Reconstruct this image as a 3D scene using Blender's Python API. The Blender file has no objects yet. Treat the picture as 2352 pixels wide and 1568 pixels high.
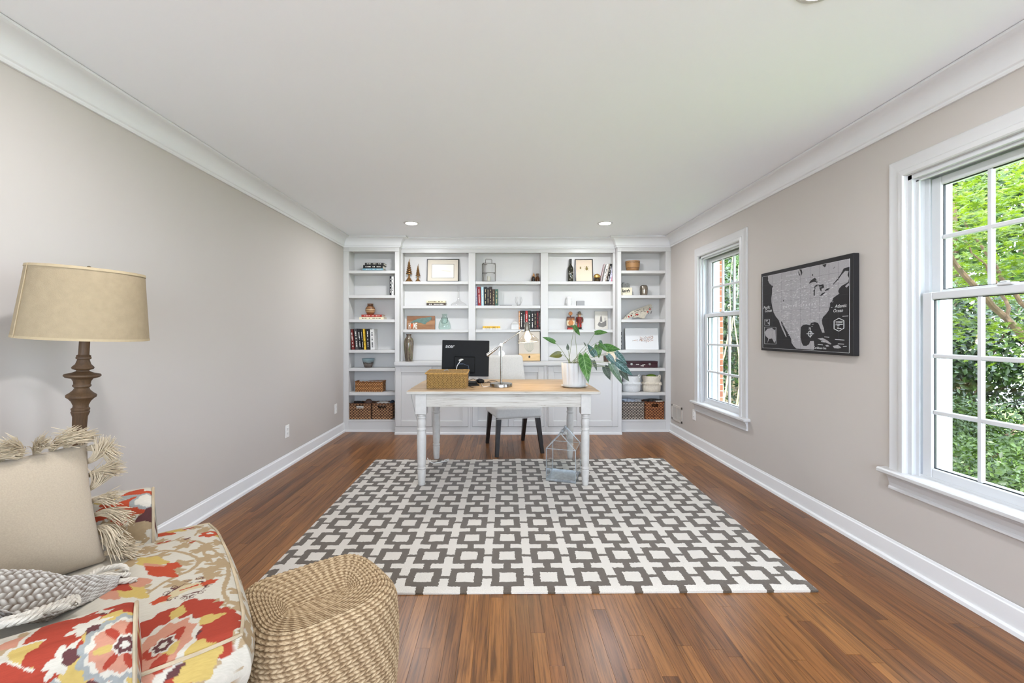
import bpy, bmesh, math, random, zlib
import numpy as np
from mathutils import Vector, Matrix, Quaternion
random.seed(7); NP = np.random.RandomState(11)
SC = bpy.context.scene
COL = SC.collection
pi = math.pi
def lin(c):
    return tuple((x/255/12.92 if x/255 <= .04045 else ((x/255+.055)/1.055)**2.4) for x in c[:3])+(1.0,)
# ------------------------------------------------------------------ camera
F, CX, CY, H = 1000.0, 1154.0, 766.0, 1.23      # focal length and principal point in photo pixels, eye height
CEIL = 2.44
def P(px, py, Y): return Vector(((px-CX)*Y/F, Y, H-(py-CY)*Y/F))
def X_(px, Y): return (px-CX)*Y/F
def Z_(py, Y): return H-(py-CY)*Y/F
def YF(py, z=0.0): return F*(H-z)/(py-CY)       # depth of a point that lies at height z
cam = bpy.data.cameras.new('camera'); camo = bpy.data.objects.new('camera', cam); COL.objects.link(camo)
cam.sensor_width = 36; cam.lens = F/2352*36; cam.shift_x = (1176-CX)/2352; cam.shift_y = -(784-CY)/2352
cam.clip_start = .02
camo.location = (0, 0, H); camo.rotation_euler = (pi/2, 0, 0); SC.camera = camo
# ------------------------------------------------------------------ world, sun, exposure
SC.view_settings.view_transform = 'Standard'; SC.view_settings.look = 'None'
SC.view_settings.gamma = 1; SC.view_settings.use_curve_mapping = False
SC.view_settings.exposure = 1.62
SKY_STRENGTH, SUN_STRENGTH = 4.3, 4.2
w = bpy.data.worlds.new('sky'); SC.world = w; w.use_nodes = True
bg = w.node_tree.nodes['Background']; bg.inputs[0].default_value = (.775, .90, 1.135, 1); bg.inputs[1].default_value = SKY_STRENGTH
sun = bpy.data.lights.new('sun', 'SUN'); sun.energy = SUN_STRENGTH; sun.angle = .02; sun.color = (1, .97, .92)
suno = bpy.data.objects.new('sun', sun); COL.objects.link(suno); suno.rotation_euler = (math.radians(38), math.radians(-14), 0)
CEIL_LAMP_W, LAMP_COLOR = 5.6, (.95, .975, 1.04)
def portal(loc, rot, sx, sy):     # tells the renderer where daylight enters
    l = bpy.data.lights.new('daylight_portal', 'AREA'); l.shape = 'RECTANGLE'; l.size = sx; l.size_y = sy; l.cycles.is_portal = True
    o = bpy.data.objects.new('daylight_portal', l); COL.objects.link(o); o.location = loc; o.rotation_euler = rot
portal((.06, -2.80, 1.30), (pi/2, 0, 0), 3.6, 1.9)
for yc in (4.259, 1.863, -.533): portal((2.42, yc, 1.27), (pi/2, 0, pi/2), .8, 1.6)
# ------------------------------------------------------------------ helpers

class MB:
    def __init__(s): s.v = []; s.f = []; s.m = []
    def add(s, vs, fs, mi=0):
        o = len(s.v); s.v.extend([tuple(p) for p in vs]); s.f.extend([tuple(i+o for i in f) for f in fs]); s.m.extend([mi]*len(fs)); return s
    def box(s, a, b, c=0.0, mi=0):
        a, b = [min(a[i], b[i]) for i in range(3)], [max(a[i], b[i]) for i in range(3)]
        c = min([c]+[(b[i]-a[i])*.49 for i in range(3)])
        if c <= 0:
            vs = [(x, y, z) for x in (a[0], b[0]) for y in (a[1], b[1]) for z in (a[2], b[2])]
            return s.add(vs, [(0,1,3,2),(4,6,7,5),(0,4,5,1),(2,3,7,6),(0,2,6,4),(1,5,7,3)], mi)
        vs = []; ix = {}
        for sx in (0, 1):
            for sy in (0, 1):
                for sz in (0, 1):
                    e = [a[0] if not sx else b[0], a[1] if not sy else b[1], a[2] if not sz else b[2]]
                    n = [e[0]+(c if not sx else -c), e[1]+(c if not sy else -c), e[2]+(c if not sz else -c)]
                    for k in range(3):
                        p = list(n); p[k] = e[k]; ix[(k, sx, sy, sz)] = len(vs); vs.append(p)
        fs = []
        for t in (0, 1):
            fs.append([ix[(0,t,0,0)], ix[(0,t,1,0)], ix[(0,t,1,1)], ix[(0,t,0,1)]])
            fs.append([ix[(1,0,t,0)], ix[(1,1,t,0)], ix[(1,1,t,1)], ix[(1,0,t,1)]])
            fs.append([ix[(2,0,0,t)], ix[(2,1,0,t)], ix[(2,1,1,t)], ix[(2,0,1,t)]])
            for q in (0, 1):
                fs.append([ix[(0,t,q,0)], ix[(0,t,q,1)], ix[(1,t,q,1)], ix[(1,t,q,0)]])
                fs.append([ix[(0,t,0,q)], ix[(0,t,1,q)], ix[(2,t,1,q)], ix[(2,t,0,q)]])
                fs.append([ix[(1,0,t,q)], ix[(1,1,t,q)], ix[(2,1,t,q)], ix[(2,0,t,q)]])
                for r in (0, 1): fs.append([ix[(0,t,q,r)], ix[(1,t,q,r)], ix[(2,t,q,r)]])
        return s.add(vs, fs, mi)
    def lathe(s, prof, n=32, o=(0,0,0), mi=0, flute=0, fn=0, sq=None):
        vs = []; fs = []; rows = []
        for (r, z) in prof:
            if r <= 1e-6: rows.append([len(vs)]); vs.append((o[0], o[1], o[2]+z)); continue
            row = []
            for k in range(n):
                t = 2*pi*k/n; rr = r*(1+flute*math.cos(fn*t)) if flute else r
                row.append(len(vs)); vs.append((o[0]+rr*math.cos(t), o[1]+rr*math.sin(t), o[2]+z))
            rows.append(row)
        for a, b in zip(rows, rows[1:]):
            if len(a) == 1 and len(b) == 1: continue
            for k in range(n):
                k2 = (k+1) % n
                if len(a) == 1: fs.append((a[0], b[k], b[k2]))
                elif len(b) == 1: fs.append((a[k], a[k2], b[0]))
                else: fs.append((a[k], a[k2], b[k2], b[k]))
        return s.add(vs, fs, mi)
    def tube(s, pts, r, n=8, mi=0, cap=True, closed=False):
        pts = [Vector(p) for p in pts]; N = len(pts)
        rs = r if isinstance(r, (list, tuple)) else [r]*N
        vs = []; fs = []; prev = None
        for i, p in enumerate(pts):
            a = pts[i-1] if (i > 0 or closed) else p; b = pts[(i+1) % N] if (i < N-1 or closed) else p
            t = (b-a).normalized() if (b-a).length > 1e-9 else Vector((0,0,1))
            if prev is None:
                u = t.orthogonal().normalized()
            else:
                u = prev-t*prev.dot(t); u = u.normalized() if u.length > 1e-6 else t.orthogonal().normalized()
            prev = u; q = t.cross(u)
            for k in range(n):
                an = 2*pi*k/n; vs.append(p+(u*math.cos(an)+q*math.sin(an))*rs[i])
        for i in range(N if closed else N-1):
            j = (i+1) % N
            for k in range(n):
                k2 = (k+1) % n; fs.append((i*n+k, i*n+k2, j*n+k2, j*n+k))
        if cap and not closed:
            fs.append(tuple(range(n-1, -1, -1))); fs.append(tuple((N-1)*n+k for k in range(n)))
        return s.add(vs, fs, mi)
    def prism(s, poly, d0, d1, fr=None, mi=0, mi2=None):
        # polygon in the (a, b) plane, extruded from d0 to d1 along the third axis; fr maps (a, b, d) to xyz
        fr = fr or (lambda a, b, d: (a, b, d)); n = len(poly)
        vs = [fr(a, b, d0) for a, b in poly]+[fr(a, b, d1) for a, b in poly]
        s.add(vs, [tuple(range(n-1, -1, -1)), tuple(range(n, 2*n))]+[(i, (i+1) % n, n+(i+1) % n, n+i) for i in range(n)], mi)
        return s
    def beam(s, a, b, wd, ht=None, mi=0, up=(0,0,1)):
        a = Vector(a); b = Vector(b); t = (b-a).normalized(); up = Vector(up)
        if abs(t.dot(up)) > .99: up = Vector((1, 0, 0))
        x = t.cross(up).normalized(); y = x.cross(t).normalized(); ht = ht or wd
        vs = [p+x*(i*wd/2)+y*(j*ht/2) for p in (a, b) for i, j in ((-1,-1),(1,-1),(1,1),(-1,1))]
        return s.add(vs, [(3,2,1,0),(4,5,6,7),(0,1,5,4),(1,2,6,5),(2,3,7,6),(3,0,4,7)], mi)
    def tri(s): return sum(len(f)-2 for f in s.f)
def mesh_of(name, mb, mats, smooth=False, recalc=True):
    me = bpy.data.meshes.new(name); me.from_pydata(mb.v, [], mb.f)
    for m in (mats if isinstance(mats, (list, tuple)) else [mats]): me.materials.append(m)
    if any(mb.m): me.polygons.foreach_set('material_index', mb.m)
    if recalc:
        bm = bmesh.new(); bm.from_mesh(me); bmesh.ops.recalc_face_normals(bm, faces=bm.faces); bm.to_mesh(me); bm.free()
    if smooth is not False:
        me.polygons.foreach_set('use_smooth', [True]*len(me.polygons))
        ang = 40 if smooth is True else smooth
        if ang < 180:
            try: me.set_sharp_from_angle(angle=math.radians(ang))
            except Exception: pass
    me.update(); return me
def link(name, me, parent=None, loc=(0,0,0), rot=(0,0,0)):
    o = bpy.data.objects.new(name, me); COL.objects.link(o); o.parent = parent; o.location = loc; o.rotation_euler = rot
    return o
def thing(name, label, cat, loc=(0,0,0), rotz=0, group=None, rot=None):
    o = link(name, None, None, loc, rot or (0, 0, rotz)); o.empty_display_size = .05
    o['label'] = label; o['category'] = cat
    if group: o['group'] = group
    return o
def part(name, mb, mats, parent, smooth=False, label=None, recalc=True, kind=None, world=False):
    if world:
        g = parent
        while g.parent: g = g.parent
        d = g.location; mb.v = [(a[0]-d[0], a[1]-d[1], a[2]-d[2]) for a in mb.v]
    o = link(name, mesh_of(name, mb, mats, smooth, recalc), parent)
    if label: o['label'] = label
    if kind: o['kind'] = kind
    return o
def single(name, mb, mats, label, cat, loc=(0,0,0), rot=(0,0,0), group=None, smooth=False, world=False, recalc=True):
    if world: mb.v = [(a[0]-loc[0], a[1]-loc[1], a[2]-loc[2]) for a in mb.v]
    o = link(name, mesh_of(name, mb, mats, smooth, recalc), None, loc, rot); o['label'] = label; o['category'] = cat
    if group: o['group'] = group
    return o
def struct(name, mb, mats, parent=None, smooth=False, label=None):
    o = link(name, mesh_of(name, mb, mats, smooth), parent)
    if parent is None: o['kind'] = 'structure'
    if label: o['label'] = label
    return o
def sweep(path, prof, ups=None, i0=0, i1=None, mb=None):
    # moulding along an open XY path (room on the left-hand side); prof = [(distance into the room, z)], mitred corners
    mb = mb or MB(); n = len(path); sec = []
    for i in range(n):
        p = Vector(path[i]).to_2d() if len(path[i]) == 3 else Vector(path[i])
        d0 = (p-Vector(path[i-1])).normalized() if i > 0 else None
        d1 = (Vector(path[i+1])-p).normalized() if i < n-1 else None
        nn = [Vector((-d.y, d.x)) for d in (d0, d1) if d is not None]
        if len(nn) == 2:
            m = (nn[0]+nn[1]).normalized(); m = m/max(.2, m.dot(nn[0]))
        else: m = nn[0]
        sec.append([(p.x+m.x*a, p.y+m.y*a, z) for a, z in prof])
    i1 = n-1 if i1 is None else i1; k = len(prof)
    vs = [q for s_ in sec[i0:i1+1] for q in s_]; fs = []
    for i in range(i1-i0):
        for j in range(k-1): fs.append((i*k+j, (i+1)*k+j, (i+1)*k+j+1, i*k+j+1))
    mb.add(vs, fs); return mb
TXT = {}
def text_mesh(txt, size, depth=.0004, shear=0.0, spacing=1.0, align='CENTER', bold=0.0):
    cu = bpy.data.curves.new('t', 'FONT'); cu.body = txt; cu.size = size; cu.extrude = depth; cu.shear = shear
    cu.align_x = align; cu.align_y = 'CENTER'; cu.space_character = spacing; cu.resolution_u = 3; cu.offset = bold
    o = bpy.data.objects.new('t', cu); COL.objects.link(o)
    bpy.context.view_layer.update()
    me = bpy.data.meshes.new_from_object(o.evaluated_get(bpy.context.evaluated_depsgraph_get()))
    vs = [tuple(v.co) for v in me.vertices]; fs = [tuple(p.vertices) for p in me.polygons]
    bpy.data.objects.remove(o); bpy.data.curves.remove(cu); bpy.data.meshes.remove(me)
    return vs, fs
def put_text(mb, txt, size, fr, mi=0, **k):
    vs, fs = text_mesh(txt, size, **k); mb.add([fr(*v) for v in vs], fs, mi)
# ------------------------------------------------------------------ materials
MATS = {}
def nt(name):
    m = bpy.data.materials.new(name); m.use_nodes = True; MATS[name] = m
    return m, m.node_tree.nodes, m.node_tree.links, m.node_tree.nodes['Principled BSDF']
def ramp(N, stops, interp='LINEAR'):
    r = N.new('ShaderNodeValToRGB'); r.color_ramp.interpolation = interp; e = r.color_ramp.elements
    while len(e) < len(stops): e.new(.5)
    for k, (p, c) in zip(e, stops): k.position = p; k.color = c
    return r
def noise(N, L, vec, scale, detail=3, rough=.55, dist=0.0):
    t = N.new('ShaderNodeTexNoise'); t.inputs['Scale'].default_value = scale; t.inputs['Detail'].default_value = detail
    t.inputs['Roughness'].default_value = rough; t.inputs['Distortion'].default_value = dist
    if vec is not None: L.new(vec, t.inputs['Vector'])
    return t
def mapping(N, L, vec, scale=(1,1,1), rot=(0,0,0)):
    m = N.new('ShaderNodeMapping'); m.inputs['Scale'].default_value = scale; m.inputs['Rotation'].default_value = rot; L.new(vec, m.inputs['Vector']); return m.outputs[0]
def bump(N, L, h, b, strength=.3, dist=.002):
    k = N.new('ShaderNodeBump'); k.inputs['Strength'].default_value = strength; k.inputs['Distance'].default_value = dist
    L.new(h, k.inputs['Height']); L.new(k.outputs[0], b.inputs['Normal']); return k
def pm(name, col, rough=.5, metal=0.0, var=.0, vs=30.0, bs=0.0, bscale=200.0, stretch=(1,1,1), coat=0.0, spec=.5, trans=0.0, ior=1.45, emit=None, es=0.0, sheen=0.0, rnd=0.0, alpha=None):
    if name in MATS: return MATS[name]
    m, N, L, b = nt(name); c = lin(col)
    b.inputs['Base Color'].default_value = c; b.inputs['Roughness'].default_value = rough; b.inputs['Metallic'].default_value = metal
    b.inputs['Coat Weight'].default_value = coat; b.inputs['Specular IOR Level'].default_value = spec
    b.inputs['Transmission Weight'].default_value = trans; b.inputs['IOR'].default_value = ior; b.inputs['Sheen Weight'].default_value = sheen
    if emit: b.inputs['Emission Color'].default_value = lin(emit); b.inputs['Emission Strength'].default_value = es
    tc = N.new('ShaderNodeTexCoord'); v = tc.outputs['Object']
    if stretch != (1,1,1): v = mapping(N, L, v, stretch)
    if var:
        n = noise(N, L, v, vs, 4)
        d = tuple(max(0, x*(1-var)) for x in c[:3])+(1,); u = tuple(min(1, x*(1+var)) for x in c[:3])+(1,)
        r = ramp(N, [(.3, d), (.7, u)]); L.new(n.outputs['Fac'], r.inputs[0]); out = r.outputs[0]
        if rnd:
            oi = N.new('ShaderNodeObjectInfo'); hs = N.new('ShaderNodeHueSaturation'); mp = N.new('ShaderNodeMapRange')
            L.new(oi.outputs['Random'], mp.inputs[0]); mp.inputs[3].default_value = 1-rnd; mp.inputs[4].default_value = 1+rnd
            L.new(mp.outputs[0], hs.inputs['Value']); L.new(out, hs.inputs['Color']); out = hs.outputs[0]
        L.new(out, b.inputs['Base Color'])
    if bs:
        n2 = noise(N, L, v, bscale, 3); bump(N, L, n2.outputs['Fac'], b, bs)
    return m
def wood_mat(name, c0, c1, axis=0, scale=1.0, rough=.45, dist=1.2, rings=9.0, bs=.15, coat=0.0):
    m, N, L, b = nt(name); tc = N.new('ShaderNodeTexCoord')
    sc = [14*scale]*3; sc[axis] = 1.2*scale
    v = mapping(N, L, tc.outputs['Object'], tuple(sc))
    n1 = noise(N, L, v, 1.0, 5, .6, dist); n2 = noise(N, L, v, rings, 4, .7, .4)
    mx = N.new('ShaderNodeMix'); mx.data_type = 'FLOAT'; mx.inputs[0].default_value = .45
    L.new(n1.outputs['Fac'], mx.inputs[2]); L.new(n2.outputs['Fac'], mx.inputs[3])
    r = ramp(N, [(.32, lin(c0)), (.62, lin(c1))]); L.new(mx.outputs[0], r.inputs[0]); L.new(r.outputs[0], b.inputs['Base Color'])
    b.inputs['Roughness'].default_value = rough; b.inputs['Coat Weight'].default_value = coat
    bump(N, L, mx.outputs[0], b, bs, .001); return m
M_WALL = pm('wall_paint', (195,188,181), .75, bs=.06, bscale=350)
M_CEIL = pm('ceiling_paint', (246,248,251), .85, bs=.05, bscale=300)
M_TRIM = pm('white_trim_paint', (206,205,204), .32); M_TRIM_LIFTED = pm('lifted_trim_paint', (228,228,228), .4)  # one trim paint, two tones: darker for daylit casings, lifted for dimly lit crown
M_CAB = pm('white_cabinet_paint', (208,206,203), .35)
M_VINYL = pm('white_vinyl', (204,205,206), .28)
M_BLACK = pm('black_gasket', (22,22,22), .5)
M_PLASTIC = pm('white_plastic', (238,237,234), .35)
def clear_sheet(name, tint, f0=.04, rough=.0):
    # thin sheet: reflects by angle (the same from both sides), lets the rest through
    m, N, L, b = nt(name); N.remove(b); out = [n for n in N if n.type == 'OUTPUT_MATERIAL'][0]
    t = N.new('ShaderNodeBsdfTransparent'); t.inputs[0].default_value = tint+(1,); g = N.new('ShaderNodeBsdfGlossy'); g.inputs['Roughness'].default_value = rough
    geo = N.new('ShaderNodeNewGeometry'); d = N.new('ShaderNodeVectorMath'); d.operation = 'DOT_PRODUCT'; L.new(geo.outputs['Incoming'], d.inputs[0]); L.new(geo.outputs['Normal'], d.inputs[1])
    def M(op, x, y=None):
        n = N.new('ShaderNodeMath'); n.operation = op
        for i, q in enumerate((x, y)):
            if q is None: continue
            if isinstance(q, (int, float)): n.inputs[i].default_value = q
            else: L.new(q, n.inputs[i])
        return n.outputs[0]
    f = M('ADD', M('MULTIPLY', M('POWER', M('SUBTRACT', 1.0, M('ABSOLUTE', d.outputs['Value'])), 5.0), 1-f0), f0)
    mx = N.new('ShaderNodeMixShader'); L.new(f, mx.inputs[0]); L.new(t.outputs[0], mx.inputs[1]); L.new(g.outputs[0], mx.inputs[2]); L.new(mx.outputs[0], out.inputs[0]); return m
M_GLASS = clear_sheet('window_glass', (.95,.98,.96), .05)
def thin_glass(name, tint, ior=1.45, f0=.055): return clear_sheet(name, tint, f0, .02)
# ------------------------------------------------------------------ the room
XL, XR = -2.0, 2.116
YB = 5.70          # wall behind the bookcases
YR = -2.6          # wall behind the camera
YS, YC, YBASE, YCT = 5.467, 5.563, 5.325, 5.295   # faces: side bookcases, centre bookcase, base cabinets, worktop edge
def floor_mat():
    m, N, L, b = nt('oak_floor'); tc = N.new('ShaderNodeTexCoord'); geo = N.new('ShaderNodeNewGeometry'); oi = N.new('ShaderNodeObjectInfo')
    a = N.new('ShaderNodeMath'); a.operation = 'ADD'; L.new(oi.outputs['Random'], a.inputs[0]); L.new(geo.outputs['Random Per Island'], a.inputs[1])
    fr = N.new('ShaderNodeMath'); fr.operation = 'FRACT'; L.new(a.outputs[0], fr.inputs[0])
    ml = N.new('ShaderNodeMath'); ml.operation = 'MULTIPLY'; L.new(fr.outputs[0], ml.inputs[0]); ml.inputs[1].default_value = 37.0
    cx = N.new('ShaderNodeCombineXYZ'); L.new(ml.outputs[0], cx.inputs[2]); L.new(ml.outputs[0], cx.inputs[1])
    va = N.new('ShaderNodeVectorMath'); L.new(geo.outputs['Position'], va.inputs[0]); L.new(cx.outputs[0], va.inputs[1])
    v = mapping(N, L, va.outputs[0], (26, 1.3, 26))
    n1 = noise(N, L, v, 1.0, 5, .6, 1.6); n2 = noise(N, L, mapping(N, L, va.outputs[0], (160, 4, 160)), 1.0, 4, .7, .3)
    n3 = noise(N, L, geo.outputs['Position'], .9, 2)
    base = ramp(N, [(0, lin((101,63,33))), (.22, lin((134,88,47))), (.45, lin((116,75,40))), (.65, lin((146,98,53))), (.85, lin((126,80,42))), (1, lin((107,67,37)))])
    L.new(fr.outputs[0], base.inputs[0])
    g1 = ramp(N, [(.30, (.30,.27,.25,1)), (.48, (.95,.95,.95,1)), (.75, (1.30,1.26,1.18,1))]); L.new(n1.outputs['Fac'], g1.inputs[0])
    g2 = ramp(N, [(.36, (.40,.36,.33,1)), (.54, (1.06,1.05,1.03,1))]); L.new(n2.outputs['Fac'], g2.inputs[0])
    m1 = N.new('ShaderNodeMix'); m1.data_type = 'RGBA'; m1.blend_type = 'MULTIPLY'; m1.inputs[0].default_value = .8
    L.new(base.outputs[0], m1.inputs[6]); L.new(g1.outputs[0], m1.inputs[7])
    m2 = N.new('ShaderNodeMix'); m2.data_type = 'RGBA'; m2.blend_type = 'MULTIPLY'; m2.inputs[0].default_value = .75
    L.new(m1.outputs[2], m2.inputs[6]); L.new(g2.outputs[0], m2.inputs[7]); L.new(m2.outputs[2], b.inputs['Base Color'])
    rr = N.new('ShaderNodeMapRange'); L.new(n3.outputs['Fac'], rr.inputs[0]); rr.inputs[3].default_value = .25; rr.inputs[4].default_value = .38
    L.new(rr.outputs[0], b.inputs['Roughness']); b.inputs['Specular IOR Level'].default_value = .45
    bump(N, L, n2.outputs['Fac'], b, .08, .001); return m
M_FLOOR = floor_mat()
M_SUB = pm('floor_gap', (60,38,24), .9)
mb = MB().box((XL-.15, YR-.15, -.06), (XR+.15, YB+.15, -.012)); floor = struct('floor', mb, M_SUB)
mb = MB().box((XL-.15, YR-.15, CEIL), (XR+.15, YB+.15, CEIL+.1)); struct('ceiling', mb, M_CEIL)
mb = MB().box((XL-.15, YR-.15, -.012), (XL, YB+.15, CEIL)); struct('wall_left', mb, M_WALL)
mb = MB().box((XL, YB, -.012), (XR, YB+.15, CEIL)); struct('wall_back', mb, M_WALL)
WYC = [4.259, 1.863, -.533]; WHW = .409; WZ0, WZ1 = .50, 2.05     # window centres along the right wall; the last, out of view, is added for light
WT = .15
mb = MB(); ys = [YR-.15]
for yc in sorted(WYC): ys += [yc-WHW, yc+WHW]
ys.append(YB+.15)
for i in range(0, len(ys), 2): mb.box((XR, ys[i], -.012), (XR+WT, ys[i+1], CEIL))
for yc in WYC:
    mb.box((XR, yc-WHW, -.012), (XR+WT, yc+WHW, WZ0-.03)); mb.box((XR, yc-WHW, WZ1), (XR+WT, yc+WHW, CEIL))
wall_right = struct('wall_right', mb, M_WALL)
# wall behind the camera with an unseen picture window, added for soft fill daylight
PW = (-1.75, 1.87, .35, 2.25)
mb = MB(); mb.box((XL, YR-.15, -.012), (PW[0], YR, CEIL)); mb.box((PW[1], YR-.15, -.012), (XR, YR, CEIL)); mb.box((PW[0], YR-.15, PW[3]), (PW[1], YR, CEIL)); mb.box((PW[0], YR-.15, -.012), (PW[1], YR, PW[2]))
struct('wall_front', mb, M_WALL)
t = link('window_4', None, None, ((PW[0]+PW[1])/2, YR, PW[2])); t['kind'] = 'structure'
hw, hh = (PW[1]-PW[0])/2, PW[3]-PW[2]
for a_, b_ in ((-hw, -hw+.06), (hw-.06, hw), (-hw/3-.03, -hw/3+.03), (hw/3-.03, hw/3+.03)): part('window_post', MB().box((a_, -.12, 0), (b_, -.02, hh), .004), M_VINYL, t)
for c_, d_ in ((0, .06), (hh-.06, hh)): part('window_rail', MB().box((-hw+.06, -.12, c_), (hw-.06, -.02, d_), .004), M_VINYL, t)
for k in range(3): part('pane', MB().add([(-hw+2*hw*k/3, -.07, .06), (-hw+2*hw*(k+1)/3, -.07, .06), (-hw+2*hw*(k+1)/3, -.07, hh-.06), (-hw+2*hw*k/3, -.07, hh-.06)], [(0,1,2,3)]), M_GLASS, t, recalc=False)
part('casing', MB().box((-hw-.1, -.0, -.03), (hw+.1, .05, 0), .004), M_TRIM, t)
for a_ in (-hw-.1, hw): part('casing', MB().box((a_, 0, 0), (a_+.1, .022, hh), .004), M_TRIM, t)
part('casing', MB().box((-hw-.1, 0, hh), (hw+.1, .022, hh+.1), .004), M_TRIM, t)
# --- floor boards: strips that run towards the bookcases
BW = .0572; rows = []
x = XL; r_ = random.Random(3)
while x < XR-.001:
    wd = min(BW, XR-x); y = YR-.2-r_.random()*1.0
    while y < YB:
        ln = r_.choice([.45,.6,.75,.9,1.1,1.35,1.6])*r_.uniform(.85, 1.15); y2 = min(y+ln, YB+.1); rows.append((x, wd, max(y, YR-.15), y2)); y = y2
    x += BW
rows = [r for r in rows if r[3] > r[2]+.02]
def seen(r):
    x, wd, y0, y1 = r; xc = x+wd/2; a = max(y0, 1.53); 
    if y1 < 1.56 or y0 > 5.45: return 0
    yy = np.linspace(a, min(y1, 5.45), 8); px = CX+xc/yy*F; n = ((px > 0) & (px < 2352))
    rug = (yy > 2.15) & (yy < 4.3) & (xc > -1.2) & (xc < 1.5)
    return float(np.sum((n & ~rug)/yy**3))*(y1-a)
rows.sort(key=seen, reverse=True)
g = .00016
unit = MB().box((-.5, -.5, -.012), (.5, .5, 0)); 
pl_me = MB(); pl_me.v = []; 
e = .0003/BW; e2 = .0005
pl_me.add([(-.5,-.5,-1),(.5,-.5,-1),(.5,.5,-1),(-.5,.5,-1),(-.5,-.5,-.1),(.5,-.5,-.1),(.5,.5,-.1),(-.5,.5,-.1),(-.5+e,-.5+e2,0),(.5-e,-.5+e2,0),(.5-e,.5-e2,0),(-.5+e,.5-e2,0)],
    [(0,3,2,1),(0,1,5,4),(1,2,6,5),(2,3,7,6),(3,0,4,7),(4,5,9,8),(5,6,10,9),(6,7,11,10),(7,4,8,11),(8,9,10,11)])
plank_mesh = mesh_of('floor_board', pl_me, M_FLOOR)
rest = MB()
for i, (x, wd, y0, y1) in enumerate(rows):
    if i < 300:
        o = link('floor_board', plank_mesh, floor, (x+wd/2, (y0+y1)/2, 0)); o.scale = (wd-2*g, y1-y0-2*g, .012)
    else:
        sx, sy = wd-2*g, y1-y0-2*g; cx, cy = x+wd/2, (y0+y1)/2
        rest.add([(cx+a*sx, cy+b*sy, c*.012) for a, b, c in pl_me.v], pl_me.f)
part('floor_boards', rest, M_FLOOR, floor, kind='stuff')
# --- crown moulding, baseboards
crown = [(0,-.128),(.012,-.128),(.017,-.120),(.017,-.112),(.024,-.106),(.027,-.098)]+[(.027+.066*(1-math.cos(t)), -.098+.078*math.sin(t)) for t in np.linspace(.12, pi/2, 9)]+[(.100,-.018),(.110,-.014),(.110,-.002)]
crown = [(a, CEIL+z) for a, z in crown]
CP = [(XR, YR), (XR, YS), (1.443, YS), (1.443, YC), (-1.296, YC), (-1.296, YS), (XL, YS), (XL, YR)]
struct('trim_1', sweep(CP, crown, i0=0, i1=1), M_TRIM_LIFTED, smooth=25)
struct('trim_2', sweep(CP, crown, i0=1, i1=6), M_TRIM_LIFTED, smooth=25)
struct('trim_3', sweep(CP, crown, i0=6, i1=7), M_TRIM_LIFTED, smooth=25)
base = [(.004,.118),(.009,.116),(.011,.108),(.016,.103),(.017,.094),(.017,.024),(.024,.023),(.030,.017),(.033,.0)]
struct('baseboard_right', sweep([(XR, YR), (XR, YS)], base), M_TRIM_LIFTED, smooth=25)
struct('baseboard_left', sweep([(XL, YS), (XL, YR)], base), M_TRIM_LIFTED, smooth=25)
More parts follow.
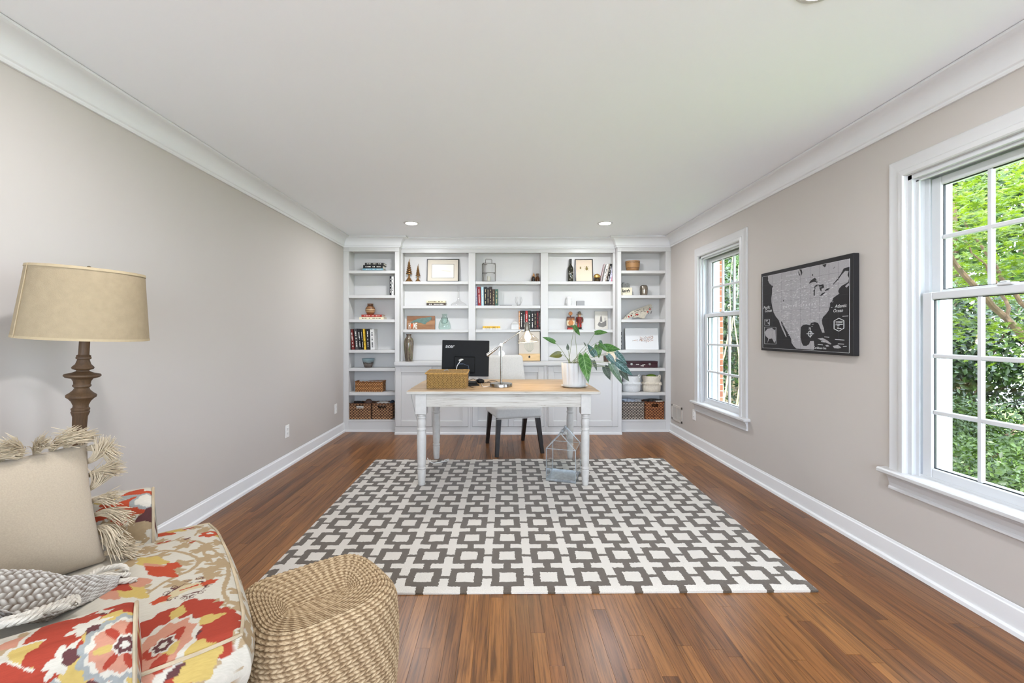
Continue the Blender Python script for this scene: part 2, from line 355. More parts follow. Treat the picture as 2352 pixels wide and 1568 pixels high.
# --- windows in the right wall: local x outward, y along the wall, z up from the stool
def make_window(i, yc):
    t = link('window_%d' % (i+1), None, None, (XR, yc, WZ0)); t['kind'] = 'structure'; t.empty_display_size = .1
    def pt(n, mb, m=M_TRIM, par=None, sm=False): return part(n, mb, m, par or t, sm)
    hz = WZ1-WZ0; cw = .507
    prof = [(0,.0),(0,-.010),(.006,-.016),(.012,-.016),(.018,-.014),(.062,-.018),(.068,-.024),(.080,-.026),(.092,-.026),(.098,-.020),(.098,.03)]
    for s in (-1, 1):      # side casings, inner edge last
        m = MB(); k = len(prof)
        vs = [(x, s*(cw-a), z) for z, top in ((0, 0), (0, 1)) for a, x in prof]
        vs = [(x, s*(cw-a), 0) for a, x in prof]+[(x, s*(cw-a), 1.65-a) for a, x in prof]
        m.add(vs, [(j, j+1, k+j+1, k+j) for j in range(k-1)]); pt('casing', m, sm=25)
    m = MB(); k = len(prof)
    m.add([(x, -(cw-a), 1.65-a) for a, x in prof]+[(x, cw-a, 1.65-a) for a, x in prof], [(j, j+1, k+j+1, k+j) for j in range(k-1)]); pt('head_casing', m, sm=25)
    m = MB(); m.box((-.055, -.545, -.028), (.06, .545, 0), .007); pt('stool', m)
    ap = [(0,-.028),(-.026,-.028),(-.026,-.040),(-.020,-.050),(-.013,-.075),(-.012,-.092),(-.017,-.098),(-.017,-.108),(0,-.110)]
    m = MB(); k = len(ap); m.add([(x, -.507, z) for x, z in ap]+[(x, .507, z) for x, z in ap], [(j, j+1, k+j+1, k+j) for j in range(k-1)]+[tuple(range(k)), tuple(range(2*k-1, k-1, -1))]); pt('apron', m)
    # frame: jambs, head and sill of the vinyl window
    m = MB()
    for s in (-1, 1):
        m.box((.0, s*.409, 0), (.20, s*.388, hz)); m.box((.022, s*.388, 0), (.030, s*.372, hz-.03)); m.box((.068, s*.388, 0), (.078, s*.366, hz-.03)); m.box((.12, s*.388, 0), (.184, s*.362, hz)); m.box((.151, s*.44, -.02), (.181, s*.3665, hz+.03))
    m.box((.0, -.409, hz-.022), (.20, .409, hz)); m.box((.022, -.388, hz-.036), (.032, .388, hz-.022)); m.box((.12, -.388, hz-.05), (.20, .388, hz-.022))
    m.box((.03, -.409, -.03), (.24, .409, .012)); pt('window_frame', m, M_VINYL)
    def sash(n, x0, x1, z0, z1, rows_, rail_b, rail_t, st=.05):
        gy = .317; f = MB(); oy = gy+st
        f.box((x0, -oy, z0), (x1, -gy, z1), .004); f.box((x0, gy, z0), (x1, oy, z1), .004)
        f.box((x0, -gy, z0), (x1, gy, z0+rail_b), .004); f.box((x0, -gy, z1-rail_t), (x1, gy, z1), .004)
        fo = pt(n, f, M_VINYL); gz0, gz1 = z0+rail_b, z1-rail_t; xm = (x0+x1)/2
        g_ = MB()      # black glazing gasket
        for a, b, c, d in ((-gy, -gy+.004, gz0, gz1), (gy-.004, gy, gz0, gz1), (-gy, gy, gz0, gz0+.004), (-gy, gy, gz1-.004, gz1)): g_.box((xm-.004, a, c), (xm+.004, b, d))
        part('gasket', g_, M_BLACK, fo)
        cwid = 2*gy/3; ch = (gz1-gz0)/rows_
        for c in (1, 2):
            k_ = MB().box((xm-.010, -gy+cwid*c-.011, gz0), (xm+.010, -gy+cwid*c+.011, gz1), .004); part('muntin', k_, M_VINYL, fo)
        for r in range(1, rows_):
            k_ = MB().box((xm-.0105, -gy, gz0+ch*r-.011), (xm+.0105, gy, gz0+ch*r+.011), .004); part('muntin', k_, M_VINYL, fo)
        for c in range(3):
            for r in range(rows_):
                a, b = -gy+cwid*c, gz0+ch*r
                part('pane', MB().add([(xm, a, b), (xm, a+cwid, b), (xm, a+cwid, b+ch), (xm, a, b+ch)], [(0,1,2,3)]), M_GLASS, fo, recalc=False)
        return fo
    lo = sash('lower_sash', .034, .066, .004, .938, 3, .052, .038)
    sash('upper_sash', .080, .112, .905, 1.518, 2, .045, .042)
    m = MB().box((.030, -.03, .938), (.066, .03, .950), .003); m.box((.034, -.008, .950), (.05, .022, .958), .003); part('sash_lock', m, M_VINYL, lo)
    m = MB()
    for s in (-1, 1): m.box((.030, s*.345-.006, 1.05), (.034, s*.345+.006, 1.09), .001)
    return t
for i, yc in enumerate(WYC): make_window(i, yc)
# --- brick facing outside, seen in the window reveals
M_BRICK = pm('red_brick', (168,98,70), .9, var=.35, vs=18, bs=.4, bscale=120, rnd=.35)
M_MORTAR = pm('mortar', (206,196,182), .95)
mb = MB(); XB0, XB1 = XR+WT, XR+WT+.11
ysb = [YR-.15]
for yc in sorted(WYC): ysb += [yc-(.40 if yc > 4 else .47), yc+(.40 if yc > 4 else .47)]
ysb.append(YB+.15)
for i in range(0, len(ysb), 2): mb.box((XB0+.04, ysb[i]+(.012 if i else 0), -.6), (XB1-.008, ysb[i+1]-(.012 if i < len(ysb)-2 else 0), 2.9))
for yc in WYC: mb.box((XB0, yc-.41, -.6), (XB1-.008, yc+.41, WZ0-.08)); mb.box((XB0, yc-.41, WZ1+.03), (XB1-.008, yc+.41, 2.9))
facing = struct('wall_outside', mb, M_MORTAR)
brick_me = mesh_of('brick', MB().box((0, -.5, 0), (1, .5, 1), 0), M_BRICK)
for yc in WYC[:1]:
    z = WZ0-.08; k = 0
    while z < WZ1+.1:
        for s in (1,):
            ln = .20 if k % 2 else .095
            o = link('brick', brick_me, facing, (XB0+.034, yc+s*(.40+ln/2), z)); o.scale = (.060, ln, .057)
        z += .0677; k += 1
# --- outlets, air register
M_SLOT = pm('dark_slot', (60,58,55), .6)
def outlet(name, label, x, y, z, s, duplex=True):
    t = thing(name, label, 'outlet', (x, y, z))
    part('cover_plate', MB().box((0, -.036, -.058), (s*.006, .036, .058), .003), M_PLASTIC, t)
    for dz in (-.02, .02):
        r = part('receptacle', MB().box((s*.005, -.017, dz-.014), (s*.008, .017, dz+.014), .002), M_PLASTIC, t)
        sl = MB()
        for dy in (-.006, .006): sl.box((s*.0075, dy-.0012, dz-.002), (s*.0085, dy+.0012, dz+.007))
        sl.box((s*.0075, -.002, dz-.010), (s*.0085, .002, dz-.006)); part('slot', sl, M_SLOT, r)
    return t
outlet('wall_outlet', 'white duplex outlet low on the left wall, the larger one nearer the armchair', XL, 4.04, .325, 1)
outlet('wall_outlet', 'small white outlet on the left wall close to the bookcase corner', XL, 5.22, .33, 1)
outlet('wall_outlet', 'white wall plate on the right wall under the far window corner', XR, 4.80, .335, -1)
M_GRILL = pm('register_enamel', (205,199,190), .4)
t = thing('air_register', 'cream metal air register on the right wall beside the bookcase', 'vent', (XR, 5.27, .17))
m = MB(); W2, H2 = .155, .19
for a, b, c, d in ((-W2, W2, 0, .028), (-W2, W2, H2-.028, H2), (-W2, -W2+.03, 0, H2), (W2-.03, W2, 0, H2), (-.012, .012, .02, H2-.02)): m.box((0, a, c), (-.008, b, d), .002)
part('frame', m, M_GRILL, t)
part('backing', MB().box((-.0005, -W2+.02, .02), (-.0015, W2-.02, H2-.02)), M_SLOT, t)
for k in range(20):
    y = -W2+.036+k*(2*W2-.072)/19
    if abs(y) > .014: part('louver', MB().box((-.002, y-.0025, .026), (-.006, y+.0025, H2-.026)), M_GRILL, t)
# --- recessed ceiling lamps
M_LENS = pm('lamp_lens', (255,250,240), .4, emit=(255,246,232), es=9.0)
def downlight(x, y, label):
    t = thing('recessed_light', label, 'ceiling light', (x, y, CEIL), group='recessed ceiling lights')
    m = MB().lathe([(.062,-.001),(.064,-.007),(.078,-.006),(.084,-.003),(.085,0)], 40); part('trim_ring', m, M_TRIM, t, True)
    m = MB().lathe([(0,-.0045),(.063,-.0035)], 40); part('lens', m, M_LENS, t, True, recalc=False)
    l = bpy.data.lights.new('lamp', 'AREA'); l.shape = 'DISK'; l.size = .12; l.energy = CEIL_LAMP_W; l.color = LAMP_COLOR
    o = bpy.data.objects.new('lamp', l); COL.objects.link(o); o.parent = t; o.location = (0, 0, -.012)
downlight(-.996, 4.764, 'round recessed ceiling light on the left, in front of the bookcases')
downlight(1.124, 4.764, 'round recessed ceiling light on the right, in front of the bookcases')
downlight(1.115, 1.51, 'round recessed ceiling light at the right, nearest the camera')
downlight(-1.03, 1.47, 'round recessed ceiling light at the left, nearest the camera')
downlight(-1.0, -1.55, 'added recessed fill light, unseen behind the camera on the left')  # this pair is added out of view to brighten the room
downlight(1.12, -1.55, 'added recessed fill light, unseen behind the camera on the right')
# ------------------------------------------------------------------ built-in bookcases
SH_SIDE = [2.024, 1.714, 1.409, 1.0265, .796, .4915]     # shelf tops, side bookcases
SH_MID = [1.899, 1.5895, 1.283]                          # shelf tops, centre bookcase
ST = .037; FRZ = 2.262
def side_case(name, label, x0, x1, xi0, xi1):
    # x0..x1 outer, xi0..xi1 clear opening
    t = thing(name, label, 'bookcase', ((x0+x1)/2, YB, 0))
    def pt(n, m, **k): return part(n, m, M_CAB, t, world=True, **k)
    pt('back_panel', MB().box((x0+.004, YB-.012, .10), (x1-.004, YB-.001, CEIL-.03)))
    pt('side_panel', MB().box((x0+.001, YS+.02, .0), (xi0, YB-.012, CEIL-.03))); pt('side_panel', MB().box((xi1, YS+.02, .0), (x1, YB-.012, CEIL-.03)))
    pt('stile', MB().box((x0+.001, YS, .0), (xi0, YS+.02, CEIL-.04), .002)); pt('stile', MB().box((xi1, YS, .0), (x1, YS+.02, CEIL-.04), .002))
    pt('frieze', MB().box((xi0, YS, FRZ), (xi1, YS+.02, CEIL-.04), .002)); pt('top_panel', MB().box((xi0, YS+.02, FRZ+.015), (xi1, YB-.012, FRZ+.03)))
    pt('frieze_bead', MB().box((x0+.001, YS-.010, FRZ-.002), (x1, YS, FRZ+.006), .002))
    for z in SH_SIDE: pt('shelf', MB().box((xi0+.001, YS+.004, z-ST), (xi1-.001, YB-.012, z), .002))
    pt('bottom_shelf', MB().box((xi0-.0005, YS-.006, .128), (xi1+.0005, YB-.012, .150), .002))
    pt('plinth', MB().box((xi0, YS, .0), (xi1, YS+.02, .128)))
    sh = [(0,.024),(.010,.023),(.017,.017),(.02,0)]
    pt('shoe_moulding', sweep([(x1, YS), (x0+.033 if x0 < 0 else x0, YS)], sh) if x0 < 0 else sweep([(x1-.033, YS), (x0, YS)], sh))
    return t
side_case('bookcase', 'tall narrow white built-in bookcase against the left wall', XL, -1.296, -1.932, -1.351)
side_case('bookcase', 'tall narrow white built-in bookcase against the right wall', 1.443, XR, 1.492, 2.050)
BAYS = [(-1.275, -.434), (-.345, .489), (.584, 1.413)]
t = thing('bookcase', 'wide white three-bay bookcase above the base cabinets', 'bookcase', (.07, YB, .88))
def pt(n, m, **k): return part(n, m, M_CAB, t, world=True, **k)
pt('back_panel', MB().box((-1.295, YB-.012, .881), (1.442, YB-.001, CEIL-.03)))
divs = [(-1.2955, -1.275), (-.434, -.345), (.489, .584), (1.413, 1.4425)]
for a, b in divs:
    pt('stile', MB().box((a, YC, .881), (b, YC+.02, FRZ), .002))
    c = (a+b)/2; hw = min((b-a)/2-.002, .02); pt('divider', MB().box((c-(b-a)/2+.001, YC+.02, .881), (c+(b-a)/2-.001, YB-.012, FRZ)))
pt('frieze', MB().box((-1.2955, YC, FRZ), (1.4425, YC+.02, CEIL-.04), .002)); pt('top_panel', MB().box((-1.2955, YC+.02, FRZ+.012), (1.4425, YB-.012, FRZ+.03)))
pt('frieze_bead', MB().box((-1.2955, YC-.010, FRZ-.002), (1.4425, YC, FRZ+.006), .002))
for a, b in BAYS:
    for z in SH_MID: pt('shelf', MB().box((a+.001, YC+.008, z-ST), (b-.001, YB-.012, z), .002))
single('worktop', MB().prism([(-1.318, YCT), (1.462, YCT), (1.462, YS-.012), (1.441, YS-.012), (1.441, YB-.014), (-1.294, YB-.014), (-1.294, YS-.012), (-1.318, YS-.012)], .845, .880), M_CAB, 'long white worktop over the base cabinets, under the centre bookcase', 'worktop', (.07, 5.5, .845), world=True)
M_SHADOWGAP = pm('cabinet_inside', (205,205,203), .6)
BX = [(-1.315, -.39), (-.39, .535), (.535, 1.459)]
DOORS = [[(908.6,992),(992.8,1075)], [(1085,1166.5),(1167.5,1249)], [(1258.6,1338),(1339,1419)]]
names = ['white two-door base cabinet at the left, below the tall dark vase', 'white two-door base cabinet in the middle, behind the upholstered chair', 'white two-door base cabinet at the right, behind the potted plant']
for (a, b), ds, lb in zip(BX, DOORS, names):
    t = thing('base_cabinet', lb, 'cabinet', ((a+b)/2, YBASE+.15, 0))
    def pt(n, m, par=None): return part(n, m, M_CAB, par or t, world=True)
    pt('carcass', MB().box((max(a, -1.294)+.0005, YBASE+.02, 0), (min(b, 1.441)-.0005, YB-.014, .8445)))
    f = MB(); dx = [(X_(p, YBASE), X_(q, YBASE)) for p, q in ds]; zt, zb = Z_(841.6, YBASE), Z_(979, YBASE)
    f.box((a+.0005, YBASE, 0), (dx[0][0]-.002, YBASE+.02, .8445)); f.box((dx[1][1]+.002, YBASE, 0), (b-.0005, YBASE+.02, .8445))
    f.box((dx[0][0]-.002, YBASE, 0), (dx[1][1]+.002, YBASE+.02, zb-.003)); f.box((dx[0][0]-.002, YBASE, zt+.002), (dx[1][1]+.002, YBASE+.02, .8445)); pt('face_frame', f)
    for x0, x1 in dx:
        d = MB(); rw = .068; yb, yf = YBASE+.019, YBASE-.004
        d.box((x0, yf, zb), (x0+rw, yb, zt), .0015); d.box((x1-rw, yf, zb), (x1, yb, zt), .0015); d.box((x0+rw, yf, zb), (x1-rw, yb, zb+rw), .0015); d.box((x0+rw, yf, zt-rw), (x1-rw, yb, zt), .0015)
        do = pt('door', d); pt('door_panel', MB().box((x0+rw, YBASE+.010, zb+rw), (x1-rw, yb, zt-rw)), do)
    pt('shoe_moulding', sweep([(b, YBASE), (a, YBASE)], [(0,.026),(.012,.025),(.018,.018),(.021,0)]))
# ------------------------------------------------------------------ rug
def rug_mat():
    m, N, L, b = nt('rug_wool'); uv = N.new('ShaderNodeUVMap'); uv.uv_map = 'UVMap'
    geo = N.new('ShaderNodeNewGeometry')
    nz = noise(N, L, geo.outputs['Position'], 90, 2); ns = N.new('ShaderNodeVectorMath'); ns.operation = 'SUBTRACT'; L.new(nz.outputs['Color'], ns.inputs[0]); ns.inputs[1].default_value = (.5,.5,.5)
    sc = N.new('ShaderNodeVectorMath'); sc.operation = 'SCALE'; L.new(ns.outputs[0], sc.inputs[0]); sc.inputs[3].default_value = .07
    nz2 = noise(N, L, geo.outputs['Position'], 9, 1); ns2 = N.new('ShaderNodeVectorMath'); ns2.operation = 'SUBTRACT'; L.new(nz2.outputs['Color'], ns2.inputs[0]); ns2.inputs[1].default_value = (.5,.5,.5)
    sc2 = N.new('ShaderNodeVectorMath'); sc2.operation = 'SCALE'; L.new(ns2.outputs[0], sc2.inputs[0]); sc2.inputs[3].default_value = .07
    ad = N.new('ShaderNodeVectorMath'); L.new(uv.outputs[0], ad.inputs[0]); L.new(sc.outputs[0], ad.inputs[1])
    ad2 = N.new('ShaderNodeVectorMath'); L.new(ad.outputs[0], ad2.inputs[0]); L.new(sc2.outputs[0], ad2.inputs[1])
    sp = N.new('ShaderNodeSeparateXYZ'); L.new(ad2.outputs[0], sp.inputs[0])
    def M(op, a, b_=None):
        n = N.new('ShaderNodeMath'); n.operation = op
        for i, x in enumerate((a, b_)):
            if x is None: continue
            if isinstance(x, (int, float)): n.inputs[i].default_value = x
            else: L.new(x, n.inputs[i])
        return n.outputs[0]
    def cell(o, ph):   # distance from the nearest cell centre, 0..0.5
        a = M('ADD', o, ph); f = M('FRACT', a); s = M('SUBTRACT', f, .5); return M('ABSOLUTE', s)
    u = cell(sp.outputs[0], .5); v = cell(sp.outputs[1], .0)
    mx = M('MAXIMUM', u, v)
    ring = M('MULTIPLY', M('GREATER_THAN', mx, .205), M('LESS_THAN', mx, .39))
    hl = M('MULTIPLY', M('LESS_THAN', v, .055), M('GREATER_THAN', u, .38))
    vl = M('MULTIPLY', M('LESS_THAN', u, .09), M('GREATER_THAN', v, .38))
    br = M('MAXIMUM', ring, M('MAXIMUM', hl, vl))
    n4 = noise(N, L, geo.outputs['Position'], 420, 2); n5 = noise(N, L, geo.outputs['Position'], 3.0, 2)
    cw = ramp(N, [(.3, lin((188,180,168))), (.7, lin((216,208,197)))]); L.new(n4.outputs['Fac'], cw.inputs[0])
    cb = ramp(N, [(.3, lin((66,55,44))), (.7, lin((96,83,68)))]); L.new(n4.outputs['Fac'], cb.inputs[0])
    mxx = N.new('ShaderNodeMix'); mxx.data_type = 'RGBA'; L.new(br, mxx.inputs[0]); L.new(cw.outputs[0], mxx.inputs[6]); L.new(cb.outputs[0], mxx.inputs[7])
    L.new(mxx.outputs[2], b.inputs['Base Color']); b.inputs['Roughness'].default_value = .95; b.inputs['Sheen Weight'].default_value = .3; b.inputs['Specular IOR Level'].default_value = .1
    bump(N, L, n4.outputs['Fac'], b, .6, .004); return m
RUGZ = .014
FL, FR = Vector((-1.205, 2.045)), Vector((1.503, 2.07)); BL, BR = Vector((-1.228, 4.215)), Vector((1.572, 4.262))
nu, nv = 90, 80; mb = MB(); uvs = []
def rug_xy(s, t): return (FL*(1-s)+FR*s)*(1-t)+(BL*(1-s)+BR*s)*t
g0 = []
rr = random.Random(5)
for j in range(nv+1):
    for i in range(nu+1):
        s, t_ = i/nu, j/nv; p = rug_xy(s, t_)
        e_ = min(s*2.75, (1-s)*2.75, t_*2.25, (1-t_)*2.25)
        wv = .006*math.exp(-((t_-1)*9)**2)*max(0, math.sin(s*14+1)) + .004*math.exp(-(t_*9)**2)*max(0, math.sin(s*9))
        z = RUGZ*min(1, .55+e_/.012*.45) if e_ < .012 else RUGZ
        mb.v.append((p.x, p.y, z+wv)); uvs.append((s*13+.10, t_*10.38-.08))
for j in range(nv):
    for i in range(nu):
        a = j*(nu+1)+i; mb.f.append((a, a+1, a+nu+2, a+nu+1)); mb.m.append(0)
ring_ = [i for i in range(nu+1)]+[j*(nu+1)+nu for j in range(1, nv+1)]+[nv*(nu+1)+i for i in range(nu-1, -1, -1)]+[j*(nu+1) for j in range(nv-1, 0, -1)]
o0 = len(mb.v)
for r in ring_: mb.v.append((mb.v[r][0], mb.v[r][1], .0005)); uvs.append(uvs[r])
for k in range(len(ring_)):
    k2 = (k+1) % len(ring_); mb.f.append((ring_[k], o0+k, o0+k2, ring_[k2])); mb.m.append(0)
rug = single('area_rug', mb, rug_mat(), 'large cream rug with a brown interlocking square trellis pattern', 'rug', smooth=60)
uvl = rug.data.uv_layers.new(name='UVMap')
for lp in rug.data.loops: uvl.data[lp.index].uv = uvs[lp.vertex_index]
# ------------------------------------------------------------------ desk
M_DTOP = wood_mat('desk_top_wood', (148,120,90), (202,173,136), 0, .8, .45, rings=7)
def distressed(name):
    m, N, L, b = nt(name); tc = N.new('ShaderNodeTexCoord'); v = mapping(N, L, tc.outputs['Object'], (4, 90, 110))
    n = noise(N, L, v, 1.2, 5, .65, .8); n2 = noise(N, L, tc.outputs['Object'], 3.0, 2)
    ad = N.new('ShaderNodeMath'); ad.operation = 'MULTIPLY_ADD'; L.new(n2.outputs['Fac'], ad.inputs[0]); ad.inputs[1].default_value = .25; L.new(n.outputs['Fac'], ad.inputs[2])
    r = ramp(N, [(.42, lin((126,112,94))), (.54, lin((180,173,162))), (.72, lin((198,193,184)))]); L.new(ad.outputs[0], r.inputs[0])
    L.new(r.outputs[0], b.inputs['Base Color']); b.inputs['Roughness'].default_value = .55; bump(N, L, n.outputs['Fac'], b, .25, .001); return m
M_DIST = distressed('distressed_white_paint')
M_LEG = pm('chalky_white_paint', (194,190,184), .55, var=.06, vs=25, bs=.12, bscale=90)
DT = .775; DX0, DX1, DY0, DY1 = -.762, .776, 3.448, 4.345; DZU = DT-.024
desk = thing('writing_desk', 'long farmhouse desk with a wood top and turned white legs', 'desk', (0, (DY0+DY1)/2, 0))
for k in range(5):     # boards of the top
    y0 = DY0+(DY1-DY0)*k/5; y1 = DY0+(DY1-DY0)*(k+1)/5
    def outline(c):
        return [(DX0+c, y0+.0003), (DX1-c, y0+.0003), (DX1-c, y1-.0003), (DX0+c, y1-.0003)]
    m = MB(); m.box((DX0, y0+.0003, DZU), (DX1, y1-.0003, DT), .006 if k in (0, 4) else .0006)
    part('top_board', m, M_DTOP, desk, world=True)
m = MB(); m.box((DX0+.0, DY0-.006, DZU-.0005), (DX1, DY0-.0005, DT-.003), .003); part('front_edge', m, M_DIST, desk, world=True)
AH = .107
lx = [(-.695, -.607), (.627, .707)]; ly = [(3.465, 3.553), (4.255, 4.335)]
for a, b, c, d in ((lx[0][1]-.002, lx[1][0]+.002, ly[0][0]+.012, ly[0][0]+.034), (lx[0][1]-.002, lx[1][0]+.002, ly[1][1]-.034, ly[1][1]-.012)):
    part('apron', MB().box((a, c, DZU-AH), (b, d, DZU-.001), .002), M_DIST, desk, world=True)
for xx in (lx[0][0]+.012, lx[1][1]-.034): part('apron', MB().box((xx, ly[0][1]-.002, DZU-AH), (xx+.022, ly[1][0]+.002, DZU-.001), .002), M_DIST, desk, world=True)
def turned_leg(cx, cy, hw, z0):
    m = MB(); zb = DZU-.165
    m.box((cx-hw, cy-hw, zb), (cx+hw, cy+hw, DZU-.001), .003)
    n = 28; r = hw
    pr = [(0,z0),(.026,z0),(.028,z0+.006),(.034,z0+.10),(.0345,z0+.118),(.030,z0+.122),(.030,z0+.126),(.035,z0+.130),(.036,z0+.137),(.034,z0+.143),(.029,z0+.146),(.029,z0+.150),(.032,z0+.156),(.0335,z0+.175),(.036,z0+.26),(.0375,z0+.34),(.037,z0+.40),(.033,z0+.425),(.030,z0+.43),(.030,z0+.434),(.037,z0+.438),(.038,z0+.446),(.035,z0+.452),(.031,z0+.458),(.032,z0+.468),(.036,z0+.480),(.0375,z0+.495),(.036,z0+.510),(.032,z0+.522),(.031,z0+.528),(.036,z0+.533),(.036,z0+.541),(.031,z0+.545),(.031,z0+.549),(.036,z0+.553),(.036,z0+.562),(.033,z0+.566)]
    zs = zb-pr[-1][1]; ztop = pr[-1][1]
    pr = [(rr_*hw/.044, z0+(z-z0)*((zb-z0)/(ztop-z0))) for rr_, z in pr]
    # square block tapers into the round turning
    k = 8; last = pr[-1]
    m.lathe(pr, n, (cx, cy, 0))
    m.add([(cx+sx*hw*.98, cy+sy*hw*.98, zb+.001) for sx, sy in ((-1,-1),(1,-1),(1,1),(-1,1))]+[(cx+.0, cy+.0, zb-.014)], [(0,1,4),(1,2,4),(2,3,4),(3,0,4)])
    return m
for i, (xa, xb) in enumerate(lx):
    for j, (ya, yb) in enumerate(ly):
        part('leg', turned_leg((xa+xb)/2, (ya+yb)/2, (xb-xa)/2, RUGZ+.0005 if j == 0 else .0), M_LEG, desk, smooth=35, world=True)
# ------------------------------------------------------------------ upholstered chair behind the desk
M_LINEN = pm('pale_linen', (200,196,190), .9, var=.05, vs=60, bs=.3, bscale=700, sheen=.3)
M_DKLEG = pm('espresso_wood', (34,28,26), .4, var=.2, vs=20)
def pillow_box(mb, x0, x1, y0, y1, z0, z1, r, n=6):
    # rounded block
    nn = n; vs = []; ix = {}
    bm = bmesh.new(); bmesh.ops.create_cube(bm, size=1)
    for v in bm.verts: v.co = Vector(((x0+x1)/2+v.co.x*(x1-x0), (y0+y1)/2+v.co.y*(y1-y0), (z0+z1)/2+v.co.z*(z1-z0)))
    bmesh.ops.bevel(bm, geom=bm.edges[:], offset=r, segments=nn, profile=.5, affect='EDGES')
    o = len(mb.v); bm.verts.index_update()
    mb.add([tuple(v.co) for v in bm.verts], [tuple(v.index for v in f.verts) for f in bm.faces]); bm.free(); return mb
fa, fb = Vector((X_(1141, YF(1049)), YF(1049))), Vector((X_(1245.5, YF(1040)), YF(1040)))
ra = Vector((X_(1119, YF(1017)), YF(1017))); rb = Vector((X_(1200.6, YF(1011)), YF(1011)))
cc = (fa+fb+ra+rb)/4; ang = math.atan2(fb.y-fa.y, fb.x-fa.x)*.85
chair = thing('upholstered_chair', 'pale linen upholstered dining chair with dark legs behind the desk', 'chair', (cc.x, cc.y, 0), ang)
Rm = Matrix.Rotation(-ang, 2)
lc = {k: Rm@(p-cc) for k, p in (('fa', fa), ('fb', fb), ('ra', ra), ('rb', rb))}
yf = (lc['fa'].y+lc['fb'].y)/2; yr = (lc['ra'].y+lc['rb'].y)/2
for k, p in lc.items():
    fr_ = k[0] == 'f'; sx = 1 if p.x > 0 else -1; px_, py_ = p.x, p.y
    tx, ty = sx*.205, (yf+.05 if fr_ else yr-.12)
    m = MB(); a, b = .017, .024
    m.add([(px_+i*a, py_+j*a, 0) for i, j in ((-1,-1),(1,-1),(1,1),(-1,1))]+[(tx+i*b, ty+j*b, .385) for i, j in ((-1,-1),(1,-1),(1,1),(-1,1))], [(3,2,1,0),(4,5,6,7),(0,1,5,4),(1,2,6,5),(2,3,7,6),(3,0,4,7)])
    part('leg', m, M_DKLEG, chair)
m = MB(); pillow_box(m, -.245, .245, yf-.01, yr-.06, .37, .485, .035); so = part('seat', m, M_LINEN, chair, True)
m = MB(); pillow_box(m, -.215, .215, -.04, .04, 0, .58, .036)
m.v = [(x*(1+.10*(1-min(1, z/.4))), y+yr-.09+.14*(z/.58), z+.405) for x, y, z in m.v]; part('backrest', m, M_LINEN, chair, True)
m = MB(); 
pts = [(-.243, yf-.012, .373), (.243, yf-.012, .373)]; m.tube(pts, .003, 6); part('piping', m, M_LINEN, so)
# ------------------------------------------------------------------ things on the shelves
M_PAGE = pm('book_pages', (232,224,206), .9, var=.08, vs=300, stretch=(20,1,1))
M_INK_W = pm('white_ink', (236,232,222), .6); M_INK_K = pm('black_ink', (30,28,28), .6); M_INK_G = pm('gold_ink', (206,188,146), .5); M_INK_R = pm('red_ink', (190,40,32), .6)
INK = {'w': M_INK_W, 'k': M_INK_K, 'g': M_INK_G, 'r': M_INK_R, 'y': M_INK_G}
def cover_mat(c): return pm('book_cover_%d_%d_%d' % c, c, .5, var=.08, vs=40)
def book(label, w, h, d, col, loc, rot=(0,0,0), ink='w', group=None, seed=0, lines=None):
    b = .0028; o = MB()
    o.box((0, 0, 0), (w, b, h), .0008); o.box((0, b*.5, 0), (b, d, h), .0006); o.box((w-b, b*.5, 0), (w, d, h), .0006)
    t = single('book', o, cover_mat(col), label, 'book', loc, rot, group)
    part('pages', MB().box((b, b, .004), (w-b, d-.004, h-.004)), M_PAGE, t)
    r = random.Random(seed or zlib.crc32(label.encode()) % 9999); m = MB(); z = h*.1
    if lines is None:
        z = h*(.10+.05*r.random())
        while z < h*.86:
            ln = h*r.uniform(.03, .07); wd = w*r.uniform(.18, .36)
            m.box((w/2-wd/2, -.0004, z), (w/2+wd/2, .0002, min(z+ln, h*.92))); z += ln+h*r.choice([.012, .012, .03, .10])
    else:
        for z0, z1, fr_ in lines: m.box((w/2-w*fr_/2, -.0004, h*z0), (w/2+w*fr_/2, .0002, h*z1))
    if m.f: part('spine_print', m, INK[ink], t, kind='stuff')
    return t
def up_books(rows_, zs, Y, group, where):
    # rows_: (px left, px right, py top, colour, ink, lean degrees, depth, label)
    for x0, x1, yt, col, ink, lean, d, lab in rows_:
        xa, xb = X_(x0, Y), X_(x1, Y); h = Z_(yt, Y)-zs
        rot = (0, math.radians(lean), 0); lift = abs(math.sin(math.radians(lean)))*(xb-xa) if lean > 0 else 0
        book(lab, xb-xa-.0008, h, d, col, (xa, Y, zs+.0006+lift), rot, ink, group)
def flat_books(rows_, zs, Y, group):
    # rows_ bottom to top: (px left, px right, thickness m, depth, colour, ink, yaw deg, label)
    z = zs+.0006
    for x0, x1, th, d, col, ink, yaw, lab in rows_:
        xa, xb = X_(x0, Y), X_(x1, Y); b = book(lab, th, xb-xa, d, col, (xa, Y, z+th), (0, pi/2, 0), ink, group)
        b.rotation_mode = 'QUATERNION'; b.rotation_quaternion = Quaternion((0,0,1), math.radians(yaw))@Quaternion((0,1,0), pi/2); z += th+.0006
    return z
YI = 5.53; YM = 5.615
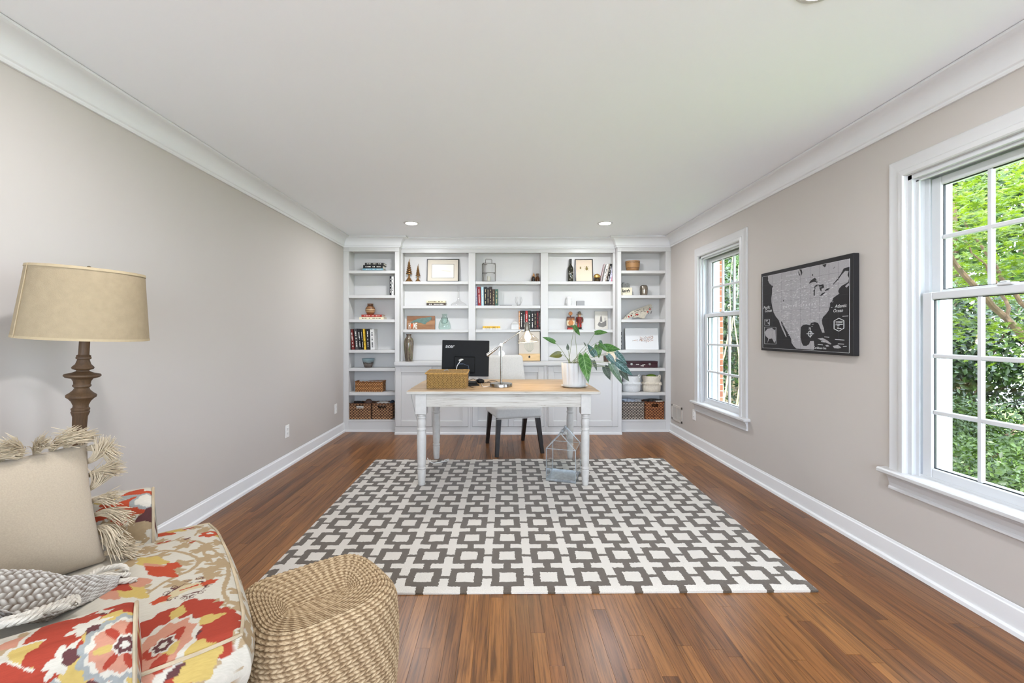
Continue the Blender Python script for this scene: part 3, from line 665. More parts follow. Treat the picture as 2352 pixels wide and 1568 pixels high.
# left bookcase
z = flat_books([(829,885,.011,.16,(38,36,38),'w',0,'thin dark paperback at the bottom of the flat stack on the left top shelf'),
    (833,880,.022,.16,(120,168,186),'w',0,'light blue book lying in the flat stack on the left top shelf'),
    (834,879,.042,.15,(26,24,24),'w',0,'thick black book second from the top of the left top-shelf stack'),
    (838,881,.028,.15,(34,31,30),'w',0,'black hardcover topmost in the flat stack on the left top shelf')], SH_SIDE[0], YI, 'flat stack on the left top shelf')
up_books([(895,899,634,(30,30,36),'w',0,.16,'slim black book standing beside the white one, second left shelf'),
    (899.3,904.5,634,(236,234,228),'k',0,.16,'slim white book standing at the end of the second left shelf')], SH_SIDE[1], YI, 'pair of books on the second left shelf', '')
z3 = flat_books([(825,881,.031,.17,(230,219,188),'k',0,'cream hardcover under the red book below the striped vase'),
    (830,877,.030,.17,(166,52,38),'w',0,'red hardcover directly under the brown striped vase')], SH_SIDE[2], YI, 'two books under the striped vase')
gl = 'upright books on the fourth left shelf'
up_books([(801.5,806.5,755.5,(30,28,28),'w',0,.17,'black and white book at the left end of the fourth left shelf row'),
    (808,814.5,756.5,(112,36,32),'w',-5,.17,'dark red book leaning in the fourth left shelf row'),
    (816.5,824,755,(66,62,62),'w',-5,.17,'dark grey book with large white spine lettering, fourth left shelf'),
    (825,830.5,755,(28,25,28),'w',-5,.17,'black book with pale dots beside the dark grey one'),
    (832,835.5,755.5,(24,24,26),'w',-5,.17,'thin black book just left of the yellow one'),
    (836.5,840.5,755,(226,184,52),'k',-4,.17,'bright yellow slim book in the fourth left shelf row'),
    (842.5,849.5,755,(22,22,24),'w',-3,.17,'black book just right of the yellow one'),
    (851,860.5,756,(214,212,208),'k',-2,.17,'pale speckled book at the right end of the fourth left shelf row')], SH_SIDE[3], YI, gl, '')
# centre bookcase
flat_books([(979.5,1024,.037,.16,(70,58,48),'w',0,'dark brown book under the cream one beside the clear decanter'),
    (979.3,1023,.028,.16,(232,214,176),'k',0,'cream book on top of the dark brown one beside the clear decanter')], SH_MID[1], YM, 'two books beside the decanter')
gm = 'upright books in the middle bay, second shelf'
up_books([(1093,1097,658.5,(160,158,190),'w',-2,.17,'lavender book at the left end of the middle bay row'),
    (1098,1105,658.5,(156,32,38),'w',-2.5,.17,'red hardcover second in the middle bay row'),
    (1105.8,1111.5,659,(176,208,216),'w',-1,.17,'pale blue book beside the red hardcover'),
    (1112,1118.3,658.5,(24,22,22),'g',0,.17,'thick black book with large pale lettering in the middle bay'),
    (1118.8,1123.2,660.5,(30,26,24),'g',0,.17,'thin black book with gold lettering in the middle bay'),
    (1123.6,1130,658.5,(44,28,24),'g',0,.17,'dark maroon hardcover with gold lettering in the middle bay'),
    (1130.5,1136.8,664,(66,50,36),'g',0,.17,'brown hardcover beside the dark green one'),
    (1137.2,1144,664,(58,92,76),'g',0,.17,'dark green hardcover at the right end of the middle bay row')], SH_MID[1], YM, gm, '')
M_TAB = pm('dark_tablet', (52,48,46), .3)
single('tablet', MB().box((X_(1148,YM), YM, SH_MID[1]+.0006), (X_(1176,YM), YM+.10, SH_MID[1]+.008), .002), M_TAB, 'thin dark flat tablet lying beside the dark green book', 'tablet', (X_(1162,YM), YM, SH_MID[1]), world=True)
flat_books([(1108,1152,.016,.15,(232,228,218),'k',0,'white thin book under the yellow one, third shelf of the middle bay'),
    (1109,1149,.026,.15,(232,186,62),'k',0,'yellow book lying on a white one, third shelf of the middle bay')], SH_MID[2], YM, 'two flat books in the middle bay')
gd = 'dark upright books above the desk lamp'
up_books([(1191.6,1194.2,714,(206,150,104),'w',0,.18,'thin orange-tan book beside the dark hardcovers above the desk lamp'),
    (1194.6,1201,713.5,(40,27,24),'w',0,.18,'dark brown hardcover first in the row above the desk lamp'),
    (1201.4,1206.6,713.5,(24,21,22),'w',0,.18,'black hardcover with big white letters above the desk lamp'),
    (1207,1212,713.5,(196,48,48),'w',0,.18,'bright red hardcover in the dark row above the desk lamp'),
    (1212.4,1219.2,713.5,(44,52,46),'w',0,.18,'dark green-grey hardcover right of the bright red one'),
    (1219.6,1226.4,714.5,(26,22,24),'w',0,.18,'black hardcover third from the right above the desk lamp'),
    (1226.8,1231.8,714.5,(36,28,26),'g',0,.18,'dark hardcover with cream lettering second from the right above the lamp'),
    (1232.2,1238.4,714,(72,26,32),'r',0,.18,'dark maroon hardcover above the desk lamp'),
    (1238.8,1241.4,714,(28,24,26),'w',0,.18,'thin black book against the divider above the desk lamp')], SH_MID[2], YM, gd, '')
gr_ = 'leaning books on the right top shelf'
zt = SH_MID[0]
for x0, w_, h_, col, ink, lab in ((1379,.009,.235,(196,172,172),'w','mauve book with its cover showing, leaning at the left of the row'),
    (1384.5,.027,.232,(226,224,218),'k','white book leaning beside the mauve cover on the right top shelf'),
    (1389.8,.016,.235,(150,136,122),'w','beige-brown thin book leaning on the right top shelf'),
    (1393.4,.026,.234,(30,26,26),'w','black book with white lettering leaning on the right top shelf'),
    (1399,.022,.232,(206,204,222),'k','pale lilac book leaning on the right top shelf'),
    (1403.5,.014,.212,(204,120,140),'w','pink book leaning against the shelf end at the right')):
    book(lab, w_, h_, .15, col, (X_(x0, YM), YM, zt+.0045), (0, math.radians(13-.4*(x0-1379)/5), 0), ink, gr_)
up_books([(1425.5,1428.5,762,(34,34,40),'w',0,.16,'slim dark book at the left end behind the white framed print')], SH_SIDE[3], YI, None, '')
# --- pottery and glass
def pot(name, label, cat, px, Y, zs, prof, mat, n=32, flute=0, fn=0, group=None):
    return single(name, MB().lathe(prof, n, flute=flute, fn=fn), mat, label, cat, (X_(px, Y), Y, zs+.0006), smooth=50, group=group)
def stripe_mat(name, stops, z0, z1, rough=.35, dn=.02):
    m, N, L, b = nt(name); tc = N.new('ShaderNodeTexCoord'); sp = N.new('ShaderNodeSeparateXYZ'); n = noise(N, L, tc.outputs['Object'], 18, 3)
    L.new(tc.outputs['Object'], sp.inputs[0]); a = N.new('ShaderNodeMath'); a.operation = 'MULTIPLY_ADD'; L.new(n.outputs['Fac'], a.inputs[0]); a.inputs[1].default_value = dn; L.new(sp.outputs[2], a.inputs[2])
    mp = N.new('ShaderNodeMapRange'); L.new(a.outputs[0], mp.inputs[0]); mp.inputs[1].default_value = z0+dn/2; mp.inputs[2].default_value = z1+dn/2
    r = ramp(N, [(p, lin(c)) for p, c in stops]); L.new(mp.outputs[0], r.inputs[0]); L.new(r.outputs[0], b.inputs['Base Color']); b.inputs['Roughness'].default_value = rough; return m
def closed(prof, t=.004):    # a vessel wall: outside up, then inside down
    return prof+[(max(.001, r-t), z) for r, z in reversed(prof[1:])][0:]+[(0, prof[0][1]+t)]
m = stripe_mat('striped_stoneware', [(0,(120,78,48)),(.2,(140,92,58)),(.28,(196,160,118)),(.36,(120,76,46)),(.45,(204,170,128)),(.52,(112,72,46)),(.65,(150,104,66)),(.8,(96,62,42)),(1,(130,86,56))], 0, .142)
pot('pottery_vase', 'small brown striped pottery vase standing on the red book', 'vase', 850.5, 5.60, z3, closed([(0,0),(.036,0),(.044,.012),(.060,.045),(.063,.062),(.058,.085),(.042,.106),(.036,.115),(.034,.128),(.039,.142)]), m)
m = stripe_mat('blue_grey_glaze', [(0,(74,62,56)),(.4,(112,104,98)),(.5,(70,60,54)),(.62,(118,128,130)),(1,(136,160,164))], 0, .115, .2, .05)
pot('pottery_bowl', 'blue-grey glazed pottery bowl alone on the fifth left shelf', 'bowl', 846, YI+.06, SH_SIDE[4], closed([(0,0),(.042,0),(.046,.004),(.060,.04),(.072,.085),(.080,.115)]), m)
m, N, L, b = nt('dark_drip_glaze'); tc = N.new('ShaderNodeTexCoord'); n = noise(N, L, mapping(N, L, tc.outputs['Object'], (30,30,3)), 1.3, 4, .6, 1.0)
r = ramp(N, [(.3, lin((52,44,38))), (.45, lin((86,74,64))), (.55, lin((126,112,96))), (.62, lin((92,98,62))), (.7, lin((70,58,48)))]); L.new(n.outputs['Fac'], r.inputs[0]); L.new(r.outputs[0], b.inputs['Base Color']); b.inputs['Roughness'].default_value = .12
pot('tall_vase', 'tall dark brown glazed vase on the worktop at the left', 'vase', 939, 5.50, .88, closed([(0,0),(.043,0),(.045,.005),(.052,.06),(.060,.16),(.0615,.22),(.060,.255),(.050,.285),(.034,.302),(.028,.315),(.029,.330),(.035,.345)], .005), m)
M_CLEAR = thin_glass('clear_glass', (.99,.99,.99), 1.45); M_GREENG = thin_glass('pale_green_glass', (.90,.96,.94), 1.4)
pot('glass_decanter', 'clear wide-bottomed glass decanter with a long neck', 'decanter', 1053.5, YM+.07, SH_MID[1], closed([(0,.002),(.095,.002),(.105,.012),(.100,.026),(.070,.044),(.035,.058),(.020,.08),(.015,.12),(.014,.19),(.016,.24),(.022,.262)], .002), M_CLEAR, 40)
t = thing('glass_jar', 'pale green glass bottle jar with a hanging inner cup', 'jar', (X_(1021, YM+.06), YM+.06, SH_MID[2]+.0006))
part('jar_body', MB().lathe(closed([(0,.003),(.062,.003),(.076,.012),(.080,.030),(.076,.070),(.062,.110),(.042,.140),(.036,.150),(.030,.165),(.028,.185),(.036,.203)], .003), 40), M_GREENG, t, 60)
part('inner_cup', MB().lathe([(0,.075),(.030,.085),(.036,.11),(.032,.15)], 28), M_GREENG, t, 60)
mm = MB(); mm.tube([(-.040,0,.148),(-.044,-.02,.12),(-.030,-.05,.085),(0,-.060,.075),(.030,-.05,.085),(.044,-.02,.12),(.040,0,.148)], .0015, 6); mm.tube([(.042*math.cos(a), .042*math.sin(a), .150) for a in np.linspace(0, 2*pi, 20)[:-1]], .0016, 6, closed=True)
part('wire_handle', mm, M_BLACK, t, True)
M_WOODT = wood_mat('turned_wood', (138,98,58), (190,146,96), 2, 1.2, .5); M_WALNUT = wood_mat('walnut_wood', (66,40,24), (112,72,44), 2, 1.5, .45)
m = stripe_mat('burl_wood', [(0,(122,84,50)),(.25,(168,124,78)),(.36,(120,82,52)),(.40,(176,132,84)),(.80,(170,126,80)),(.84,(70,46,32)),(.88,(176,136,92)),(1,(160,116,74))], 0, .138, .5, .03)
pot('wooden_bowl', 'round turned wooden bowl on the top right shelf', 'bowl', 1453, YI+.09, SH_SIDE[0], closed([(0,0),(.066,0),(.074,.012),(.084,.05),(.090,.10),(.091,.138)], .008), m)
M_MERC = pm('ribbed_mercury_glass', (150,140,126), .18, metal=.85, var=.25, vs=60)
pot('ribbed_vase', 'small ribbed metallic vase on the second right shelf', 'vase', 1478.5, YI+.08, SH_SIDE[1], closed([(0,0),(.040,0),(.042,.006),(.047,.045),(.049,.09),(.047,.118),(.040,.132),(.030,.138)], .003), M_MERC, 64, .03, 16)
M_CERW = pm('white_ceramic', (212,211,208), .35)
# --- bronze trees
M_BRONZE = pm('hammered_bronze', (150,112,68), .35, metal=.8, var=.45, vs=120, bs=.8, bscale=160)
def metal_tree(label, px, h, r):
    t = thing('metal_tree', label, 'figurine', (X_(px, YM+.04), YM+.04, SH_MID[0]+.0006), group='bronze tree figurines')
    part('trunk', MB().lathe([(0,0),(r,0),(r*.98,h*.012),(r*.55,h*.11),(r*.2,h*.22),(r*.16,h*.40)], 28), M_BRONZE, t, True)
    for k in range(6):
        z = h*(.36+.088*k); w_ = r*(.78-.10*k)
        part('bough', MB().lathe([(w_*.25,z-h*.004),(w_,z-h*.02),(w_*.98,z-h*.006),(w_*.3,z+h*.085),(w_*.15,z+h*.10)], 12), M_BRONZE, t)
    part('tip', MB().tube([(0,0,h*.84),(r*.04,0,h*.92),(r*.16,0,h)], [r*.12, r*.08, r*.01], 8), M_BRONZE, t, True)
metal_tree('taller bronze fir tree figurine on the centre top shelf', 939.5, .307, .055)
metal_tree('shorter bronze fir tree figurine beside the framed picture', 960, .24, .042)
# --- framed things leaning on shelves; local: x right, y away, z up, tilted back
def framed(name, label, cat, px0, px1, pyt, Y, zs, fw, fm, tilt=6, depth=.018, group=None):
    wd = X_(px1, Y)-X_(px0, Y); h = Z_(pyt, Y)-zs; h /= math.cos(math.radians(tilt))
    t = thing(name, label, cat, (X_((px0+px1)/2, Y), Y, zs+.0008), rot=(math.radians(-tilt), 0, 0), group=group)
    w2 = wd/2
    for a, b, c, d in ((-w2, -w2+fw, 0, h), (w2-fw, w2, 0, h), (-w2+fw, w2-fw, 0, fw), (-w2+fw, w2-fw, h-fw, h)):
        part('frame_rail', MB().box((a, 0, c), (b, depth, d), .0015), fm, t)
    return t, wd, h
M_BLKF = pm('black_frame', (28,26,25), .3); M_MAT = pm('mat_board', (212,202,186), .9); M_PAPER = pm('print_paper', (238,232,220), .8); M_SILV = pm('silver_edge', (168,166,160), .3, metal=.9)
t, wd, h = framed('picture_frame', 'black framed feather print with wide beige mat, centre top shelf', 'picture', 979.5, 1054, 593.5, YM+.01, SH_MID[0], .012, M_BLKF)
part('mat_board', MB().box((-wd/2+.012, .006, .012), (wd/2-.012, .014, h-.012)), M_MAT, t)
mo = MB(); a, b, c, d = -wd*.335, wd*.335, h*.18, h*.76
for q in ((a-.004, a, c-.004, d+.004), (b, b+.004, c-.004, d+.004), (a, b, c-.004, c), (a, b, d, d+.004)): mo.box((q[0], .0045, q[2]), (q[1], .006, q[3]))
part('inner_line', mo, M_BLKF, t)
pr = part('print', MB().box((a, .005, c), (b, .0058, d)), M_PAPER, t)
ft = MB(); ft.tube([(-.03, .0048, h*.50), (.10, .0048, h*.42)], .0006, 4)
for k in range(14): ft.tube([(-.02+k*.008, .0048, h*(.495-.004*k)), (.004+k*.008, .0048, h*(.495-.004*k)+.014*math.sin(k*.22+.3))], .0005, 4)
part('feather_drawing', ft, pm('grey_ink', (150,140,126), .8), pr)
t, wd, h = framed('picture_frame', 'black shadow-box frame with two beetle drawings, right bay', 'picture', 1322, 1363, 593.5, YM+.01, SH_MID[0], .010, M_BLKF, 7, .03)
bk = part('mat_board', MB().box((-wd/2+.010, .012, .010), (wd/2-.010, .02, h-.010)), pm('beetle_paper', (226,206,184), .8), t)
M_OLIVE = pm('beetle_ink', (128,112,60), .7)
def beetle(cx, cz, s):
    m = MB()
    m.prism([(cx+s*.30*math.cos(q), cz-s*.12+s*.42*math.sin(q)) for q in np.linspace(0, 2*pi, 17)[:-1]], .0105, .0118, lambda a, b_, d_: (a, d_, b_))
    m.prism([(cx+s*.17*math.cos(q), cz+s*.42+s*.16*math.sin(q)) for q in np.linspace(0, 2*pi, 13)[:-1]], .0105, .0118, lambda a, b_, d_: (a, d_, b_))
    for sx in (-1, 1):
        for k, (dx, dz) in enumerate(((.55,.5),(.62,.0),(.55,-.55))): m.tube([(cx+sx*s*.2, .011, cz+s*(.2-.2*k)), (cx+sx*s*dx, .011, cz+s*dz)], s*.03, 4)
    return m
part('beetle_drawing', beetle(-wd*.20, h*.62, .030), M_OLIVE, bk); part('beetle_drawing', beetle(wd*.15, h*.60, .052), M_OLIVE, bk)
# hot-air balloon picture on the worktop
t, wd, h = framed('picture_frame', 'black framed balloon picture behind the desk lamp', 'picture', 1190.5, 1241.5, 760, 5.52, .88, .006, M_BLKF, 5)
part('mat_board', MB().box((-wd/2+.006, .006, .075), (wd/2-.006, .014, h-.006)), pm('warm_grey_paper', (206,196,182), .85), t)
lo = part('wood_panel', MB().box((-wd/2+.006, .002, .006), (wd/2-.006, .016, .096), .001), wood_mat('pale_pine', (196,158,106), (226,192,140), 0, 1.2), t)
hs = MB().box((-.011, .0006, .042), (.011, .002, .058)); hs.prism([(-.015,.058),(.015,.058),(0,.072)], .0006, .002, lambda a, b_, d_: (a, d_, b_)); part('house_mark', hs, M_INK_K, lo)
bl = MB(); M_GRN = pm('green_ink', (112,136,112), .8)
for k in range(9):
    q = -1+k/4
    bl.tube([(q*.060*math.sin(a_)*1.0, .0055, .19+.062*math.cos(a_) if a_ < 1.7 else .19+.062*math.cos(1.7)-(a_-1.7)*.052) if True else 0 for a_ in np.linspace(.05, 2.9, 14)], .0011, 4)
part('balloon_drawing', bl, M_GRN, t)
# acrylic frame with a lighthouse-like sketch
M_ACR = thin_glass('acrylic', (.95,.95,.95), 1.45)
Y = YM+.02; wd = X_(1397.5, Y)-X_(1366, Y); h = .243
t = thing('acrylic_frame', 'clear acrylic stand-up frame holding a grey coast sketch', 'picture', (X_(1381.7, Y), Y, SH_MID[2]+.0008), rot=(math.radians(-5), 0, 0))
part('acrylic_sheet', MB().box((-wd/2, 0, 0), (wd/2, .004, h), .001), M_ACR, t)
pr = part('print', MB().box((-wd/2+.006, .0045, .004), (wd/2-.006, .006, h-.006)), M_PAPER, t)
sk = MB(); M_SK = pm('pencil_grey', (132,128,124), .9); r = random.Random(4)
sk.prism([(-.05,.06),(-.03,.10),(.0,.085),(.03,.10),(.065,.12),(.065,.05),(.02,.03),(-.03,.04)], .0038, .0044, lambda a, b_, d_: (a, d_, b_))
sk.prism([(-.022,.10),(.014,.10),(.006,.17),(-.012,.17)], .0038, .0044, lambda a, b_, d_: (a, d_, b_)); sk.prism([(-.005,.17),(.001,.17),(-.002,.20)], .0038, .0044, lambda a, b_, d_: (a, d_, b_)); sk.prism([(.043,.10),(.050,.10),(.050,.155),(.043,.155)], .0038, .0044, lambda a, b_, d_: (a, d_, b_))
part('sketch', sk, M_SK, pr)
# --- state outline used on three pieces (a long shape with a pointed west end)
NC = [(0,.30),(.10,.36),(.16,.50),(.24,.56),(.30,.66),(.33,.72),(.95,.98),(1.0,.86),(.96,.80),(1.0,.70),(.93,.62),(.97,.55),(.88,.50),(.84,.44),(.90,.42),(.80,.34),(.74,.20),(.70,.02),(.62,.06),(.50,.24),(.40,.22),(.36,.32),(.24,.30),(.20,.24),(.08,.24)]
NC = [(x, y-.25*x if False else y) for x, y in NC]
fxy = lambda a, b, d: (a, d, b)
# HOME sign
Y = YM+.02; x0, x1 = X_(934, Y), X_(998.4, Y); wd = x1-x0; h = Z_(725, Y)-SH_MID[2]
t = thing('wooden_sign', 'reclaimed wood HOME sign with a teal state shape', 'sign', ((x0+x1)/2, Y, SH_MID[2]+.0008), rot=(math.radians(-7), 0, 0))
wm = [wood_mat('barn_wood_a', (112,74,46), (160,112,72), 0, 1.4), wood_mat('barn_wood_b', (132,92,60), (178,130,88), 0, 1.1), wood_mat('barn_wood_c', (98,66,44), (146,100,66), 0, 1.6)]
for k in range(3): part('plank', MB().box((-wd/2, 0, h*k/3+.0003), (wd/2, .016, h*(k+1)/3-.0003), .001), wm[k], t)
part('state_cutout', MB().prism([(-wd*.40+a*wd*.80, h*.36+b*h*.58) for a, b in NC], -.003, -.0003, fxy), pm('faded_teal', (98,124,116), .7, var=.2, vs=60), t)
tm = MB(); fr = lambda X, Y0, Zz: (X, -.0008-Zz, Y0)
put_text(tm, 'H', h*.60, lambda a, b, c: (-wd*.40+a*.34, -.001-c, h*.25+b), depth=.0006, bold=.002); put_text(tm, 'ME', h*.60, lambda a, b, c: (-wd*.195+a*.36, -.001-c, h*.25+b), depth=.0006, bold=.002); part('lettering', tm, M_INK_W, t, kind='stuff')
part('orange_state', MB().prism([(-wd*.316+a*.00095, h*.24+b*.001) for a, b in ((-11,22),(-4,26),(11,24),(12,8),(6,-4),(1,-25),(-3,-22),(-4,-6),(-10,4))], -.002, -.0003, fxy), pm('orange_paint', (226,92,40), .6), t)
# letter-block sign on the second right shelf
Y = YI+.02; x0, x1 = X_(1414, Y), X_(1452, Y)
x0 = 1.495; wd = x1-x0; h = .103; xc = (x0+x1)/2
t = thing('city_sign', 'cream wooden block sign with grey skyline and script lettering', 'sign', (xc, Y, SH_SIDE[1]+.0006))
part('block', MB().box((-wd/2, 0, 0), (wd/2, .035, h), .001), pm('cream_block', (226,216,190), .6), t)
sk = MB(); sk.prism([(-wd/2+a*wd*.84, h+b) for a, b in ((0,0),(0,.035),(.12,.035),(.12,.05),(.22,.05),(.25,.072),(.34,.05),(.36,.06),(.46,.075),(.50,.03),(.58,.03),(.60,.052),(.72,.06),(.90,.055),(1,.045),(1,0))], .010, .020, fxy); part('skyline', sk, pm('slate_cutout', (112,112,108), .5, var=.3, vs=80), t)
tm = MB(); put_text(tm, 'leigh', .062, lambda a, b, c: (-wd*.04+a, -.0006-c, h*.58+b), depth=.0004, shear=.35, spacing=.9, bold=.001); part('lettering', tm, M_INK_K, t)
# printed state cut-out, tilted, third right shelf
Y = YI+.06; L_ = X_(1499, Y)-X_(1424, Y)
M_TIN = pm('printed_tin', (196,188,170), .45, var=.12, vs=40)
t = thing('state_cutout', 'flat state-shaped cut-out printed with rows of letters, tilted', 'decoration', (X_(1427, Y)+.0, Y, SH_SIDE[2]+.0008))
ca, sa = math.cos(.20), math.sin(.20)
def ncp(a, b): x, z = a*L_*1.02, (b-.30)*L_*.42; return (x*ca-z*sa+.004, x*sa+z*ca+.0055)
zz = min(ncp(a, b)[1] for a, b in NC)
part('panel', MB().prism([(ncp(a, b)[0], ncp(a, b)[1]-zz) for a, b in NC], 0, .005, lambda a, b, d: (a, d+.02-b*.0, b)), M_TIN, t)
r = random.Random(8); ink = MB(); red = MB()
for k in range(70):
    a, b = r.uniform(.14, .93), r.uniform(.30, .86)
    if b > .52+.45*a-.03 or b < (.30 if a < .45 else .30+.0*(a)): continue
    x, z = ncp(a, b); z -= zz; (red if k % 9 == 0 else ink).box((x, .0192, z), (x+(.016 if k % 9 == 0 else .010), .0199, z+(.018 if k % 9 == 0 else .007)))
part('printed_letters', ink, M_INK_K, t, kind='stuff'); part('printed_stars', red, M_INK_R, t, kind='stuff')
# white framed state print
M_WF = pm('white_frame', (236,236,234), .4)
t, wd, h = framed('picture_frame', 'white framed print of a speckled state shape, fourth right shelf', 'picture', 1437, 1513, 753.5, YI+.03, SH_SIDE[3], .008, M_WF, 6)
pp = part('print', MB().box((-wd/2+.008, .005, .008), (wd/2-.008, .010, h-.008)), pm('white_paper', (232,232,231), .8), t)
col = [pm('dot_%d' % k, c, .8) for k, c in enumerate([(96,92,92), (186,120,92), (150,138,124), (206,150,110)])]
dm = [MB() for _ in col]; r = random.Random(2)
for k in range(420):
    a, b = r.uniform(0, 1), r.uniform(0, 1)
    lo_, hi_ = (.24, .36+.5*a) if a < .36 else ((.22 if a < .5 else .05+abs(a-.68)*.9), .70+.25*a)
    if not (lo_ < b < min(hi_, .98)): continue
    x, z = -wd*.30+a*wd*.64, h*.30+b*h*.36; dm[k % 4].box((x, .0042, z), (x+.006, .0049, z+.004))
for k in range(4): part('print_dots', dm[k], col[k], pp, kind='stuff')
# --- small things
t = thing('metal_lantern', 'small metal and glass lantern with a handle, middle bay top shelf', 'lantern', (X_(1122.5, YM+.03), YM+.03, SH_MID[0]+.0006), .25)
M_PEW = pm('aged_pewter', (112,108,100), .35, metal=.9)
f = MB(); w_ = .075
for sx in (-1, 1):
    for sy in (-1, 1): f.beam((sx*w_, sy*.05, 0), (sx*w_, sy*.05, .235), .007)
for z in (.004, .115, .235):
    for sy in (-1, 1): f.beam((-w_, sy*.05, z), (w_, sy*.05, z), .007)
    for sx in (-1, 1): f.beam((sx*w_, -.05, z), (sx*w_, .05, z), .007)
part('frame', f, M_PEW, t)
part('handle', MB().tube([(-.042,0,.238),(-.042,0,.285),(-.034,0,.296),(.034,0,.296),(.042,0,.285),(.042,0,.238)], .0035, 8), M_PEW, t, True)
for sy in (-1, 1): part('pane', MB().box((-w_, sy*.05-.0008, .004), (w_, sy*.05+.0008, .235)), M_CLEAR, t)
part('candle', MB().lathe([(0,.008),(.022,.008),(.022,.07),(.018,.073),(0,.07)], 20), pm('candle_wax', (226,220,204), .5), t, True)
M_GLOSSY_BR = pm('glossy_brown', (96,58,32), .25, var=.3, vs=60)
single('leaf_dish', MB().prism([(-.028,0),(.026,0),(.032,.05),(.018,.095),(.005,.122),(-.008,.09),(-.026,.05)], 0, .02, fxy), pm('amber_wood', (176,124,66), .3, var=.3, vs=50), 'small upright leaf-shaped brown wood ornament in the middle bay', 'ornament', (X_(1225, YM+.04), YM+.04, SH_MID[0]+.0006))
single('leather_pouch', MB().lathe([(0,0),(.020,0),(.024,.01),(.022,.045),(.014,.066),(0,.07)], 20), pm('black_leather', (28,22,18), .25), 'tiny black glossy ornament before the leaf-shaped wood', 'ornament', (X_(1225, YM), YM, SH_MID[0]+.0006), smooth=50)
t = thing('spice_jar', 'little brown jar with a stone-grey stopper, middle bay top shelf', 'jar', (X_(1234.6, YM+.03), YM+.03, SH_MID[0]+.0006))
part('jar_body', MB().lathe([(0,0),(.024,0),(.025,.01),(.026,.05),(.018,.066),(.014,.07)], 24), M_GLOSSY_BR, t, True)
part('stopper', MB().lathe([(.014,.07),(.013,.082),(.018,.098),(.019,.108),(0,.110)], 20), pm('grey_brown_stone', (120,98,80), .6), t, True)
# faceted glass terrarium
t = thing('glass_terrarium', 'tiny tulip-shaped clear glass holder outlined in thin metal', 'holder', (X_(1191.3, YM+.05), YM+.05, SH_MID[1]+.0006))
part('glass_bowl', MB().lathe([(0,.006),(.020,.006),(.032,.03),(.044,.065),(.046,.08),(.036,.118)], 6), M_CLEAR, t)
f = MB()
for k in range(6):
    q = 2*pi*k/6; f.tube([(r_*math.cos(q), r_*math.sin(q), z_) for r_, z_ in ((.020,.006),(.032,.03),(.044,.065),(.046,.08),(.036,.118))], .0011, 5)
f.lathe([(0,.0),(.022,.0),(.022,.008),(0,.008)], 18); part('metal_edges', f, M_PEW, t)
# white house-shaped canister
t = thing('canister', 'white house-shaped lidded ceramic canister beside the dark books', 'canister', (X_(1182.6, YM+.04), YM+.04, SH_MID[2]+.0006))
part('body', MB().box((-.050,-.04,0), (.050,.04,.072), .004), M_CERW, t)
lid = MB(); lid.add([(-.053,-.043,.073),(.053,-.043,.073),(.053,.043,.073),(-.053,.043,.073),(-.012,-.01,.104),(.012,-.01,.104),(.012,.01,.104),(-.012,.01,.104)], [(3,2,1,0),(4,5,6,7),(0,1,5,4),(1,2,6,5),(2,3,7,6),(3,0,4,7)])
lo = part('lid', lid, M_CERW, t); part('knob', MB().lathe([(.004,.104),(.008,.112),(.006,.118),(0,.12)], 14), M_CERW, lo, True)
# wine bottle
t = thing('wine_bottle', 'dark green wine bottle with a printed label, right bay top shelf', 'bottle', (X_(1310.5, YM+.03), YM+.03, SH_MID[0]+.0006))
part('bottle_body', MB().lathe([(0,.003),(.034,0),(.037,.005),(.037,.165),(.034,.185),(.022,.205),(.0145,.222),(.0140,.285),(.0155,.287),(.0155,.297),(0,.297)], 32), pm('dark_bottle_glass', (34,34,22), .08, spec=.7), t, True)
part('foil', MB().lathe([(.0150,.235),(.0152,.288),(.0160,.288),(.0160,.298),(0,.298)], 24), pm('black_foil', (26,26,28), .3), t, True)
lb = MB(); r = random.Random(3)
for k in range(26):
    q = -pi/2+r.uniform(-.9, .9); z = r.uniform(.03, .13); s_ = r.uniform(.003, .009)
    lb.add([(.0374*math.cos(q+a*s_/.037), .0374*math.sin(q+a*s_/.037), z+b*s_) for a, b in ((-.5,-.5),(.5,-.5),(.5,.5),(-.5,.5))], [(0,1,2,3)])
part('label_print', lb, pm('label_silver', (190,186,176), .5), t)
# gold seated figurine (fabric shell)
t = thing('shell_ornament', 'gold and black conch-like ornament beside the leaning books', 'ornament', (X_(1371.5, YM+.02), YM+.02, SH_MID[0]+.0006))
part('base', MB().lathe([(0,0),(.034,0),(.038,.012),(.034,.04),(.022,.055),(0,.056)], 14, flute=.1, fn=5), pm('black_gold', (66,52,30), .3, metal=.5, var=.6, vs=60), t, True)
part('crown', MB().lathe([(.016,.045),(.036,.055),(.040,.072),(.030,.092),(.014,.104),(0,.106)], 14, flute=.12, fn=6), pm('antique_gold', (190,150,80), .3, metal=.7, var=.3, vs=70), t, True)
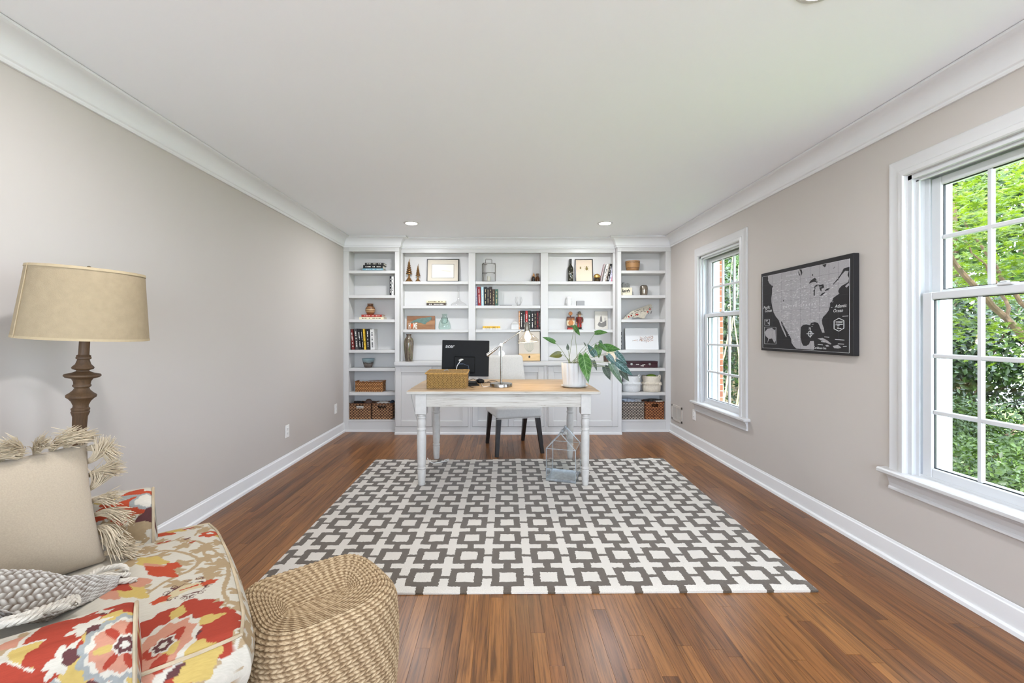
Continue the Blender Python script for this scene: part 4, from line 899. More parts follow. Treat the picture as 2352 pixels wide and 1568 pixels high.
# owl
t = thing('owl_figurine', 'white ceramic owl in the right bay', 'figurine', (X_(1306.7, YM+.04), YM+.04, SH_MID[1]+.0006))
part('body', MB().lathe([(0,0),(.028,0),(.030,.006),(.036,.035),(.037,.06),(.033,.078),(.034,.09),(.033,.105),(.024,.118),(0,.122)], 28), M_CERW, t, True)
e_ = MB()
for s in (-1, 1): e_.add([(s*.010,-.012,.112),(s*.034,-.012,.106),(s*.034,.012,.106),(s*.010,.012,.112),(s*.030,0,.132)], [(0,1,4),(1,2,4),(2,3,4),(3,0,4)])
part('ear_tuft', e_, M_CERW, t); wg = MB()
for s in (-1, 1): wg.lathe([(0,-.03),(.012,-.015),(.014,.005),(.008,.025),(0,.03)], 12, (s*.032, 0, .05))
part('wing', wg, M_CERW, t, True)
bk_ = MB().add([(-.005,-.032,.092),(.005,-.032,.092),(0,-.040,.086),(0,-.032,.080)], [(0,1,2),(1,3,2),(3,0,2)]); part('beak', bk_, M_CERW, t)
ey = MB()
for s in (-1, 1): ey.lathe([(.008,0),(.008,.003),(.004,.004),(0,.003)], 14, (s*.013, 0, 0))
ey.v = [(x, -.031-z, .099+y) for x, y, z in ey.v]; part('eye', ey, M_CERW, t)
single('small_block', MB().box((-.052,0,0), (.052,.04,.068), .006), pm('pale_grey_clay', (150,150,150), .7), 'plain pale grey block beside the white owl', 'block', (X_(1333.5, YM+.05), YM+.05, SH_MID[1]+.0006))
# incense house and nutcracker
Y = YM
t = thing('wooden_house', 'little wooden house-shaped folk ornament with a round top, beside the nutcracker', 'figurine', (X_(1310.5, Y+.03), Y+.03, SH_MID[2]+.0006))
M_HON = pm('honey_wood', (188,120,62), .4, var=.15, vs=40); M_DKW = pm('dark_brown_wood', (82,42,24), .4, var=.2, vs=40); M_CREAM = pm('cream_paint', (226,208,172), .5); M_REDP = pm('red_paint', (168,40,30), .4)
part('base', MB().box((-.042,-.03,0), (.042,.03,.022), .003), M_REDP, t); part('lower_box', MB().box((-.038,-.026,.022), (.038,.026,.05), .002), M_DKW, t)
part('front_panel', MB().box((-.047,-.028,.05), (.047,.026,.118), .002), M_CREAM, t)
rg = MB().lathe([(.034,0),(.034,.006),(.022,.008),(0,.002)], 28); rg.v = [(x, -.028-z, .086+y) for x, y, z in rg.v]; part('round_door', rg, M_HON, t, 40)
part('roof', MB().prism([(-.050,.118),(.050,.118),(.046,.165),(-.046,.165)], -.03, .028, fxy), M_DKW, t)
sg = MB()
for k in range(5): sg.box((-.044+k*.019,-.034,.122), (-.032+k*.019,-.030,.142), .001)
part('roof_carving', sg, M_HON, t); part('post', MB().lathe([(0,.165),(.007,.165),(.006,.185),(0,.185)], 12), M_DKW, t, True)
rd = MB().lathe([(0,-.006),(.024,-.006),(.026,0),(.024,.006),(.016,.008),(0,.005)], 28); rd.v = [(x, -z, .208+y) for x, y, z in rd.v]; part('round_finial', rd, M_HON, t, 40)
t = thing('nutcracker', 'red and brown wooden nutcracker figure in a grey hat', 'figurine', (X_(1331, Y+.03), Y+.03, SH_MID[2]+.0006))
M_FLESH = pm('painted_face', (214,156,116), .5); M_GREYH = pm('grey_felt_paint', (120,112,96), .6)
part('stand', MB().box((-.045,-.025,0), (.045,.03,.006), .001), pm('green_base', (70,80,66), .6), t)
for s in (-1, 1):
    lg = part('leg', MB().lathe([(0,.024),(.012,.024),(.0125,.03),(.011,.085),(0,.085)], 14, (s*.015, 0, 0)), M_REDP, t, True)
    part('boot', MB().box((s*.015-.012,-.022,.006), (s*.015+.012,.012,.03), .004), M_BLACK, lg)
part('coat', MB().lathe([(0,.082),(.030,.082),(.031,.088),(.027,.11),(.030,.15),(.026,.164),(.012,.168),(0,.168)], 24), pm('plaid_brown', (112,34,28), .5, var=.5, vs=70), t, True)
for s in (-1, 1):
    a_ = part('arm', MB().tube([(s*.030,0,.158),(s*.040,-.004,.13),(s*.038,-.014,.10)], [.012,.011,.009], 10), M_DKW, t, True)
    part('hand', MB().lathe([(0,-.009),(.008,-.005),(.008,.005),(0,.009)], 10, (s*.038,-.014,.092)), M_FLESH, a_, True)
hd = part('head', MB().lathe([(0,.166),(.016,.168),(.020,.18),(.020,.196),(0,.20)], 20), M_FLESH, t, True)
be = MB(); be.box((-.014,-.024,.166), (.014,-.017,.182), .002); part('beard', be, M_CREAM, hd)
no = MB().box((-.0035,-.027,.183), (.0035,-.019,.189), .001); part('nose', no, M_FLESH, hd)
ey = MB()
for s in (-1, 1): ey.box((s*.008-.002,-.0206,.189), (s*.008+.002,-.0195,.193))
part('eye', ey, M_BLACK, hd)
part('hat', MB().lathe([(0,.196),(.042,.194),(.043,.198),(.024,.206),(.020,.222),(.010,.236),(0,.238)], 24), M_GREYH, t, True); part('hat_band', MB().lathe([(.0245,.205),(.0232,.212),(.0245,.212)], 24), M_DKW, t)
# lidded keepsake box
t = thing('keepsake_box', 'long dark burgundy wooden box with two medallions, fifth right shelf', 'box', (X_(1471.5, YI+.02), YI+.02, SH_SIDE[4]+.0006))
w_ = (X_(1511, YI)-X_(1432, YI))/2; M_BURG = pm('burgundy_lacquer', (62,26,34), .35, var=.15, vs=20)
part('body', MB().box((-w_,0,0), (w_,.14,.058), .004), M_BURG, t); part('lid', MB().box((-w_-.002,-.002,.0585), (w_+.002,.142,.082), .004), M_BURG, t)
for s in (-1, 1):
    md = MB().lathe([(0,.004),(.010,.005),(.0145,.004),(.015,0)], 24); md.v = [(s*w_*.53+x, -.002-z, .045+y) for x, y, z in md.v]; part('medallion', md, M_SILV, t, True)
pl = MB()
for a, b in ((-.05,.042),(-.03,.042),(.03,.036),(.05,.038),(.01,.024),(.03,.022)): pl.box((a-.01,-.003,b-.004), (a+.008,-.0004,b+.004))
part('inlay', pl, M_INK_W, t)
# --- baskets
def weave_mat(name, c0, c1, sx=60, sz=55, wavy=True, rough=.8, bs=.9):
    m, N, L, b = nt(name); uv = N.new('ShaderNodeUVMap'); uv.uv_map = 'UVMap'
    sp = N.new('ShaderNodeSeparateXYZ'); L.new(uv.outputs[0], sp.inputs[0])
    def M(op, a, b_=None, c_=None):
        n = N.new('ShaderNodeMath'); n.operation = op
        for i, x in enumerate((a, b_, c_)):
            if x is None: continue
            if isinstance(x, (int, float)): n.inputs[i].default_value = x
            else: L.new(x, n.inputs[i])
        return n.outputs[0]
    u = M('MULTIPLY', sp.outputs[0], sx); v = M('MULTIPLY', sp.outputs[1], sz)
    row = M('FLOOR', v); ph = M('MULTIPLY', row, pi)
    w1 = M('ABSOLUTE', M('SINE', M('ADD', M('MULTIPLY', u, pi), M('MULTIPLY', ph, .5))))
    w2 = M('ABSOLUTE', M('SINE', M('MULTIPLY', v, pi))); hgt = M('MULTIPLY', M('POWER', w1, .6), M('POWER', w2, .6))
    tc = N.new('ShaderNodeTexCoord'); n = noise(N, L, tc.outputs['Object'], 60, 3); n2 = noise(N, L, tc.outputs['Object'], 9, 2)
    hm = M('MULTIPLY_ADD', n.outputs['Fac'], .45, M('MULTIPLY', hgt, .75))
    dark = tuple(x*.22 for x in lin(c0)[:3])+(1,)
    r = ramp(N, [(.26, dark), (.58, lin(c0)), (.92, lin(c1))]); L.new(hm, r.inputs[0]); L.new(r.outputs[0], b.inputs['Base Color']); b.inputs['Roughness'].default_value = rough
    bump(N, L, hgt, b, bs, .006); return m
def set_uv(o, fn):
    u = o.data.uv_layers.new(name='UVMap')
    for pl_ in o.data.polygons:
        for li in pl_.loop_indices: u.data[li].uv = fn(o.data.vertices[o.data.loops[li].vertex_index].co, pl_.normal)
def box_uv(co, n): return (co.x, co.z) if abs(n.y) > abs(n.x) and abs(n.y) >= abs(n.z) else ((co.y, co.z) if abs(n.x) > abs(n.z) else (co.x, co.y))
def basket(label, w_, d_, h_, loc, wm_, rotz=0, flare=.0, hole=None, rim=.007, group=None, wave=.003, cat='basket', rim_mat=None):
    t = thing('wicker_basket', label, cat, loc, rotz, group)
    # woven walls: rows bulge in and out so the weave has relief
    nr, nc = max(6, int(h_/.009)), 40; per = [(-w_/2,-d_/2),(w_/2,-d_/2),(w_/2,d_/2),(-w_/2,d_/2)]
    pts = []; rc = .018
    for (cx, cy), a0 in (((-w_/2+rc,-d_/2+rc), pi), ((w_/2-rc,-d_/2+rc), 1.5*pi), ((w_/2-rc,d_/2-rc), 0), ((-w_/2+rc,d_/2-rc), pi/2)):
        for k in range(4): a = a0+k/3*pi/2; pts.append((cx+rc*math.cos(a), cy+rc*math.sin(a), math.cos(a), math.sin(a)))
    full = []
    for i in range(len(pts)):
        p, q = pts[i], pts[(i+1) % len(pts)]; n_ = max(1, int(math.hypot(q[0]-p[0], q[1]-p[1])/.006))
        for k in range(n_): s_ = k/n_; full.append(tuple(p[j]*(1-s_)+q[j]*s_ for j in range(4)))
    m = MB(); K = len(full); fs = []
    R_ = nr*3
    for r in range(R_+1):
        z = h_*r/R_; s = 1+flare*(z/h_-.5)
        for k, (x, y, nx, ny) in enumerate(full):
            d = wave*math.sin(k*.9+pi*(r//3))*math.sin(pi*(r % 3)/3+.4); m.v.append((x*s+nx*d, y*s+ny*d, z))
    for r in range(R_):
        for k in range(K): k2 = (k+1) % K; m.f.append((r*K+k, r*K+k2, (r+1)*K+k2, (r+1)*K+k)); m.m.append(0)
    if hole:
        keep = []
        for f_ in m.f:
            c = [sum(m.v[i][j] for i in f_)/4 for j in range(3)]
            if c[1] < -d_/2+.012 and abs(c[0]) < hole[0]/2 and hole[1] < c[2] < hole[2]: continue
            keep.append(f_)
        m.f = keep; m.m = [0]*len(keep)
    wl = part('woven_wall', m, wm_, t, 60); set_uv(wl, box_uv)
    inner = MB(); inner.add([(x*(1+flare*(z/h_-.5))*.97, y*(1+flare*(z/h_-.5))*.95, z) for z in (.004, h_-.004) for x, y in per], [(0,1,5,4),(1,2,6,5),(2,3,7,6),(3,0,4,7)]) if not hole else inner.add([(x*.9, y*.9, .004) for x, y in per], [(0,1,2,3)])
    part('basket_floor', MB().box((-w_/2+.006,-d_/2+.006,0), (w_/2-.006,d_/2-.006,.005)), rim_mat or wm_, t)
    s = 1+flare*.5; rp = [(x*s, y*s, h_+.003*math.sin(k*.8)) for k, (x, y, _, _) in enumerate(full)]
    part('rim', MB().tube(rp, rim, 8, closed=True), rim_mat or wm_, t, True)
    return t
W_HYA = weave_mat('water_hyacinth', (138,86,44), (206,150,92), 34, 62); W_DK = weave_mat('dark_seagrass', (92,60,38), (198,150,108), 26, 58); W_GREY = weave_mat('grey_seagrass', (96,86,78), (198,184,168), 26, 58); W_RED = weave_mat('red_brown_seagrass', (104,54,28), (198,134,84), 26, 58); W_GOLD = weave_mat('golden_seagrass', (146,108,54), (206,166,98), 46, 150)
R_DK = pm('dark_rim', (96,64,42), .8, var=.4, vs=80, bs=.5, bscale=120); R_GREY = pm('grey_rim', (104,94,86), .8, var=.35, vs=80, bs=.5, bscale=120); R_HYA = pm('hyacinth_rim', (150,98,54), .8, var=.35, vs=80, bs=.5, bscale=120); R_RED = pm('red_rim', (112,62,34), .8, var=.35, vs=80, bs=.5, bscale=120)
basket('shallow brown wicker basket with magazines, sixth left shelf', .355, .155, .125, (X_(850, YI+.06), YI+.085, SH_SIDE[5]+.0006), W_HYA, -.02, rim=.006, rim_mat=R_HYA)
M_MAG = pm('dark_teal_magazine', (44,62,72), .35, var=.3, vs=12); M_MAG2 = pm('black_magazine', (34,34,38), .35)
for k, (dz, a, mt, lab) in enumerate(((.085, .06, M_MAG2, 'black magazine lying low in the shallow basket'), (.100, -.10, M_MAG, 'dark teal magazine sticking out of the shallow basket'))):
    single('magazine', MB().box((-.135,-.055,0), (.135,.05,.006), .001), mt, lab, 'magazine', (X_(851+k*2, YI+.06), YI+.085, SH_SIDE[5]+dz), (.0, a*.9, .08*k-.02))
YD = 5.52
b1 = basket('dark seagrass storage basket, bottom left shelf, nearer the wall', .278, .185, .196, (X_(828.2, YD)-.002, YD+.065, .1506), W_DK, hole=(.10,.135,.172), rim=.006, group='storage baskets on the bottom shelves', rim_mat=R_DK)
b2 = basket('dark seagrass storage basket holding white cloth, bottom left shelf', .262, .185, .196, (X_(879, YD)-.001, YD+.065, .1506), W_DK, hole=(.10,.135,.172), rim=.006, group='storage baskets on the bottom shelves', rim_mat=R_DK)
b3 = basket('greyish seagrass storage basket with plastic bags, bottom right shelf', .285, .185, .215, (X_(1452.5, YD)+.004, YD+.065, .1506), W_GREY, rim=.006, group='storage baskets on the bottom shelves', rim_mat=R_GREY)
b4 = basket('reddish brown seagrass basket with a cut-out handle, bottom right shelf', .245, .185, .215, (X_(1504.5, YD)-.012, YD+.065, .1506), W_RED, hole=(.085,.155,.195), rim=.006, group='storage baskets on the bottom shelves', rim_mat=R_RED)
def lump(name, label, cat, loc, sx, sy, sz, mat, seed, n=14, amp=.25):
    r = np.random.RandomState(seed); ph = r.rand(6)*6
    m = MB(); rows_ = n; 
    vs = []; fs = []
    for i in range(rows_+1):
        th = pi*i/rows_
        for k in range(2*n):
            a = 2*pi*k/(2*n); q = 1+amp*math.sin(2*a+ph[0]+th*2)*math.sin(th)+amp*.6*math.sin(5*a+ph[1])*math.sin(th*3+ph[2])+amp*.4*math.sin(9*a+ph[3]+th*7)*math.sin(th)
            vs.append((sx*q*math.sin(th)*math.cos(a), sy*q*math.sin(th)*math.sin(a), sz*(math.cos(th)*(1+amp*.5*math.sin(3*a+ph[4])*math.sin(th)))))
    for i in range(rows_):
        for k in range(2*n): k2 = (k+1) % (2*n); fs.append((i*2*n+k, i*2*n+k2, (i+1)*2*n+k2, (i+1)*2*n+k))
    m.add(vs, fs); return single(name, m, mat, label, cat, loc, smooth=70)
xx = X_(828.2, YD); lump('folded_cloth', 'black cloth heaped in the basket nearer the left wall', 'cloth', (xx-.05, YD+.07, .335), .075, .055, .032, pm('black_cloth', (38,38,42), .9), 1)
single('wool_ball', MB().lathe([(.001,-.045)]+[(.045*math.sin(a), -.045*math.cos(a)) for a in np.linspace(.2, pi-.2, 14)]+[(.001,.045)], 24), pm('brown_felt', (96,76,68), .9, bs=.5, bscale=90), 'round brown ball on top of the basket nearer the left wall', 'ball', (xx+.085, YD+.06, .350), smooth=True)
single('striped_tag', MB().box((-.046,0,-.014), (.046,.003,.014), .001), stripe_mat('striped_paper', [(0,(230,226,216)),(.3,(230,226,216)),(.34,(60,50,44)),(.44,(60,50,44)),(.48,(230,226,216)),(.75,(226,222,212)),(.8,(70,56,48)),(.9,(230,226,216))], -.014, .014, .8, .02), 'striped paper showing through the basket handle hole', 'paper', (xx, YD-.020, .302))
xx = X_(879, YD); lump('folded_cloth', 'white and blue cloth spilling over the bottom left basket', 'cloth', (xx-.01, YD+.06, .335), .105, .06, .030, pm('white_cloth', (226,222,214), .9, var=.12, vs=25), 2, amp=.18)
lump('folded_cloth', 'dark blue cloth end on top of the bottom left basket', 'cloth', (xx+.098, YD+.10, .344), .028, .035, .030, pm('navy_cloth', (50,66,80), .9), 3)
lump('plastic_bag', 'crumpled clear grey plastic bag in the greyish basket', 'bag', (X_(1444, YD), YD+.06, .375), .085, .06, .030, pm('grey_plastic', (176,184,196), .25, var=.2, vs=40), 4, amp=.35)
lump('plastic_bag', 'second crumpled pale plastic bag at the right of the greyish basket', 'bag', (X_(1467, YD), YD+.07, .368), .055, .055, .028, pm('pale_plastic', (206,208,212), .25, var=.2, vs=40), 5, amp=.35)
lump('scarf', 'dark patterned scarf on top of the reddish brown basket', 'scarf', (X_(1505, YD)-.012, YD+.06, .372), .090, .06, .026, pm('patterned_scarf', (66,62,58), .9, var=.9, vs=40), 6, amp=.3)
single('paper_slip', MB().box((-.045,-.02,0), (.045,.02,.004)), M_PAPER, 'white paper slip at the front of the reddish brown basket', 'paper', (X_(1516, YD)-.012, YD-.008, .3755), (.1, -.06, 0))
def soft_basket(label, px, mat, seed):
    Y0 = YI+.06; t = thing('rope_basket', label, 'basket', (X_(px, Y0), Y0, SH_SIDE[5]+.0006), group='tufted cotton baskets')
    part('basket_body', MB().lathe(closed([(0,0),(.100,0),(.110,.006),(.114,.05),(.112,.09),(.108,.14),(.116,.165),(.113,.20)], .005), 36), mat, t, 60)
    r = random.Random(seed); m = MB()
    for k in range(110):
        a = 2*pi*k/110; p = Vector((math.cos(a), math.sin(a), 0)); z = .118+r.uniform(-.004,.004)
        m.tube([p*.111+Vector((0,0,z)), p*(.120+r.uniform(0,.004))+Vector((0,0,z-.010)), p*(.123+r.uniform(0,.004))+Vector((r.uniform(-.004,.004),0,z-.034+r.uniform(-.006,.008)))], [.0035,.003,.0014], 5)
    part('tassel_fringe', m, mat, t, True, kind='stuff')
    h_ = MB(); a0 = -.9; h_.tube([(.116*math.cos(a0)+.020*math.cos(q)*-math.sin(a0), .116*math.sin(a0)+.020*math.cos(q)*math.cos(a0)-.006, .196+.020*math.sin(q)) for q in np.linspace(0, 2*pi, 19)[:-1]], .006, 8, closed=True); part('handle_ring', h_, mat, t, True)
    return t
M_COTW = pm('white_cotton', (226,226,224), .95, var=.06, vs=60, bs=.6, bscale=250); M_COTC = pm('cream_cotton', (226,216,198), .95, var=.08, vs=60, bs=.6, bscale=250)
soft_basket('white fringed cotton basket on the sixth right shelf, nearer the desk', 1449.5, M_COTW, 1); soft_basket('cream fringed cotton basket on the sixth right shelf, nearer the wall', 1496, M_COTC, 2)
lump('yarn_ball', 'lime green yarn inside the cream cotton basket', 'yarn', (X_(1496, YI+.06), YI+.06, SH_SIDE[5]+.185), .06, .05, .035, pm('lime_yarn', (134,164,60), .9, bs=.6, bscale=120), 9, amp=.1)
# wire letter tray on the worktop behind the plant
t = thing('wire_basket', 'white wire mesh tray on the worktop behind the plant', 'basket', (X_(1347, 5.46), 5.46, .8806))
m = MB(); w_ = (X_(1386, 5.46)-X_(1308, 5.46))/2; d_, h_ = .07, .085
for k in range(27):
    x = -w_+2*w_*k/26
    for y in (-d_, d_): m.beam((x, y, 0), (x*1.05, y*1.1, h_), .0016)
for k in range(7):
    z = h_*k/6; s = 1+.05*k/6
    for y in (-1, 1): m.beam((-w_*s, y*d_*(1+.1*k/6), z), (w_*s, y*d_*(1+.1*k/6), z), .0018)
    for x in (-1, 1): m.beam((x*w_*s, -d_*(1+.1*k/6), z), (x*w_*s, d_*(1+.1*k/6), z), .0018)
part('wire_mesh', m, pm('white_wire', (222,220,214), .4), t); part('tray_floor', MB().box((-w_,-d_,0), (w_,d_,.003)), M_CERW, t)
single('candle_jar', MB().lathe([(0,0),(.030,0),(.032,.004),(.032,.075),(.029,.078),(0,.076)], 24), pm('dark_label_jar', (84,64,56), .3, var=.3, vs=30), 'small dark labelled jar in the wire tray behind the plant', 'jar', (X_(1388, 5.40)+.02, 5.40, .8806), smooth=40)
single('note_card', MB().box((-.055,0,0), (.055,.004,.125), .001), pm('beige_card', (222,206,182), .8), 'tan card standing at the right end of the worktop behind the plant', 'card', (X_(1410, 5.40)-.02, 5.45, .8808), (-.12, 0, 0))
# ------------------------------------------------------------------ map canvas on the right wall
MXF = XR-.038
M_CANV = pm('black_canvas', (33,31,33), .7, bs=.15, bscale=900); M_LAND = pm('map_land', (164,161,163), .75, var=.10, vs=160); M_MAPW = pm('map_white', (222,222,222), .7); M_GRID = pm('map_grid', (66,64,66), .8)
my0, my1, mz0, mz1 = 3.498, 2.578, 1.097, 1.709
t = thing('wall_map', 'black framed canvas map of North America on the right wall', 'map', (MXF, (my0+my1)/2, mz0))
part('canvas', MB().box((MXF, my1, mz0), (XR-.001, my0, mz1), .003), M_CANV, t, world=True)
def mp(x, y):     # photo trace of the print to its place on the canvas
    Y = MXF*F/((1720+x/5.6)-CX); return (Y, H-((560+y/5.6)-CY)*Y/F)
def mpoly(mb, pts, d): mb.prism([mp(*p) for p in pts], MXF-d, MXF-d+.0002, lambda a, b, c: (c, a, b)); return mb
LAND = [(245,412),(250,450),(245,470),(290,505),(315,540),(300,575),(298,640),(290,700),(292,750),(305,820),(320,880),(345,930),(370,960),(388,985),(402,1030),(425,1085),(452,1145),(480,1200),(487,1192),(470,1140),(440,1075),(418,1020),(412,985),(430,1005),(465,1080),(495,1130),(525,1180),(545,1220),(550,1270),(575,1310),(612,1346),(838,1360),(842,1300),(836,1248),(790,1250),(775,1290),(740,1312),(700,1308),(680,1270),(665,1200),(668,1120),(670,1070),(700,1040),(740,1035),(790,1045),(800,1015),(850,1005),(890,1015),(908,1050),(925,1090),(945,1140),(975,1140),(965,1080),(945,1030),(940,980),(955,940),(990,905),(1025,860),(1045,800),(1045,760),(1070,740),(1090,690),(1120,670),(1165,640),(1150,610),(1165,570),(1200,535),(1230,520),(1280,490),(1290,440),(1270,400),(1285,350),(1240,345),(1196,395),(1150,460),(1085,525),(1075,525),(1130,462),(1185,385),(1222,315),(1298,292),(1298,193)]
lm = part('map_land', mpoly(MB(), LAND, .0007), M_LAND, t, world=True)
lk = MB()
for pl in ([(768,515),(800,470),(850,432),(885,475),(880,503),(840,485),(800,500)], [(835,665),(833,590),(850,540),(880,520),(890,530),(860,560),(850,610),(850,665)], [(888,520),(915,528),(960,518),(972,560),(940,575),(935,612),(915,590),(908,545)], [(908,668),(950,630),(988,618),(960,650),(930,670)], [(978,602),(1000,577),(1042,568),(1035,592),(1000,606)], [(650,325),(680,330),(690,370),(680,408),(672,370),(660,345)], [(636,345),(648,372),(662,400),(655,410),(640,372)], [(940,265),(1000,255),(990,290),(975,300),(960,285)], [(1085,320),(1110,285),(1100,310)], [(815,390),(828,385),(825,412),(815,410)], [(440,715),(452,725),(450,745),(443,735)]): mpoly(lk, pl, .0011)
part('map_lakes', lk, M_CANV, lm, world=True, kind='stuff')
isl = MB()
for pl in ([(1240,545),(1285,500),(1292,530),(1258,562)], [(885,1215),(950,1208),(1010,1240),(1065,1285),(1050,1292),(990,1268),(930,1238)], [(1080,1312),(1150,1298),(1192,1335),(1150,1345),(1100,1340)], [(985,1300),(1020,1298),(1040,1318),(1000,1322)], [(205,1135),(240,1090),(300,1080),(330,1108),(342,1098),(347,1240),(330,1275),(300,1215),(262,1222),(240,1275),(252,1215),(218,1185)], [(215,985),(240,978),(250,990),(225,1000)], [(240,1010),(258,1008),(262,1030),(250,1032)], [(250,470),(285,500),(312,532),(300,540),(260,500)]): mpoly(isl, pl, .0009)
part('map_islands', isl, M_LAND, t, world=True, kind='stuff')
def mline(mb, a, b, w=.0012):
    (ya, za), (yb, zb) = mp(*a), mp(*b); mb.beam((MXF-.0006, ya, za), (MXF-.0006, yb, zb), w, w, up=(1,0,0)); return mb
ln = MB()
for a, b in (((178,425),(1300,190)), ((1300,190),(1292,1402)), ((1292,1402),(180,1335)), ((180,1335),(178,425)), ((203,1068),(350,1072)), ((350,1072),(350,1287)), ((350,1287),(203,1283)), ((203,1283),(203,1068)), ((205,970),(268,968)), ((268,968),(268,1046)), ((268,1046),(205,1045)), ((205,1045),(205,970))): mline(ln, a, b, .0014)
hx = [(1098,990),(1160,955),(1224,985),(1224,1085),(1160,1122),(1098,1092)]
for k in range(6): mline(ln, hx[k], hx[(k+1) % 6], .003)
for k in range(16):
    a, b = 2*pi*k/16, 2*pi*(k+1)/16; mline(ln, (790+26*math.cos(a), 1155+34*math.sin(a)), (790+26*math.cos(b), 1155+34*math.sin(b)), .003)
for a, b in (((790,1110),(790,1205)), ((745,1155),(838,1155)), ((1118,1000),(1210,994)), ((1122,1016),(1205,1012)), ((1118,1040),(1208,1034)), ((1140,1050),(1165,1049)), ((1140,1070),(1158,1069)), ((1140,1088),(1190,1087)), ((1208,930),(1278,926)), ((975,1195),(1035,1200)), ((1112,1228),(1228,1236)), ((890,1292),(952,1298)), ((1150,1284),(1225,1288)), ((1215,1320),(1258,1316)), ((935,1255),(978,1262))): mline(ln, a, b, .003)
part('map_lines', ln, M_MAPW, t, world=True, kind='stuff')
gd_ = MB()
for k in range(1, 8): mline(gd_, (178, 425+k*114), (1298, 190+k*151), .0008)
for k in range(1, 9): x = 178+k*122; mline(gd_, (x, 425-(x-178)*.2094+6), (x, 1335+(x-178)*.06-6), .0008)
part('map_grid', gd_, M_GRID, t, world=True, kind='stuff')
sm_ = MB(); r = random.Random(12)     # fine place-name print, far too small to read
n = 0
while n < 420:
    x, y = r.uniform(300, 1150), r.uniform(430, 1300)
    if not (x < 1000-(y-850)*.9 if y > 850 else True) or y < 470-(x-300)*.12: continue
    if 660 < x < 800 and y > 1030 or (x < 560 and y > 960 and x < 380+(y-940)*.52): continue
    if x < 300+max(0, (y-800)*.32) or x > 1090+(700-y)*.25 and y < 1000: continue
    mline(sm_, (x, y), (x+r.uniform(10, 26), y-r.uniform(1, 4)), .0014); n += 1
part('place_name_print', sm_, M_MAPW, lm, world=True, kind='stuff')
tm = MB()
def mtext(s, x, y, size, **k):
    Y, Z = mp(x, y); put_text(tm, s, size, lambda a, b, c: (MXF-.0013-c*.3, Y-a, Z+b), depth=.0003, **k)
mtext('Pacific', 232, 818, .034, shear=.25); mtext('Ocean', 252, 858, .034, shear=.25); mtext('Atlantic', 1183, 798, .030, shear=.25); mtext('Ocean', 1148, 858, .030, shear=.25); mtext('Caribbean Sea', 912, 1338, .020, shear=.25)
mtext('UNITED STATES', 640, 795, .020, spacing=2.6); mtext('CANADA', 558, 402, .017, spacing=2.2); mtext('MEXICO', 570, 1125, .014, spacing=1.4); mtext('N', 788, 1090, .028)
part('lettering', tm, M_MAPW, t, world=True, kind='stuff')
# ------------------------------------------------------------------ on the desk
Yb = 1000*.455/126; xb0, xb1 = X_(979, Yb), X_(1071.5, Yb)
bk = basket('golden seagrass basket with its lid ajar on the desk', xb1-xb0, .20, .118, ((xb0+xb1)/2, Yb+.10, DT+.0006), W_GOLD, 0, rim=.005, rim_mat=pm('golden_rim', (176,136,76), .8, var=.35, vs=90, bs=.5, bscale=120))
m = MB(); nx, ny = 50, 30; w2, d2 = (xb1-xb0)/2+.006, .106
for j in range(ny+1):
    for i in range(nx+1):
        u, v = i/nx*2-1, j/ny*2-1; m.v.append((u*w2, v*d2, .128+.012*(v*.5+.5)+.002*math.sin(i*1.6)*math.sin(j*1.6)-.006*max(abs(u), abs(v))**6))
for j in range(ny):
    for i in range(nx): a = j*(nx+1)+i; m.f.append((a, a+1, a+nx+2, a+nx+1)); m.m.append(0)
lid = part('lid', m, W_GOLD, bk, 60, recalc=False); set_uv(lid, box_uv)
part('lid_rim', MB().tube([(x*w2, y*d2, .124+.012*(y*.5+.5)) for x, y in [(-1+k/10, -1) for k in range(20)]+[(1, -1+k/6) for k in range(12)]+[(1-k/10, 1) for k in range(20)]+[(-1, 1-k/6) for k in range(12)]], .006, 6, closed=True), MATS['golden_rim'], bk, True)
part('lid_knob', MB().tube([(-.03,-.02,.138),(-.02,-.02,.147),(.0,-.02,.149),(.008,-.02,.140)], .005, 6), pm('grey_cord', (150,142,128), .8), bk, True)
# monitor seen from behind
Ym = 4.02; s_ = Ym/1000; mx = X_(1068.3, Ym); mz0, mz1 = Z_(864, Ym), Z_(781.5, Ym)
M_BLKP = pm('black_plastic', (13,13,14), .55, bs=.2, bscale=900, spec=.25); M_SCR = pm('dark_screen', (14,14,16), .1); M_BEZ = pm('silver_bezel', (196,196,196), .35, metal=.3)
mw, mh = .433, mz1-mz0
t = thing('computer_monitor', 'black computer monitor seen from behind on the desk', 'monitor', (mx, Ym, DT+.0006), rot=(0, math.radians(1.2), math.radians(4)))
z0 = mz0-DT; 
part('housing', MB().box((-mw/2, 0, z0), (mw/2, .022, z0+mh), .004), M_BLKP, t)
part('bezel', MB().box((-mw/2-.003, .018, z0-.003), (mw/2+.003, .034, z0+mh+.003), .003), M_BEZ, t)
part('screen', MB().box((-mw/2+.01, .0335, z0+.012), (mw/2-.01, .0348, z0+mh-.01)), M_SCR, t)
bx = part('rear_module', MB().box((-mw*.24, -.018, z0+.03), (mw*.20, 0, z0+mh*.55), .006), M_BLKP, t)
part('stand_neck', MB().box((-.03, .0, .012), (.03, .016, z0+.10), .004), M_BLKP, t)
part('stand_base', MB().prism([(-.11,-.10),(.11,-.10),(.10,.09),(-.10,.09)], 0, .010), M_BLKP, t)
tm = MB(); put_text(tm, 'acer', .046, lambda a, b, c: (-mw*.34+a, -.0006-c, z0+mh*.83+b), depth=.0003, shear=.2, bold=.0008); part('lettering', tm, pm('logo_silver', (190,190,190), .4), t)
